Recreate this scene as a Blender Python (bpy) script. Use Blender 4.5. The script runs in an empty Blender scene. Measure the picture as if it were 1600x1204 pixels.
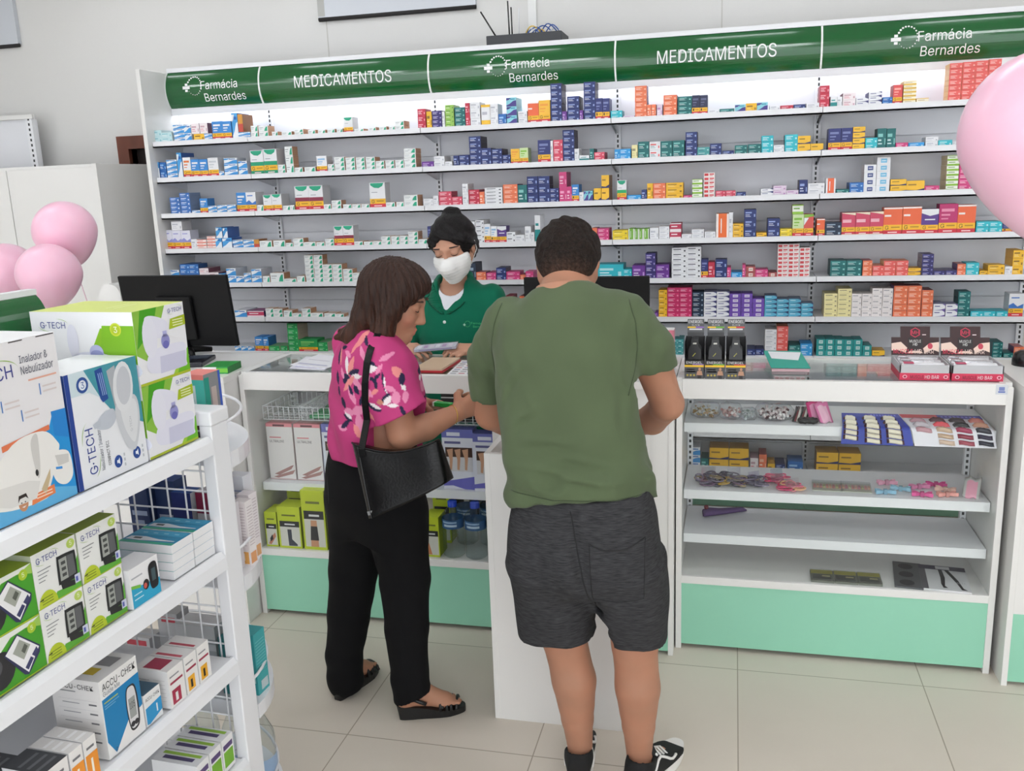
import bpy, math, random
import numpy as np
from mathutils import Vector, Matrix
R = random.Random(7)
PI = math.pi
SC = bpy.context.scene
COL = SC.collection

# ------------------------------------------------------------------ camera
cam_d = bpy.data.cameras.new('camera')
cam = bpy.data.objects.new('camera', cam_d)
COL.objects.link(cam)
cam_d.sensor_fit = 'HORIZONTAL'
cam_d.sensor_width = 36.0
cam_d.lens = 1411.44 / 1600 * 36.0
cam_d.clip_start = 0.05
cam_d.clip_end = 60
YAW, PITCH, ROLL = -0.2436, -0.2222, -0.0369
_fw = Vector((math.sin(YAW) * math.cos(PITCH), math.cos(YAW) * math.cos(PITCH), math.sin(PITCH)))
_rt = Vector((math.cos(YAW), -math.sin(YAW), 0))
_up = _rt.cross(_fw)
_r2 = math.cos(ROLL) * _rt + math.sin(ROLL) * _up
_u2 = -math.sin(ROLL) * _rt + math.cos(ROLL) * _up
_m = Matrix((_r2, _u2, -_fw)).transposed().to_4x4()
_m.translation = (0, 0, 1.6736)
cam.matrix_world = _m
SC.camera = cam

# ------------------------------------------------------------------ world, exposure
SC.view_settings.view_transform = 'Standard'
SC.view_settings.look = 'None'
SC.view_settings.exposure = 0.0
SC.view_settings.gamma = 1.0
SC.view_settings.use_curve_mapping = False
try:
    SC.cycles.transparent_max_bounces = 32     # many clear panes and pouches in a row
except Exception:
    pass
world = bpy.data.worlds.new('daylight')
SC.world = world
world.use_nodes = True
wb = world.node_tree.nodes['Background']
wb.inputs[0].default_value = (0.93, 0.96, 1.0, 1)     # overcast daylight through the open shop front
wb.inputs[1].default_value = 2.55
LAMP_STRENGTH = 18.5                                   # ceiling tube lamps (built with the ceiling)

# ------------------------------------------------------------------ helpers
def lin(c):
    r = []
    for v in c[:3]:
        v = v / 255.0
        r.append(v / 12.92 if v <= 0.04045 else ((v + 0.055) / 1.055) ** 2.4)
    return (r[0], r[1], r[2], 1.0)

MATS = {}
def mat(name, rgb=None, rough=0.5, metal=0.0, spec=0.5, attr=False, bump=None, trans=0.0, emit=None, vary=None, sss=0.0, sheen=0.0, coat=0.0):
    """Principled material; attr = colour from the mesh's Col attribute; bump=(scale, strength[, stretch]); vary=(scale, amount)."""
    if name in MATS:
        return MATS[name]
    m = bpy.data.materials.new(name)
    m.use_nodes = True
    nt = m.node_tree
    b = nt.nodes['Principled BSDF']
    b.inputs['Roughness'].default_value = rough
    b.inputs['Metallic'].default_value = metal
    b.inputs['Specular IOR Level'].default_value = spec
    if sss:
        b.inputs['Subsurface Weight'].default_value = sss
        b.inputs['Subsurface Radius'].default_value = (0.012, 0.005, 0.003)
        b.inputs['Subsurface Scale'].default_value = 0.6
    if sheen:
        b.inputs['Sheen Weight'].default_value = sheen
    if coat:
        b.inputs['Coat Weight'].default_value = coat
        b.inputs['Coat Roughness'].default_value = 0.08
    if trans:
        b.inputs['Transmission Weight'].default_value = trans
    src = None
    if attr:
        a = nt.nodes.new('ShaderNodeAttribute')
        a.attribute_name = 'Col'
        src = a.outputs['Color']
    elif rgb is not None:
        b.inputs['Base Color'].default_value = lin(rgb)
    tc = None
    if bump or vary:
        tc = nt.nodes.new('ShaderNodeTexCoord').outputs['Object']
    if vary:
        n = nt.nodes.new('ShaderNodeTexNoise')
        n.inputs['Scale'].default_value = vary[0]
        n.inputs['Detail'].default_value = 4
        if len(vary) > 2:
            mp = nt.nodes.new('ShaderNodeMapping')
            mp.inputs['Scale'].default_value = vary[2]
            nt.links.new(tc, mp.inputs['Vector'])
            nt.links.new(mp.outputs['Vector'], n.inputs['Vector'])
        else:
            nt.links.new(tc, n.inputs['Vector'])
        mr = nt.nodes.new('ShaderNodeMapRange')
        mr.inputs['From Min'].default_value = 0.3
        mr.inputs['From Max'].default_value = 0.7
        mr.inputs['To Min'].default_value = 1 - vary[1]
        mr.inputs['To Max'].default_value = 1 + vary[1]
        nt.links.new(n.outputs['Fac'], mr.inputs['Value'])
        mx = nt.nodes.new('ShaderNodeMix')
        mx.data_type = 'RGBA'
        mx.blend_type = 'MULTIPLY'
        mx.inputs[0].default_value = 1.0
        if src is None:
            mx.inputs[6].default_value = lin(rgb)
        else:
            nt.links.new(src, mx.inputs[6])
        cb = nt.nodes.new('ShaderNodeCombineColor')
        for i in range(3):
            nt.links.new(mr.outputs['Result'], cb.inputs[i])
        nt.links.new(cb.outputs['Color'], mx.inputs[7])
        src = mx.outputs[2]
    if src is not None:
        nt.links.new(src, b.inputs['Base Color'])
    if bump:
        n = nt.nodes.new('ShaderNodeTexNoise')
        n.inputs['Scale'].default_value = bump[0]
        n.inputs['Detail'].default_value = 5
        if len(bump) > 2:
            mp = nt.nodes.new('ShaderNodeMapping')
            mp.inputs['Scale'].default_value = bump[2]
            nt.links.new(tc, mp.inputs['Vector'])
            nt.links.new(mp.outputs['Vector'], n.inputs['Vector'])
        else:
            nt.links.new(tc, n.inputs['Vector'])
        bp = nt.nodes.new('ShaderNodeBump')
        bp.inputs['Strength'].default_value = bump[1]
        bp.inputs['Distance'].default_value = 0.01
        nt.links.new(n.outputs['Fac'], bp.inputs['Height'])
        nt.links.new(bp.outputs['Normal'], b.inputs['Normal'])
    if emit:
        b.inputs['Emission Color'].default_value = lin(emit[0])
        b.inputs['Emission Strength'].default_value = emit[1]
    MATS[name] = m
    return m

def glass_mat(name, tint=(0.93, 0.97, 0.95), ior=1.35, rough=0.0):
    if name in MATS:
        return MATS[name]
    m = bpy.data.materials.new(name)
    m.use_nodes = True
    nt = m.node_tree
    nt.nodes.clear()
    o = nt.nodes.new('ShaderNodeOutputMaterial')
    t = nt.nodes.new('ShaderNodeBsdfTransparent')
    t.inputs[0].default_value = (*tint, 1)
    g = nt.nodes.new('ShaderNodeBsdfGlossy')
    g.inputs['Roughness'].default_value = rough
    lw = nt.nodes.new('ShaderNodeLayerWeight')
    lw.inputs[0].default_value = 0.5
    pw = nt.nodes.new('ShaderNodeMath')
    pw.operation = 'POWER'
    pw.inputs[1].default_value = 4.0
    nt.links.new(lw.outputs['Facing'], pw.inputs[0])
    f = nt.nodes.new('ShaderNodeMapRange')
    f.inputs['To Min'].default_value = ((ior - 1) / (ior + 1)) ** 2
    f.inputs['To Max'].default_value = 0.8
    nt.links.new(pw.outputs[0], f.inputs['Value'])
    x = nt.nodes.new('ShaderNodeMixShader')
    nt.links.new(f.outputs[0], x.inputs[0])
    nt.links.new(t.outputs[0], x.inputs[1])
    nt.links.new(g.outputs[0], x.inputs[2])
    nt.links.new(x.outputs[0], o.inputs[0])
    MATS[name] = m
    return m

WHITE = (238, 239, 242)
def paint():      return mat('printed_card', rough=0.45, attr=True)
def gloss():      return mat('glossy_plastic', rough=0.22, attr=True)
def matte():      return mat('matte_surface', rough=0.75, attr=True)
def w_metal():    return mat('white_powder_coated_steel', (236, 237, 240), 0.38, bump=(400, 0.02))
def w_lam():      return mat('white_laminate', (232, 231, 228), 0.32, vary=(3, 0.012))
def mint():       return mat('mint_laminate', (150, 212, 184), 0.4, vary=(2.5, 0.02))

_txt = {}
FONT = None
try:                       # Blender's own interface typeface, if this build has it
    import os
    _p = os.path.join(bpy.utils.system_resource('DATAFILES', path='fonts'), 'Inter.woff2')
    if os.path.exists(_p):
        FONT = bpy.data.fonts.load(_p)
except Exception:
    FONT = None
def text_mesh(s, bold=False):
    """2D outline of a string (cap height 1, starts at x=0): verts, faces, width."""
    k = (s, bold)
    if k in _txt:
        return _txt[k]
    c = bpy.data.curves.new('t', 'FONT')
    c.body = s
    if FONT: c.font = FONT
    c.size = 1.0
    c.resolution_u = 3
    c.fill_mode = 'FRONT'
    o = bpy.data.objects.new('t', c)
    COL.objects.link(o)
    bpy.context.view_layer.update()
    me = bpy.data.meshes.new_from_object(o.evaluated_get(bpy.context.evaluated_depsgraph_get()))
    v = np.array([(p.co.x, p.co.y) for p in me.vertices]).reshape(-1, 2)
    f = [tuple(p.vertices) for p in me.polygons]
    bpy.data.objects.remove(o)
    bpy.data.curves.remove(c)
    bpy.data.meshes.remove(me)
    if len(v):
        v[:, 0] -= v[:, 0].min()
    cap = text_cap()
    v = v / cap
    _txt[k] = (v, f, v[:, 0].max() if len(v) else 0)
    return _txt[k]

_cap = []
def text_cap():
    if not _cap:
        _cap.append(0.70)
        v, f, w = text_mesh('H')
        _cap[0] = 0.70 * (v[:, 1].max() - v[:, 1].min())
        _txt.clear()
    return _cap[0]

class MB:
    """Collects coloured faces and links them as ONE mesh object."""
    def __init__(self):
        self.v, self.f, self.c = [], [], []
    def add(self, vs, fs, col):
        n = len(self.v)
        self.v += [tuple(p) for p in vs]
        self.f += [tuple(i + n for i in q) for q in fs]
        self.c += [col] * len(fs)
        return self
    def quad(self, a, b, c, d, col=WHITE):
        return self.add([a, b, c, d], [(0, 1, 2, 3)], col)
    def poly(self, pts, col=WHITE):
        return self.add(pts, [tuple(range(len(pts)))], col)
    def box(self, x0, x1, y0, y1, z0, z1, col=WHITE, top=None, side=None, front=None, bottom=None):
        vs = [(x0, y0, z0), (x1, y0, z0), (x1, y1, z0), (x0, y1, z0), (x0, y0, z1), (x1, y0, z1), (x1, y1, z1), (x0, y1, z1)]
        n = len(self.v)
        self.v += vs
        for q, cc in (((0, 1, 5, 4), front), ((1, 2, 6, 5), side), ((2, 3, 7, 6), col), ((3, 0, 4, 7), side), ((4, 5, 6, 7), top), ((3, 2, 1, 0), bottom)):
            self.f.append(tuple(i + n for i in q))
            self.c.append(cc or col)
        return self
    def obox(self, o, ex, ey, ez, col=WHITE, top=None, side=None, front=None):
        """box from corner o along three edge vectors"""
        o, ex, ey, ez = Vector(o), Vector(ex), Vector(ey), Vector(ez)
        vs = [o, o + ex, o + ex + ey, o + ey]
        vs += [p + ez for p in vs]
        n = len(self.v)
        self.v += [tuple(p) for p in vs]
        for q, cc in (((0, 1, 5, 4), front), ((1, 2, 6, 5), side), ((2, 3, 7, 6), col), ((3, 0, 4, 7), side), ((4, 5, 6, 7), top), ((3, 2, 1, 0), col)):
            self.f.append(tuple(i + n for i in q))
            self.c.append(cc or col)
        return self
    def tube(self, pts, r, col=WHITE, n=8, cap=True, closed=False):
        pts = [Vector(p) for p in pts]
        N = len(pts)
        rr = r if isinstance(r, (list, tuple)) else [r] * N
        rings = []
        prev = None
        for i, p in enumerate(pts):
            if closed:
                t = pts[(i + 1) % N] - pts[i - 1]
            else:
                t = pts[min(i + 1, N - 1)] - pts[max(i - 1, 0)]
            t.normalize()
            if prev is None:
                a = Vector((0, 0, 1)) if abs(t.z) < 0.9 else Vector((1, 0, 0))
                u = t.cross(a).normalized()
            else:
                u = (prev - t * prev.dot(t)).normalized()
            prev = u
            w = t.cross(u)
            rings.append([p + (u * math.cos(2 * PI * k / n) + w * math.sin(2 * PI * k / n)) * rr[i] for k in range(n)])
        vs = [q for g in rings for q in g]
        fs = []
        for i in range(N if closed else N - 1):
            j = (i + 1) % N
            for k in range(n):
                k2 = (k + 1) % n
                fs.append((i * n + k, i * n + k2, j * n + k2, j * n + k))
        if cap and not closed:
            fs.append(tuple(range(n - 1, -1, -1)))
            fs.append(tuple((N - 1) * n + k for k in range(n)))
        return self.add(vs, fs, col)
    def lathe(self, prof, o=(0, 0, 0), col=WHITE, n=24, cols=None, a0=0.0, a1=2 * PI):
        """profile of (r, z) turned about z"""
        full = abs(a1 - a0 - 2 * PI) < 1e-6
        m = n if full else n + 1
        vs = []
        for (r, z) in prof:
            for k in range(m):
                a = a0 + (a1 - a0) * k / n
                vs.append((o[0] + r * math.cos(a), o[1] + r * math.sin(a), o[2] + z))
        base = len(self.v)
        self.v += vs
        for i in range(len(prof) - 1):
            for k in range(n):
                k2 = (k + 1) % m
                self.f.append((base + i * m + k, base + i * m + k2, base + (i + 1) * m + k2, base + (i + 1) * m + k))
                self.c.append(cols[i] if cols else col)
        return self
    def face_rect(self, F, x0, x1, y0, y1, col, lift=0.0004):
        """rectangle on a face frame F=(origin, right, up) in that face's metres"""
        o, u, w = F
        nrm = u.cross(w) * lift
        return self.quad(o + u * x0 + w * y0 + nrm, o + u * x1 + w * y0 + nrm, o + u * x1 + w * y1 + nrm, o + u * x0 + w * y1 + nrm, col)
    def face_poly(self, F, pts, col, lift=0.0004):
        o, u, w = F
        nrm = u.cross(w) * lift
        return self.poly([o + u * x + w * y + nrm for x, y in pts], col)
    def face_blob(self, F, pts, col, lift=0.0004, n=5):
        """rounded outline through the given points"""
        q, N = [], len(pts)
        for i in range(N):
            p0, p1, p2, p3 = (pts[(i + j - 1) % N] for j in range(4))
            for k in range(n):
                t = k / n
                q.append(tuple(.5 * (2 * p1[a] + (p2[a] - p0[a]) * t + (2 * p0[a] - 5 * p1[a] + 4 * p2[a] - p3[a]) * t * t + (3 * p1[a] - p0[a] - 3 * p2[a] + p3[a]) * t ** 3) for a in (0, 1)))
        return self.face_poly(F, q, col, lift)
    def face_ell(self, F, cx, cy, rx, ry, col, lift=0.0005, n=20, rot=0.0):
        c, s = math.cos(rot), math.sin(rot)
        pts = []
        for k in range(n):
            a = 2 * PI * k / n
            px, py = rx * math.cos(a), ry * math.sin(a)
            pts.append((cx + px * c - py * s, cy + px * s + py * c))
        return self.face_poly(F, pts, col, lift)
    def face_text(self, F, s, x, y, h, col, lift=0.0008, width=None, bold=False, rot=0.0, align='l', slant=0.0):
        v, f, w = text_mesh(s, bold)
        if not len(v):
            return self
        o, u, up = F
        nrm = u.cross(up) * lift
        sx = width / w if width else h
        c, sn = math.cos(rot), math.sin(rot)
        off = 0 if align == 'l' else (-w * sx / 2 if align == 'c' else -w * sx)
        pts = []
        for px, py in v:
            a, b = px * sx + off + slant * py * h, py * h
            pts.append(o + u * (x + a * c - b * sn) + up * (y + a * sn + b * c) + nrm)
        return self.add(pts, f, col)
    def mesh(self, name, m, smooth=False):
        me = bpy.data.meshes.new(name)
        me.from_pydata(self.v, [], self.f)
        a = me.color_attributes.new('Col', 'FLOAT_COLOR', 'CORNER')
        cache = {}
        arr = np.empty((len(me.loops), 4), np.float32)
        i = 0
        for q, c in zip(self.f, self.c):
            if c not in cache:
                cache[c] = lin(c)
            arr[i:i + len(q)] = cache[c]
            i += len(q)
        a.data.foreach_set('color', arr.ravel())
        me.materials.append(m)
        if smooth:
            me.polygons.foreach_set('use_smooth', [True] * len(me.polygons))
        me.update()
        return me
    def build(self, name, m, parent=None, loc=(0, 0, 0), smooth=False, bevel=0.0, auto=None):
        o = bpy.data.objects.new(name, self.mesh(name, m, smooth or auto is not None))
        COL.objects.link(o)
        o.location = loc
        if parent is not None:
            o.parent = parent
        if bevel:
            b = o.modifiers.new('bevel', 'BEVEL')
            b.width = bevel
            b.segments = 2
            b.limit_method = 'ANGLE'
        if auto is not None:
            o.data.set_sharp_from_angle(angle=auto)
        return o

def tag(o, label, cat, group=None, kind=None):
    if label: o['label'] = label
    if cat: o['category'] = cat
    if group: o['group'] = group
    if kind: o['kind'] = kind
    return o
def thing(name, label, cat, loc=(0, 0, 0), rz=0.0, group=None):
    o = bpy.data.objects.new(name, None)
    COL.objects.link(o)
    o.empty_display_size = 0.05
    o.location = loc
    o.rotation_euler = (0, 0, rz)
    return tag(o, label, cat, group)
def struct(o):
    o['kind'] = 'structure'
    return o
V = Vector
def frame(o, u, w):
    return (V(o), V(u).normalized(), V(w).normalized())

# ------------------------------------------------------------------ the setting
WY = 4.95          # back wall
CEIL = 3.0
def floor_material():
    m = bpy.data.materials.new('beige_porcelain_tile')
    m.use_nodes = True
    nt = m.node_tree
    b = nt.nodes['Principled BSDF']
    g = nt.nodes.new('ShaderNodeNewGeometry')
    mp = nt.nodes.new('ShaderNodeMapping')
    mp.inputs['Location'].default_value = (-0.04 / 0.595 + 20, -2.92 / 0.60 + 20, 0)
    mp.inputs['Scale'].default_value = (1 / 0.595, 1 / 0.60, 1)
    nt.links.new(g.outputs['Position'], mp.inputs['Vector'])
    br = nt.nodes.new('ShaderNodeTexBrick')
    br.offset = 0.0
    br.inputs['Scale'].default_value = 1.0
    br.inputs['Brick Width'].default_value = 1.0
    br.inputs['Row Height'].default_value = 1.0
    br.inputs['Mortar Size'].default_value = 0.0032
    br.inputs['Mortar Smooth'].default_value = 0.15
    br.inputs['Bias'].default_value = 0.0
    br.inputs['Color1'].default_value = lin((216, 207, 194))
    br.inputs['Color2'].default_value = lin((211, 202, 189))
    br.inputs['Mortar'].default_value = lin((160, 150, 134))
    nt.links.new(mp.outputs['Vector'], br.inputs['Vector'])
    n = nt.nodes.new('ShaderNodeTexNoise')
    n.inputs['Scale'].default_value = 2.2
    n.inputs['Detail'].default_value = 6
    nt.links.new(g.outputs['Position'], n.inputs['Vector'])
    mr = nt.nodes.new('ShaderNodeMapRange')
    mr.inputs['To Min'].default_value = 0.94
    mr.inputs['To Max'].default_value = 1.05
    nt.links.new(n.outputs['Fac'], mr.inputs['Value'])
    cb = nt.nodes.new('ShaderNodeCombineColor')
    for i in range(3):
        nt.links.new(mr.outputs['Result'], cb.inputs[i])
    mx = nt.nodes.new('ShaderNodeMix')
    mx.data_type = 'RGBA'
    mx.blend_type = 'MULTIPLY'
    mx.inputs[0].default_value = 1
    nt.links.new(br.outputs['Color'], mx.inputs[6])
    nt.links.new(cb.outputs['Color'], mx.inputs[7])
    nt.links.new(mx.outputs[2], b.inputs['Base Color'])
    b.inputs['Roughness'].default_value = 0.42
    b.inputs['Specular IOR Level'].default_value = 0.3
    bp = nt.nodes.new('ShaderNodeBump')
    bp.inputs['Strength'].default_value = 0.25
    bp.inputs['Distance'].default_value = 0.002
    bp.invert = True
    nt.links.new(br.outputs['Fac'], bp.inputs['Height'])
    nt.links.new(bp.outputs['Normal'], b.inputs['Normal'])
    return m
wall_m = mat('off_white_wall_paint', (221, 220, 217), 0.7, bump=(60, 0.04), vary=(0.8, 0.012))
X0, X1, Y0 = -5.6, 4.2, -2.6
struct(MB().box(X0, X1, Y0, WY, -0.1, 0.0).build('floor', floor_material()))
struct(MB().box(X0, X1, Y0, WY, CEIL, CEIL + 0.1).build('ceiling', mat('white_ceiling', (236, 236, 234), 0.8, vary=(1, 0.01))))
b = MB()      # back wall with a doorway
DX0, DX1, DZ = -3.545, -2.72, 1.945
b.box(X0, DX0, WY, WY + 0.12, 0, CEIL).box(DX1, X1, WY, WY + 0.12, 0, CEIL).box(DX0, DX1, WY, WY + 0.12, DZ, CEIL)
struct(b.build('wall_back', wall_m))
struct(MB().box(X0 - 0.1, X0, Y0, WY, 0, CEIL).build('wall_left', wall_m))
struct(MB().box(X1, X1 + 0.1, Y0, WY, 0, CEIL).build('wall_right', wall_m))
seam = mat('wall_joint', (198, 196, 190), 0.7, vary=(2, 0.01))
for i, x in enumerate((-2.213, -0.075)):
    struct(MB().box(x - 0.003, x + 0.003, WY - 0.0015, WY, 0, CEIL).build('trim_%d' % (i + 1), seam))
struct(MB().box(-1.065, -1.022, WY - 0.018, WY, 2.2, CEIL).build('trim_3', mat('white_cable_duct', (233, 233, 231), 0.5, vary=(2, 0.01))))
# door frame + dark panelled sheet standing in for the unlit room behind
wood = mat('red_brown_wood', (104, 56, 40), 0.45, vary=(9, 0.2, (1, 1, 0.08)))
f = MB()
f.box(DX0 - 0.075, DX0, WY - 0.03, WY + 0.11, 0, DZ + 0.075).box(DX0, DX1 + 0.07, WY - 0.03, WY + 0.11, DZ, DZ + 0.075).box(DX1, DX1 + 0.07, WY - 0.03, WY + 0.11, 0, DZ)
dframe = struct(f.build('door_1', wood))
d = MB().box(DX0, DX1, WY + 0.05, WY + 0.085, 0.005, DZ)
for zz in (0.15, 1.05):
    d.box(DX0 + 0.12, DX1 - 0.12, WY + 0.04, WY + 0.05, zz, zz + 0.75)
d.build('unlit_room_panel', mat('unlit_room_brown', (34, 20, 15), 0.5, vary=(9, 0.2, (1, 1, 0.08))), dframe)
# ceiling tube lamps: two rows above the customers
tube_m = mat('lit_tube', (255, 255, 255), 0.4, emit=((248, 251, 255), LAMP_STRENGTH))
dim_m = mat('dim_lit_tube', (255, 255, 255), 0.4, emit=((248, 251, 255), LAMP_STRENGTH * 0.45))
def tube_lamp(label, loc, half, m):
    t = thing('ceiling_lamp', label, 'lamp', loc, group='ceiling tube lamps')
    MB().box(-half - .02, half + .02, -0.075, 0.075, -0.045, 0.0).build('lamp_housing', w_metal(), t, bevel=0.004)
    for s in (-1, 1):
        MB().tube([(-half, s * 0.04, -0.062), (half, s * 0.04, -0.062)], 0.014, n=12).build('tube', m, t, smooth=True)
NUM = ('first', 'second', 'third', 'fourth', 'fifth', 'sixth')
for ry, names in ((2.45, 'row above the counters'), (0.55, 'row above the sales floor')):
    for i, lx in enumerate((-4.3, -2.85, -1.4, 0.05, 1.5, 2.95)):
        tube_lamp('white twin tube ceiling lamp, %s from the cabinet side, %s' % (NUM[i], names), (lx, ry, CEIL), .44, tube_m)
for i, lx in enumerate((-3.35, -2.27, -1.2, 0.05, 1.13)):
    tube_lamp('short white twin tube ceiling lamp, %s along the green header' % NUM[i], (lx, 4.27, CEIL), .24, dim_m)

# ------------------------------------------------------------------ wall shelving with the green header
YF, YP = 4.331, 4.60            # shelf front edge, back panel
JX = [-2.972, -2.4185, -1.4885, -0.5585, 0.3715, 1.3015]
SZ = [1.942, 1.758, 1.571, 1.385, 1.2005, 1.0155, 0.831]
LOWZ = [0.645, 0.45, 0.25]
GREEN = (22, 92, 44)
sign_m = mat('glossy_green_sign', GREEN, 0.16, coat=0.4, vary=(1.5, 0.02))
letter_m = mat('white_lettering', (244, 246, 244), 0.4, vary=(5, 0.01))
# header profile: arc bulging to the front, (Y, z) by arc parameter 0 (bottom) .. 1 (top)
_R = 0.137
def arc(t):
    a = (t - 0.5) * 2 * math.asin(0.0915 / _R)
    yc = 4.535 + math.sqrt(_R ** 2 - 0.0915 ** 2)
    return (yc - _R * math.cos(a), 2.2125 + _R * math.sin(a), a)
def header(x0, x1, parent, lines, logo):
    b = MB()
    N = 20
    for i in range(N):
        y0, z0, _ = arc(i / N)
        y1, z1, _ = arc((i + 1) / N)
        b.quad((x0, y0, z0), (x1, y0, z0), (x1, y1, z1), (x0, y1, z1))
    for xx in (x0, x1):
        b.poly([(xx, arc(i / N)[0], arc(i / N)[1]) for i in range(N + 1)] + [(xx, 4.60, arc(1)[1]), (xx, 4.60, arc(0)[1])])
    s = b.build('sign_panel', sign_m, parent, auto=0.6)
    # white dividing bead at the joints
    b = MB()
    for xx, w in ((x0 + .002, 0.004), (x1, 0.008)) if x0 < -2.9 else ((x1, 0.008),):
        for i in range(N):
            y0, z0, a0 = arc(i / N)
            y1, z1, a1 = arc((i + 1) / N)
            e = 0.0022
            b.box(xx - w / 2, xx + w / 2, min(y0, y1) - e, max(y0, y1) + 0.01, z0, z1)
    b.build('joint_bead', letter_m, s)
    # lettering bent onto the arc
    def bent(text, xa, xb, zc, h):
        v, f, w = text_mesh(text)
        import bmesh
        bm = bmesh.new()
        k = (xb - xa) / w
        vs = [bm.verts.new((xa + p[0] * k, 0, (p[1] - 0.5) * h)) for p in v]
        for q in f:
            try: bm.faces.new([vs[i] for i in q])
            except ValueError: pass
        for cz in np.linspace(-0.9 * h, 0.9 * h, 13):
            bmesh.ops.bisect_plane(bm, geom=bm.verts[:] + bm.edges[:] + bm.faces[:], plane_co=(0, 0, cz), plane_no=(0, 0, 1))
        a0 = math.asin((zc - 2.2125) / _R)
        yc = 4.535 + math.sqrt(_R ** 2 - 0.0915 ** 2)
        for q in bm.verts:
            a = a0 + q.co.z / _R
            q.co = (q.co.x, yc - (_R + 0.0012) * math.cos(a), 2.2125 + (_R + 0.0012) * math.sin(a))
        me = bpy.data.meshes.new('lettering')
        bm.to_mesh(me)
        bm.free()
        me.materials.append(letter_m)
        o = bpy.data.objects.new('lettering', me)
        COL.objects.link(o)
        o.parent = s
    for (t, xa, xb, zc, h) in lines:
        bent(t, xa, xb, zc, h)
    if logo is not None:
        lx, lz = logo
        b = MB()
        yc = 4.535 + math.sqrt(_R ** 2 - 0.0915 ** 2)
        def P(x, dz):
            a = math.asin((lz - 2.2125) / _R) + dz / _R
            return (x, yc - (_R + 0.0012) * math.cos(a), 2.2125 + (_R + 0.0012) * math.sin(a))
        for k in range(19):
            a = PI * (0.86 - k * 2 * 0.88 / 18) + 0.0
            r = 0.0052 * (1 - k / 24)
            cx, cz = lx + 0.014 + 0.040 * math.cos(a), 0.002 + 0.047 * math.sin(a)
            b.poly([P(cx + r * math.cos(2 * PI * j / 10), cz + r * math.sin(2 * PI * j / 10)) for j in range(10)])
        cx, cz, w, e = lx - 0.034, -0.006, 0.0075, 0.021
        for (hx, hz) in ((e, w), (w, e)):
            b.poly([P(cx - hx, cz - hz), P(cx + hx, cz - hz), P(cx + hx, cz + hz), P(cx - hx, cz + hz)])
        b.build('emblem', letter_m, s)
bay_label = ['narrow white shelving bay with tall side panel, end bay beside the doorway',
             'white shelving bay of mostly white-green boxes, second from the doorway',
             'white shelving bay behind the masked woman, third from the doorway',
             'white shelving bay under the wide sign reading MEDICAMENTOS, behind the bending man',
             'white shelving bay behind the tiered chocolate bar boxes, farthest from the doorway']
def fb(xa, w1, w2, zz=(2.2275, 2.1655)):
    return [('Farmácia', xa, xa + w1, zz[0], 0.042), ('Bernardes', xa + 0.014, xa + 0.014 + w2, zz[1], 0.042)]
signs = [(fb(-2.758, 0.215, 0.240), (-2.81, 2.226)), ([('MEDICAMENTOS', -2.217, -1.684, 2.2125, 0.058)], None), (fb(-1.09, 0.215, 0.240), (-1.145, 2.222)),
         ([('MEDICAMENTOS', -0.361, 0.176, 2.2125, 0.058)], None), (fb(0.772, 0.215, 0.240), (0.715, 2.226))]
panel_m = mat('white_steel_back_panel', (232, 233, 237), 0.5, vary=(1.2, 0.015))
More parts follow.
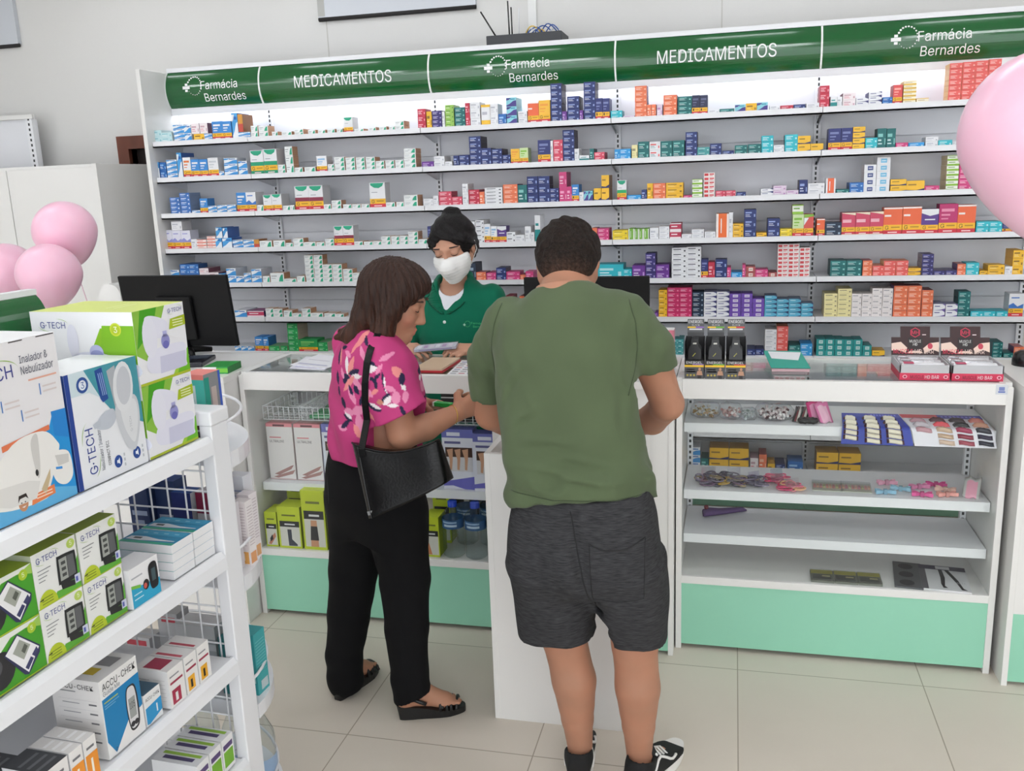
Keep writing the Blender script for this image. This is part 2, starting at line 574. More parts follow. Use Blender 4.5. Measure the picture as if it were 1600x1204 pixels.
for i in range(5):
    x0, x1 = JX[i], JX[i + 1]
    bay = thing('shelving_bay', bay_label[i], 'shelving', ((x0 + x1) / 2, YP, 0), group='white wall shelving bays')
    ox = (x0 + x1) / 2
    def L(b, name, m, parent=bay, **k):       # world-space mesh onto this bay
        o = b.build(name, m, parent, **k)
        o.data.transform(Matrix.Translation((-ox, -YP, 0)))
        return o
    b = MB()
    for z0, z1 in ((0.02, 0.33), (0.335, 0.70), (0.705, 1.07), (1.075, 1.44), (1.445, 1.81), (1.815, 2.12)):
        b.box(x0, x1, YP, YP + 0.012, z0, z1)
    b.box(x0, x1, YP + 0.012, YP + 0.03, 0.02, 2.31)
    L(b, 'back_panel', panel_m)
    for z in SZ + LOWZ:
        b = MB()
        yf = YF if z < 3 else YF
        b.box(x0 + 0.0015, x1 - 0.0015, yf + 0.004, YP - 0.002, z - 0.022, z - 0.004)
        b.box(x0 + 0.0015, x1 - 0.0015, yf, yf + 0.006, z - 0.031, z)
        b.box(x0 + 0.0015, x1 - 0.0015, yf, yf + 0.02, z - 0.031, z - 0.024)
        for xx in (x0 + 0.004, x1 - 0.008):   # brackets under the ends
            b.poly([(xx, yf + 0.02, z - 0.022), (xx, YP, z - 0.022), (xx, YP, z - 0.07)])
        L(b, 'shelf', w_metal())
    b = MB()
    b.box(x1 - 0.015, x1 + 0.015, YP - 0.018, YP - 0.003, 0.02, 2.10)
    z = 0.1
    while z < 2.08:
        if not any(-0.028 < z - s < 0.0 for s in SZ):
            b.box(x1 - 0.004, x1 + 0.004, YP - 0.0186, YP - 0.018, z, z + 0.014, (30, 30, 32))
        z += 0.0235
    L(b, 'slotted_upright', paint())
    L(MB().box(x0 + 0.001, x1 - 0.001, 4.53, YP, 0.002, 0.070), 'plinth', mint())
    # white crown above and rail below the header
    L(MB().box(x0, x1, 4.532, 4.70, 2.305, 2.327), 'top_cap', w_metal())
    L(MB().box(x0, x1, 4.536, 4.542, 2.086, 2.1205).box(x0, x1, 4.542, YP, 2.108, 2.1205), 'bottom_rail', w_metal())
    L(MB().box(x0 + .02, x1 - .02, 4.560, 4.575, 2.098, 2.107), 'light_strip', mat('lit_strip', (255, 255, 255), .4, emit=((246, 248, 255), 6.5)))
    h0 = len(COL.objects)
    before = set(bpy.data.objects)
    header(x0, x1, None, *signs[i])
    for o in set(bpy.data.objects) - before:
        if o.parent is None:
            o.parent = bay
        o.data.transform(Matrix.Translation((-ox, -YP, 0)))
    if i == 0:
        L(MB().box(x0 - 0.024, x0 - 0.001, 4.295, 4.70, 0.0, 2.302), 'side_panel', w_lam(), bevel=0.001)

# ------------------------------------------------------------------ medicine boxes
W_, NVc, REDB, YELB = (236, 237, 240), (34, 50, 112), (206, 48, 66), (242, 186, 40)
# key: (look, base, accent, second, design, side)
KEYS = {
 'W': ('plain white', W_, (190, 192, 200), (205, 205, 210), 'lines', (216, 214, 214)),
 'WB': ('white black-printed', W_, (70, 72, 80), (200, 200, 205), 'lines', (214, 212, 210)),
 'WG': ('white green-swoosh', (238, 241, 240), (38, 166, 128), (170, 175, 178), 'leaf', (196, 148, 112)),
 'WT': ('white teal-topped', W_, (30, 140, 140), (30, 140, 140), 'split', W_),
 'WN': ('white navy-edged', W_, (50, 52, 120), (80, 80, 140), 'swoosh', (60, 60, 120)),
 'WQ': ('white navy-square', W_, (70, 84, 140), W_, 'square', (214, 205, 204)),
 'WS': ('white blue-square', W_, (120, 190, 224), W_, 'square', W_),
 'WR': ('white red-lined', W_, (222, 90, 90), (120, 160, 160), 'lines', (220, 220, 220)),
 'WV': ('white violet-swoosh', W_, (120, 100, 170), (80, 80, 140), 'swoosh', (60, 60, 120)),
 'WY': ('white yellow-footed', W_, (240, 190, 50), (190, 190, 200), 'foot', (220, 190, 190)),
 'OW': ('orange-and-white', (240, 110, 70), W_, W_, 'vstripe', W_),
 'OV': ('orange white-edged', (240, 112, 48), (250, 240, 235), (80, 60, 120), 'vstripe', (248, 240, 236)),
 'TL': ('pale aqua', (196, 226, 230), (140, 200, 208), (232, 240, 242), 'lines', (205, 225, 228)),
 'LB': ('white sky-wave', (236, 241, 246), (60, 150, 218), (30, 100, 180), 'wave', (200, 205, 215)),
 'LT': ('upright sky-blue', (72, 160, 222), (236, 241, 246), (30, 100, 180), 'wave', (60, 100, 170)),
 'BL': ('mid-blue', (42, 108, 184), (150, 196, 236), (220, 230, 240), 'lines', (40, 84, 140)),
 'BW': ('blue white-lidded', (64, 116, 190), (232, 238, 246), (180, 205, 236), 'lines', (130, 150, 180)),
 'NV': ('navy', NVc, (150, 168, 216), (210, 215, 235), 'lines', (60, 52, 70)),
 'DK': ('blue-black', (22, 44, 70), (150, 170, 190), (220, 220, 225), 'lines', (24, 36, 54)),
 'VI': ('indigo', (58, 48, 116), (170, 160, 214), (220, 215, 235), 'lines', (44, 38, 84)),
 'VN': ('dark indigo', (48, 44, 106), (130, 130, 190), (220, 215, 235), 'lines', (150, 140, 150)),
 'VL': ('violet', (112, 74, 176), (226, 216, 240), (180, 160, 220), 'square', (120, 84, 170)),
 'PU': ('purple', (108, 52, 146), (190, 150, 214), (230, 220, 240), 'lines', (90, 44, 124)),
 'PV': ('pale lilac', (226, 208, 226), (190, 140, 190), (240, 235, 242), 'lines', (222, 205, 222)),
 'OR': ('orange', (238, 124, 84), (250, 190, 160), (252, 224, 210), 'lines', (96, 60, 110)),
 'CO': ('coral', (232, 98, 92), (248, 176, 168), (252, 220, 214), 'lines', (240, 190, 130)),
 'YE': ('yellow', (242, 188, 44), (150, 110, 40), (250, 222, 140), 'lines', (226, 170, 40)),
 'YL': ('lemon-yellow', (240, 212, 44), (160, 140, 60), (250, 236, 150), 'lines', (220, 196, 50)),
 'YN': ('yellow navy-cornered', (244, 192, 52), (44, 46, 104), (150, 110, 40), 'corner', (150, 106, 60)),
 'YO': ('ochre-and-red', (214, 150, 60), (196, 74, 60), (214, 150, 60), 'split', (150, 100, 60)),
 'CY': ('cream yellow-lidded', (246, 238, 214), (240, 196, 70), (200, 180, 150), 'foot', (240, 206, 120)),
 'CR': ('cream', (240, 230, 170), (150, 140, 110), (226, 214, 150), 'lines', (232, 222, 176)),
 'TE': ('dark teal', (18, 108, 108), (130, 196, 190), (200, 226, 224), 'lines', (30, 76, 80)),
 'TA': ('grey-teal', (78, 164, 166), (190, 224, 222), (30, 90, 100), 'lines', (60, 120, 124)),
 'TQ': ('teal white-patterned', (34, 150, 148), (200, 232, 228), (120, 200, 196), 'square', (60, 100, 104)),
 'ST': ('steel-blue-and-aqua', (92, 176, 204), (36, 60, 110), (200, 230, 238), 'swoosh', (120, 66, 90)),
 'AQ': ('turquoise', (48, 188, 202), (190, 236, 240), (230, 246, 248), 'lines', (44, 160, 172)),
 'AP': ('aqua violet-cornered', (140, 208, 220), (74, 62, 140), (60, 150, 180), 'wave', (150, 205, 214)),
 'SK': ('bright sky-blue', (46, 154, 220), (170, 220, 246), (230, 240, 250), 'lines', (40, 120, 180)),
 'PK': ('magenta', (212, 66, 128), (240, 160, 196), (250, 220, 232), 'lines', (176, 52, 108)),
 'MG': ('deep pink', (208, 44, 104), (238, 140, 176), (250, 214, 228), 'lines', (150, 40, 80)),
 'PR': ('rose-red', (218, 78, 102), (250, 196, 204), (250, 226, 230), 'lines', (190, 70, 90)),
 'RD': ('crimson', (200, 48, 74), (240, 160, 172), (250, 220, 226), 'lines', (170, 42, 64)),
 'RL': ('crimson white-lined', (200, 60, 100), (244, 236, 240), (244, 236, 240), 'foot', (60, 60, 120)),
 'RM': ('dark red white-banded', (190, 52, 84), (246, 236, 238), (246, 236, 238), 'foot', (170, 50, 76)),
 'RW': ('red-and-white', (244, 234, 232), (206, 60, 66), (206, 60, 66), 'block', (236, 220, 218)),
 'MR': ('brick-brown', (176, 84, 84), (240, 220, 210), (150, 60, 60), 'square', (130, 70, 70)),
 'PC': ('white salmon-striped', (244, 236, 234), (238, 130, 108), (238, 130, 108), 'foot', (230, 220, 218)),
 'PW': ('pinkish-white', (242, 232, 234), (206, 170, 180), (226, 150, 160), 'lines', (120, 70, 86)),
 'PS': ('cream-white', (240, 234, 232), (170, 166, 170), (236, 230, 228), 'lines', (236, 228, 224)),
 'GL': ('lime-green', (156, 200, 92), (96, 150, 60), (226, 240, 200), 'lines', (140, 180, 90)),
 'GW': ('lime-and-white', (240, 243, 232), (146, 198, 60), (110, 160, 50), 'foot', (210, 196, 150)),
 'GV': ('green white-leaf', (120, 176, 62), (238, 244, 230), (60, 130, 50), 'vstripe', (110, 160, 60)),
 'EM': ('emerald', (36, 164, 88), (130, 214, 150), (200, 236, 210), 'lines', (190, 170, 150)),
}
# tall boxes with a yellow band and red foot: top colour, name, second, extra
GK = {
 'gBL': ('blue', (60, 140, 214), W_), 'gWB': ('white-and-blue', W_, (60, 120, 200)), 'gGR': ('green-and-white', W_, (24, 158, 116)), 'gWG': ('white green-arched', W_, (34, 168, 130)),
 'gWO': ('white-topped', W_, (222, 120, 60)), 'gWY': ('white slim', W_, (200, 205, 210)), 'gWR': ('white printed', W_, (150, 190, 225)), 'gMR': ('maroon-and-white', W_, (142, 44, 72)),
 'gLV': ('lavender', (226, 226, 240), (150, 150, 210)), 'gOR': ('orange', (238, 106, 62), (250, 236, 230)), 'gYE': ('amber', (246, 190, 60), (240, 160, 60)), 'gNV': ('navy', (44, 52, 116), (120, 130, 180)),
 'gDN': ('blue-black', (38, 44, 78), (90, 96, 130)), 'gGL': ('lime', (206, 226, 170), (130, 190, 60)), 'gRD': ('coral-red', (228, 84, 84), (244, 170, 160)), 'gRE': ('red-and-lime', (214, 84, 78), (140, 190, 70)),
 'gRB': ('white green-banded', W_, (40, 170, 100)), 'gPU': ('purple-and-white', (92, 58, 140), W_), 'gMC': ('rose', (208, 70, 100), (240, 226, 200)), 'gMG': ('magenta', (190, 44, 108), (236, 150, 180)), 'gEM': ('emerald', (36, 160, 84), (150, 214, 120)),
}
def carton(key, w, d, h):
    b = MB()
    F = frame((-w / 2, 0, 0), (1, 0, 0), (0, 0, 1))
    if key in KEYS:
        look, base, acc, sec, des, side = KEYS[key]
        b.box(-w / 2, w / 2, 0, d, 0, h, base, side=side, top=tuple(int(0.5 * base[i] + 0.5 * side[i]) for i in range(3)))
        def r(x0, x1, y0, y1, c): b.face_rect(F, x0 * w, x1 * w, y0 * h, y1 * h, c)
        if des == 'lines':
            r(.10, .62, .58, .74, acc); r(.10, .46, .38, .46, sec); r(.10, .55, .22, .28, sec); r(.80, .92, .2, .5, acc)
        elif des == 'leaf':
            b.face_poly(F, [(.60 * w, .08 * h), (.93 * w, .08 * h), (.93 * w, .86 * h), (.80 * w, .80 * h), (.68 * w, .50 * h)], acc)
            r(.08, .48, .62, .72, sec); r(.08, .38, .40, .46, sec)
        elif des == 'swoosh':
            b.face_poly(F, [(.0, .0), (w, 0), (w, .30 * h), (.6 * w, .10 * h)], acc); r(.12, .56, .58, .72, sec)
            b.face_poly(F, [(w * .75, h), (w, h), (w, .7 * h)], acc)
        elif des == 'corner':
            b.face_poly(F, [(0, 0), (w, 0), (w, .26 * h), (.55 * w, .09 * h), (0, .14 * h)], acc); r(.10, .55, .56, .68, sec)
        elif des == 'wave':
            b.face_poly(F, [(0, .12 * h), (.35 * w, .30 * h), (.7 * w, .60 * h), (w, .66 * h), (w, 0), (0, 0)], acc)
            b.face_poly(F, [(0, .94 * h), (.5 * w, .94 * h), (.25 * w, .72 * h), (0, .66 * h)], acc); r(.40, .86, .74, .86, sec)
        elif des == 'square':
            r(.28, .74, .2, .8, acc); r(.36, .66, .44, .56, base)
        elif des == 'split':
            r(0, 1, 0, .46, acc); r(.14, .7, .6, .7, sec)
        elif des == 'foot':
            r(0, 1, 0, .26, acc); r(0, 1, .88, 1, acc); r(.12, .66, .52, .66, sec)
        elif des == 'vstripe':
            r(.0, .18, 0, 1, acc); r(.84, 1, 0, 1, acc); r(.36, .44, .2, .8, acc)
        elif des == 'block':
            r(.06, .42, .2, .8, acc); r(.52, .92, .45, .75, acc); r(.52, .8, .2, .32, sec)
    else:
        look, base, acc = GK[key]
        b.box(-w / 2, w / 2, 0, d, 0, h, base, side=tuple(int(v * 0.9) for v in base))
        def r(x0, x1, y0, y1, c, l=0.0004): b.face_rect(F, x0 * w, x1 * w, y0 * h, y1 * h, c, l)
        r(0, 1, .0, .16, REDB); r(.25, .75, .06, .10, (250, 220, 220), .0007)
        r(0, 1, .16, .36, YELB); r(.42, .88, .24, .29, (190, 140, 30), .0007)
        if w > 0.035 and h > 0.055:
            b.face_text(F, 'G', .10 * w, .185 * h, .14 * h, (40, 36, 30), bold=True)
        else:
            r(.12, .30, .20, .32, (60, 50, 30), .0007)
        if key in ('gGR', 'gMR', 'gWG', 'gRB'):
            if key != 'gWG': r(0, 1, .36, .52, acc)
            if key == 'gGR': r(0, 1, 0, .16, (24, 150, 110), .0006)
            top = (34, 168, 130)
            b.face_poly(F, [(.06 * w, .98 * h), (.92 * w, .98 * h), (.84 * w, .86 * h), (.6 * w, .78 * h), (.3 * w, .80 * h), (.08 * w, .90 * h)], top, .0006)
            r(.12, .5, .60, .63, (170, 172, 180))
        elif key in ('gWB', 'gLV'):
            b.face_poly(F, [(0, .36 * h), (w, .36 * h), (w, .56 * h), (.6 * w, .44 * h), (.3 * w, .60 * h), (0, .5 * h)], acc)
            r(.15, .7, .8, .85, acc)
        elif key == 'gOR':
            r(0, 1, .94, 1, acc); r(.05, .40, .66, .73, acc)
        elif key == 'gPU':
            b.face_poly(F, [(0, h), (w, h), (w, .80 * h), (.5 * w, .72 * h), (0, .84 * h)], acc); r(.2, .8, .55, .60, acc)
        elif key == 'gMC':
            b.face_poly(F, [(0, h), (w, h), (w, .88 * h), (0, .98 * h)], acc); r(.06, .7, .56, .70, (240, 180, 192)); r(0, 1, 0, .05, acc, .0006)
        elif key == 'gRE':
            b.face_poly(F, [(0, h), (w, h), (w, .9 * h), (0, .84 * h)], acc); b.face_poly(F, [(0, .84 * h), (.5 * w, .84 * h), (0, .5 * h)], W_)
        else:
            r(.12, .82, .74, .84, acc); r(.12, .6, .60, .66, acc); r(.12, .5, .48, .52, acc)
    return b
ORD = ['', 'first', 'second', 'third', 'fourth', 'fifth', 'sixth', 'seventh', 'eighth', 'ninth', 'tenth', 'eleventh', 'twelfth', 'thirteenth', 'fourteenth', 'fifteenth', 'sixteenth', 'seventeenth', 'eighteenth', 'nineteenth', 'twentieth', 'twenty-first', 'twenty-second', 'twenty-third', 'twenty-fourth', 'twenty-fifth', 'twenty-sixth']
SHELF = ['', 'top shelf', 'second shelf', 'third shelf', 'fourth shelf', 'fifth shelf', 'sixth shelf', 'seventh shelf']
BAY = ['first bay', 'second bay', 'third bay', 'fourth bay', 'fifth bay']
TAB = '''
1 0 -2.963 0.060 1.938 0.064 2 TL
1 0 -2.900 0.063 1.938 0.051 2 TL
1 0 -2.827 0.064 1.938 0.086 4 LB
1 0 -2.773 0.040 1.938 0.081 2 LB
1 0 -2.713 0.060 1.938 0.034 1 YE
1 0 -2.729 0.047 1.973 0.052 1 PW
1 0 -2.681 0.045 1.973 0.052 1 PW
1 0 -2.659 0.044 1.938 0.034 2 LB
1 0 -2.604 0.057 1.938 0.091 1 gBL
1 0 -2.548 0.053 1.938 0.089 1 gBL
1 0 -2.501 0.033 1.938 0.127 1 LT
1 0 -2.465 0.027 1.970 0.087 1 YO
1 0 -2.450 0.067 1.938 0.031 2 LB
1 1 -2.394 0.038 1.938 0.060 2 WG
1 1 -2.343 0.053 1.938 0.057 2 WG
1 1 -2.280 0.032 1.938 0.025 1 WG
1 1 -2.213 0.055 1.938 0.022 1 WG
1 1 -2.145 0.049 1.938 0.031 2 WG
1 1 -2.076 0.039 1.938 0.024 1 WG
1 1 -2.022 0.039 1.938 0.022 1 WG
1 1 -1.969 0.039 1.938 0.023 1 WG
1 1 -1.924 0.031 1.938 0.023 1 WG
1 1 -1.876 0.048 1.938 0.075 1 gWG
1 1 -1.819 0.048 1.938 0.017 1 WG
1 1 -1.748 0.036 1.938 0.021 1 WG
1 1 -1.695 0.038 1.938 0.022 1 WG
1 1 -1.647 0.030 1.938 0.021 1 WG
1 1 -1.604 0.046 1.938 0.044 2 WG
2 0 -2.981 0.027 1.754 0.085 1 LT
2 0 -2.946 0.038 1.754 0.083 2 BL
2 0 -2.893 0.061 1.754 0.095 4 LB
2 0 -2.844 0.028 1.754 0.128 1 LT
2 0 -2.804 0.045 1.754 0.103 1 gWO
2 0 -2.756 0.048 1.754 0.091 1 gBL
2 0 -2.706 0.048 1.754 0.089 1 gBL
2 0 -2.649 0.059 1.754 0.095 1 gWY
2 0 -2.604 0.029 1.754 0.024 1 LB
2 0 -2.547 0.076 1.754 0.090 3 LB
2 0 -2.476 0.051 1.754 0.072 2 LB
2 1 -2.393 0.074 1.754 0.121 1 gGR
2 1 -2.317 0.074 1.754 0.125 1 gGR
2 1 -2.259 0.040 1.754 0.045 2 WG
2 1 -2.211 0.042 1.754 0.133 3 WG
2 1 -2.163 0.044 1.754 0.027 1 WG
2 1 -2.101 0.060 1.754 0.027 1 WG
2 1 -2.035 0.056 1.754 0.079 1 gWR
2 1 -1.986 0.035 1.754 0.037 2 WG
2 1 -1.936 0.054 1.754 0.070 3 WG
2 1 -1.878 0.050 1.754 0.066 3 WG
2 1 -1.824 0.048 1.754 0.064 3 WG
2 1 -1.771 0.049 1.754 0.063 3 WG
2 1 -1.720 0.045 1.754 0.042 2 WG
2 1 -1.669 0.047 1.754 0.043 2 WG
2 1 -1.618 0.045 1.754 0.043 2 WG
2 1 -1.561 0.061 1.754 0.096 4 WG
2 2 -1.470 0.061 1.754 0.029 1 PU
3 0 -2.898 0.058 1.567 0.087 4 BW
3 0 -2.837 0.059 1.567 0.109 5 BW
3 0 -2.778 0.048 1.567 0.016 1 LB
3 0 -2.726 0.045 1.567 0.076 1 gBL
3 0 -2.677 0.050 1.567 0.037 2 LB
3 0 -2.621 0.056 1.567 0.040 2 LB
3 0 -2.566 0.050 1.567 0.040 2 LB
3 0 -2.508 0.055 1.567 0.099 1 gBL
3 0 -2.451 0.056 1.567 0.099 1 gWB
3 1 -2.400 0.036 1.567 0.033 1 WG
3 1 -2.355 0.047 1.567 0.083 1 gWG
3 1 -2.302 0.055 1.567 0.086 1 gWG
3 1 -2.252 0.041 1.567 0.025 1 WG
3 1 -2.216 0.024 1.567 0.027 1 WG
3 1 -2.159 0.078 1.567 0.122 1 gMR
3 1 -2.080 0.077 1.567 0.121 1 gMR
3 1 -2.021 0.039 1.567 0.025 1 WG
3 1 -1.972 0.052 1.567 0.044 2 WG
3 1 -1.913 0.047 1.567 0.022 1 WG
3 1 -1.861 0.046 1.567 0.021 1 WG
3 1 -1.813 0.044 1.567 0.020 1 WG
3 1 -1.744 0.083 1.567 0.124 1 gWG
3 1 -1.678 0.047 1.567 0.025 1 WG
3 1 -1.629 0.040 1.567 0.025 1 WG
3 1 -1.570 0.071 1.567 0.058 2 WG
4 0 -2.969 0.055 1.381 0.102 1 gLV
4 0 -2.914 0.053 1.381 0.099 1 gLV
4 0 -2.858 0.056 1.381 0.098 1 gLV
4 0 -2.903 0.063 1.481 0.047 1 W
4 0 -2.812 0.035 1.381 0.051 1 W
4 0 -2.764 0.056 1.381 0.048 3 PC
4 0 -2.708 0.052 1.381 0.064 4 PC
4 0 -2.662 0.037 1.381 0.053 1 LT
4 0 -2.655 0.037 1.435 0.055 1 LT
4 0 -2.613 0.056 1.381 0.053 1 LT
4 0 -2.621 0.027 1.434 0.054 1 LT
4 0 -2.551 0.060 1.381 0.042 2 LB
4 0 -2.489 0.061 1.381 0.041 2 LB
4 0 -2.442 0.029 1.381 0.041 1 YO
4 1 -2.387 0.071 1.381 0.034 1 WG
4 1 -2.312 0.068 1.381 0.034 1 WG
4 1 -2.255 0.041 1.381 0.020 1 WG
4 1 -2.202 0.058 1.381 0.043 2 WG
4 1 -2.136 0.066 1.381 0.022 1 WG
4 1 -2.077 0.046 1.381 0.020 1 WG
4 1 -2.027 0.049 1.381 0.037 2 WG
4 1 -1.973 0.049 1.381 0.100 1 gMR
4 1 -1.919 0.057 1.381 0.102 1 gMR
4 1 -1.866 0.046 1.381 0.020 1 WG
4 1 -1.813 0.049 1.381 0.018 1 WG
4 1 -1.764 0.046 1.381 0.019 1 WG
4 1 -1.714 0.049 1.381 0.044 2 WG
4 1 -1.665 0.045 1.381 0.043 2 WG
4 1 -1.618 0.044 1.381 0.044 2 WG
4 1 -1.568 0.051 1.381 0.064 3 WG
4 1 -1.518 0.045 1.381 0.024 1 WG
5 0 -2.959 0.076 1.196 0.074 2 LB
5 0 -2.888 0.058 1.196 0.103 4 BL
5 0 -2.830 0.057 1.196 0.103 4 BL
5 0 -2.773 0.055 1.196 0.080 3 PW
5 0 -2.715 0.059 1.196 0.057 2 PW
5 0 -2.665 0.038 1.196 0.050 1 LT
5 0 -2.611 0.056 1.196 0.077 2 LB
5 0 -2.559 0.046 1.196 0.035 1 LB
5 0 -2.512 0.041 1.196 0.052 2 LB
5 0 -2.460 0.058 1.196 0.073 2 LB
5 1 -2.407 0.041 1.196 0.033 1 WG
5 1 -2.343 0.078 1.196 0.049 1 WG
5 1 -2.265 0.069 1.196 0.019 1 WG
5 1 -2.206 0.045 1.196 0.032 1 WG
5 1 -2.152 0.049 1.196 0.140 6 WG
5 1 -2.101 0.050 1.196 0.140 6 WG
5 1 -2.049 0.054 1.196 0.091 4 WG
5 1 -1.994 0.052 1.196 0.091 4 WG
5 1 -1.939 0.053 1.196 0.065 3 WG
5 1 -1.886 0.050 1.196 0.045 2 WG
5 1 -1.836 0.048 1.196 0.040 2 WG
6 0 -2.576 0.070 1.011 0.038 1 LB
6 0 -2.489 0.098 1.011 0.032 1 RL
6 1 -2.404 0.047 1.011 0.047 2 WG
6 1 -2.354 0.052 1.011 0.044 2 WG
6 1 -2.298 0.050 1.011 0.035 1 WG
6 1 -2.246 0.052 1.011 0.020 1 WG
6 1 -2.191 0.051 1.011 0.046 2 WG
6 1 -2.130 0.069 1.011 0.021 1 WG
6 1 -2.058 0.065 1.011 0.019 1 WG
6 1 -2.001 0.046 1.011 0.016 1 WG
7 0 -2.614 0.038 0.827 0.025 1 LB
7 0 -2.573 0.039 0.827 0.025 1 LB
7 0 -2.533 0.037 0.827 0.025 1 LB
7 0 -2.485 0.046 0.827 0.076 1 gBL
7 0 -2.445 0.031 0.827 0.074 1 gBL
7 1 -2.396 0.064 0.827 0.027 1 EM
7 1 -2.341 0.041 0.827 0.027 1 EM
7 1 -2.282 0.060 0.827 0.149 5 EM
7 1 -2.196 0.110 0.827 0.062 1 gEM
7 1 -2.112 0.055 0.827 0.049 2 EM
1 2 -1.489 0.040 1.938 0.095 3 RD
1 2 -1.450 0.026 1.938 0.080 1 YE
1 2 -1.410 0.049 1.938 0.082 4 VI
1 2 -1.377 0.013 1.938 0.076 1 W
1 2 -1.346 0.043 1.938 0.106 5 GL
1 2 -1.294 0.052 1.938 0.092 4 TE
1 2 -1.255 0.022 1.938 0.110 2 RD
1 2 -1.217 0.049 1.938 0.112 3 W
1 2 -1.165 0.044 1.938 0.097 1 WY
1 2 -1.122 0.037 1.938 0.099 2 W
1 2 -1.083 0.039 1.938 0.050 1 BL
1 2 -1.036 0.049 1.938 0.123 3 AP
1 2 -0.983 0.043 1.938 0.058 2 W
1 2 -0.931 0.052 1.938 0.095 1 gOR
1 2 -0.877 0.054 1.938 0.102 1 gYE
1 2 -0.820 0.053 1.938 0.174 6 NV
1 2 -0.781 0.021 1.938 0.046 1 PU
1 2 -0.739 0.057 1.938 0.112 4 NV
1 2 -0.701 0.016 1.938 0.047 1 PU
1 2 -0.662 0.054 1.938 0.172 6 NV
1 2 -0.618 0.032 1.938 0.096 1 gNV
1 2 -0.585 0.032 1.938 0.094 1 gNV
2 2 -1.411 0.053 1.754 0.052 2 W
2 2 -1.363 0.037 1.754 0.025 1 W
2 2 -1.324 0.026 1.754 0.051 1 NV
2 2 -1.284 0.051 1.754 0.053 2 NV
2 2 -1.225 0.059 1.754 0.138 5 NV
2 2 -1.169 0.051 1.754 0.080 2 NV
2 2 -1.116 0.052 1.754 0.075 3 NV
2 2 -1.069 0.039 1.754 0.045 2 NV
2 2 -1.026 0.042 1.754 0.070 1 gYE
2 2 -0.983 0.041 1.754 0.073 1 gGL
2 2 -0.884 0.060 1.754 0.105 1 gNV
2 2 -0.847 0.012 1.754 0.100 1 W
2 2 -0.816 0.045 1.754 0.103 3 PR
2 2 -0.765 0.055 1.754 0.146 5 NV
2 2 -0.726 0.021 1.754 0.058 1 W
2 2 -0.691 0.046 1.754 0.026 1 WT
2 2 -0.655 0.020 1.754 0.055 1 TE
2 2 -0.619 0.048 1.754 0.038 2 PR
3 2 -1.478 0.050 1.567 0.037 2 W
3 2 -1.437 0.027 1.567 0.050 1 W
3 2 -1.388 0.065 1.567 0.069 3 PR
3 2 -1.328 0.052 1.567 0.042 2 PR
3 2 -1.284 0.029 1.567 0.103 2 W
3 2 -1.241 0.054 1.567 0.073 3 RD
3 2 -1.200 0.025 1.567 0.061 1 OR
3 2 -1.141 0.088 1.567 0.080 5 WB
3 2 -1.057 0.072 1.567 0.092 4 OR
3 2 -0.996 0.045 1.567 0.087 1 TE
3 2 -0.945 0.052 1.567 0.126 3 NV
3 2 -0.889 0.056 1.567 0.125 3 NV
3 2 -0.839 0.043 1.567 0.067 3 NV
3 2 -0.797 0.036 1.567 0.141 2 PK
3 2 -0.766 0.024 1.567 0.071 1 PK
3 2 -0.736 0.033 1.567 0.080 1 gBL
3 2 -0.708 0.020 1.567 0.043 1 W
3 2 -0.686 0.021 1.567 0.048 1 AP
3 2 -0.664 0.021 1.567 0.048 1 AP
3 2 -0.631 0.034 1.567 0.059 1 YN
3 2 -0.594 0.036 1.567 0.119 2 YN
1 3 -0.537 0.053 1.938 0.037 2 AQ
1 3 -0.480 0.051 1.938 0.011 1 PV
1 3 -0.424 0.054 1.938 0.140 6 OR
1 3 -0.386 0.019 1.938 0.055 1 OR
1 3 -0.365 0.020 1.938 0.055 1 OR
1 3 -0.339 0.025 1.938 0.054 1 PV
1 3 -0.291 0.060 1.938 0.093 4 OR
1 3 -0.225 0.062 1.938 0.083 4 TE
1 3 -0.176 0.034 1.938 0.085 1 gDN
1 3 -0.141 0.034 1.938 0.084 1 gDN
1 3 -0.097 0.046 1.938 0.019 1 W
1 3 -0.038 0.065 1.938 0.019 1 TE
1 3 0.020 0.046 1.938 0.034 1 AP
1 3 0.068 0.047 1.938 0.037 1 YE
1 3 0.116 0.046 1.938 0.038 1 AP
1 3 0.170 0.044 1.938 0.023 1 W
1 3 0.221 0.055 1.938 0.020 1 RD
1 3 0.275 0.050 1.938 0.021 1 NV
1 3 0.331 0.054 1.938 0.024 1 W
2 3 -0.536 0.023 1.754 0.047 1 SK
2 3 -0.498 0.052 1.754 0.048 2 SK
2 3 -0.454 0.027 1.754 0.063 1 CR
2 3 -0.413 0.050 1.754 0.077 2 TE
2 3 -0.360 0.050 1.754 0.074 2 WR
2 3 -0.307 0.053 1.754 0.075 2 TE
2 3 -0.252 0.053 1.754 0.075 2 TE
2 3 -0.195 0.052 1.754 0.110 4 NV
2 3 -0.140 0.054 1.754 0.040 2 TA
2 3 -0.085 0.051 1.754 0.054 2 NV
2 3 -0.030 0.052 1.754 0.020 1 NV
2 3 0.027 0.055 1.754 0.042 2 TE
2 3 0.086 0.057 1.754 0.044 2 TE
2 3 0.142 0.051 1.754 0.078 3 AQ
2 3 0.192 0.045 1.754 0.035 2 W
2 3 0.245 0.055 1.754 0.078 3 AQ
2 3 0.300 0.054 1.754 0.070 2 YN
2 3 0.355 0.053 1.754 0.034 1 YN
3 3 -0.515 0.043 1.567 0.092 1 gRB
3 3 -0.457 0.065 1.567 0.022 1 SK
3 3 -0.411 0.024 1.567 0.045 1 NV
3 3 -0.383 0.026 1.567 0.073 1 YE
3 3 -0.340 0.058 1.567 0.073 3 OR
3 3 -0.270 0.078 1.567 0.073 3 YE
3 3 -0.210 0.039 1.567 0.013 1 PK
3 3 -0.166 0.046 1.567 0.085 4 GW
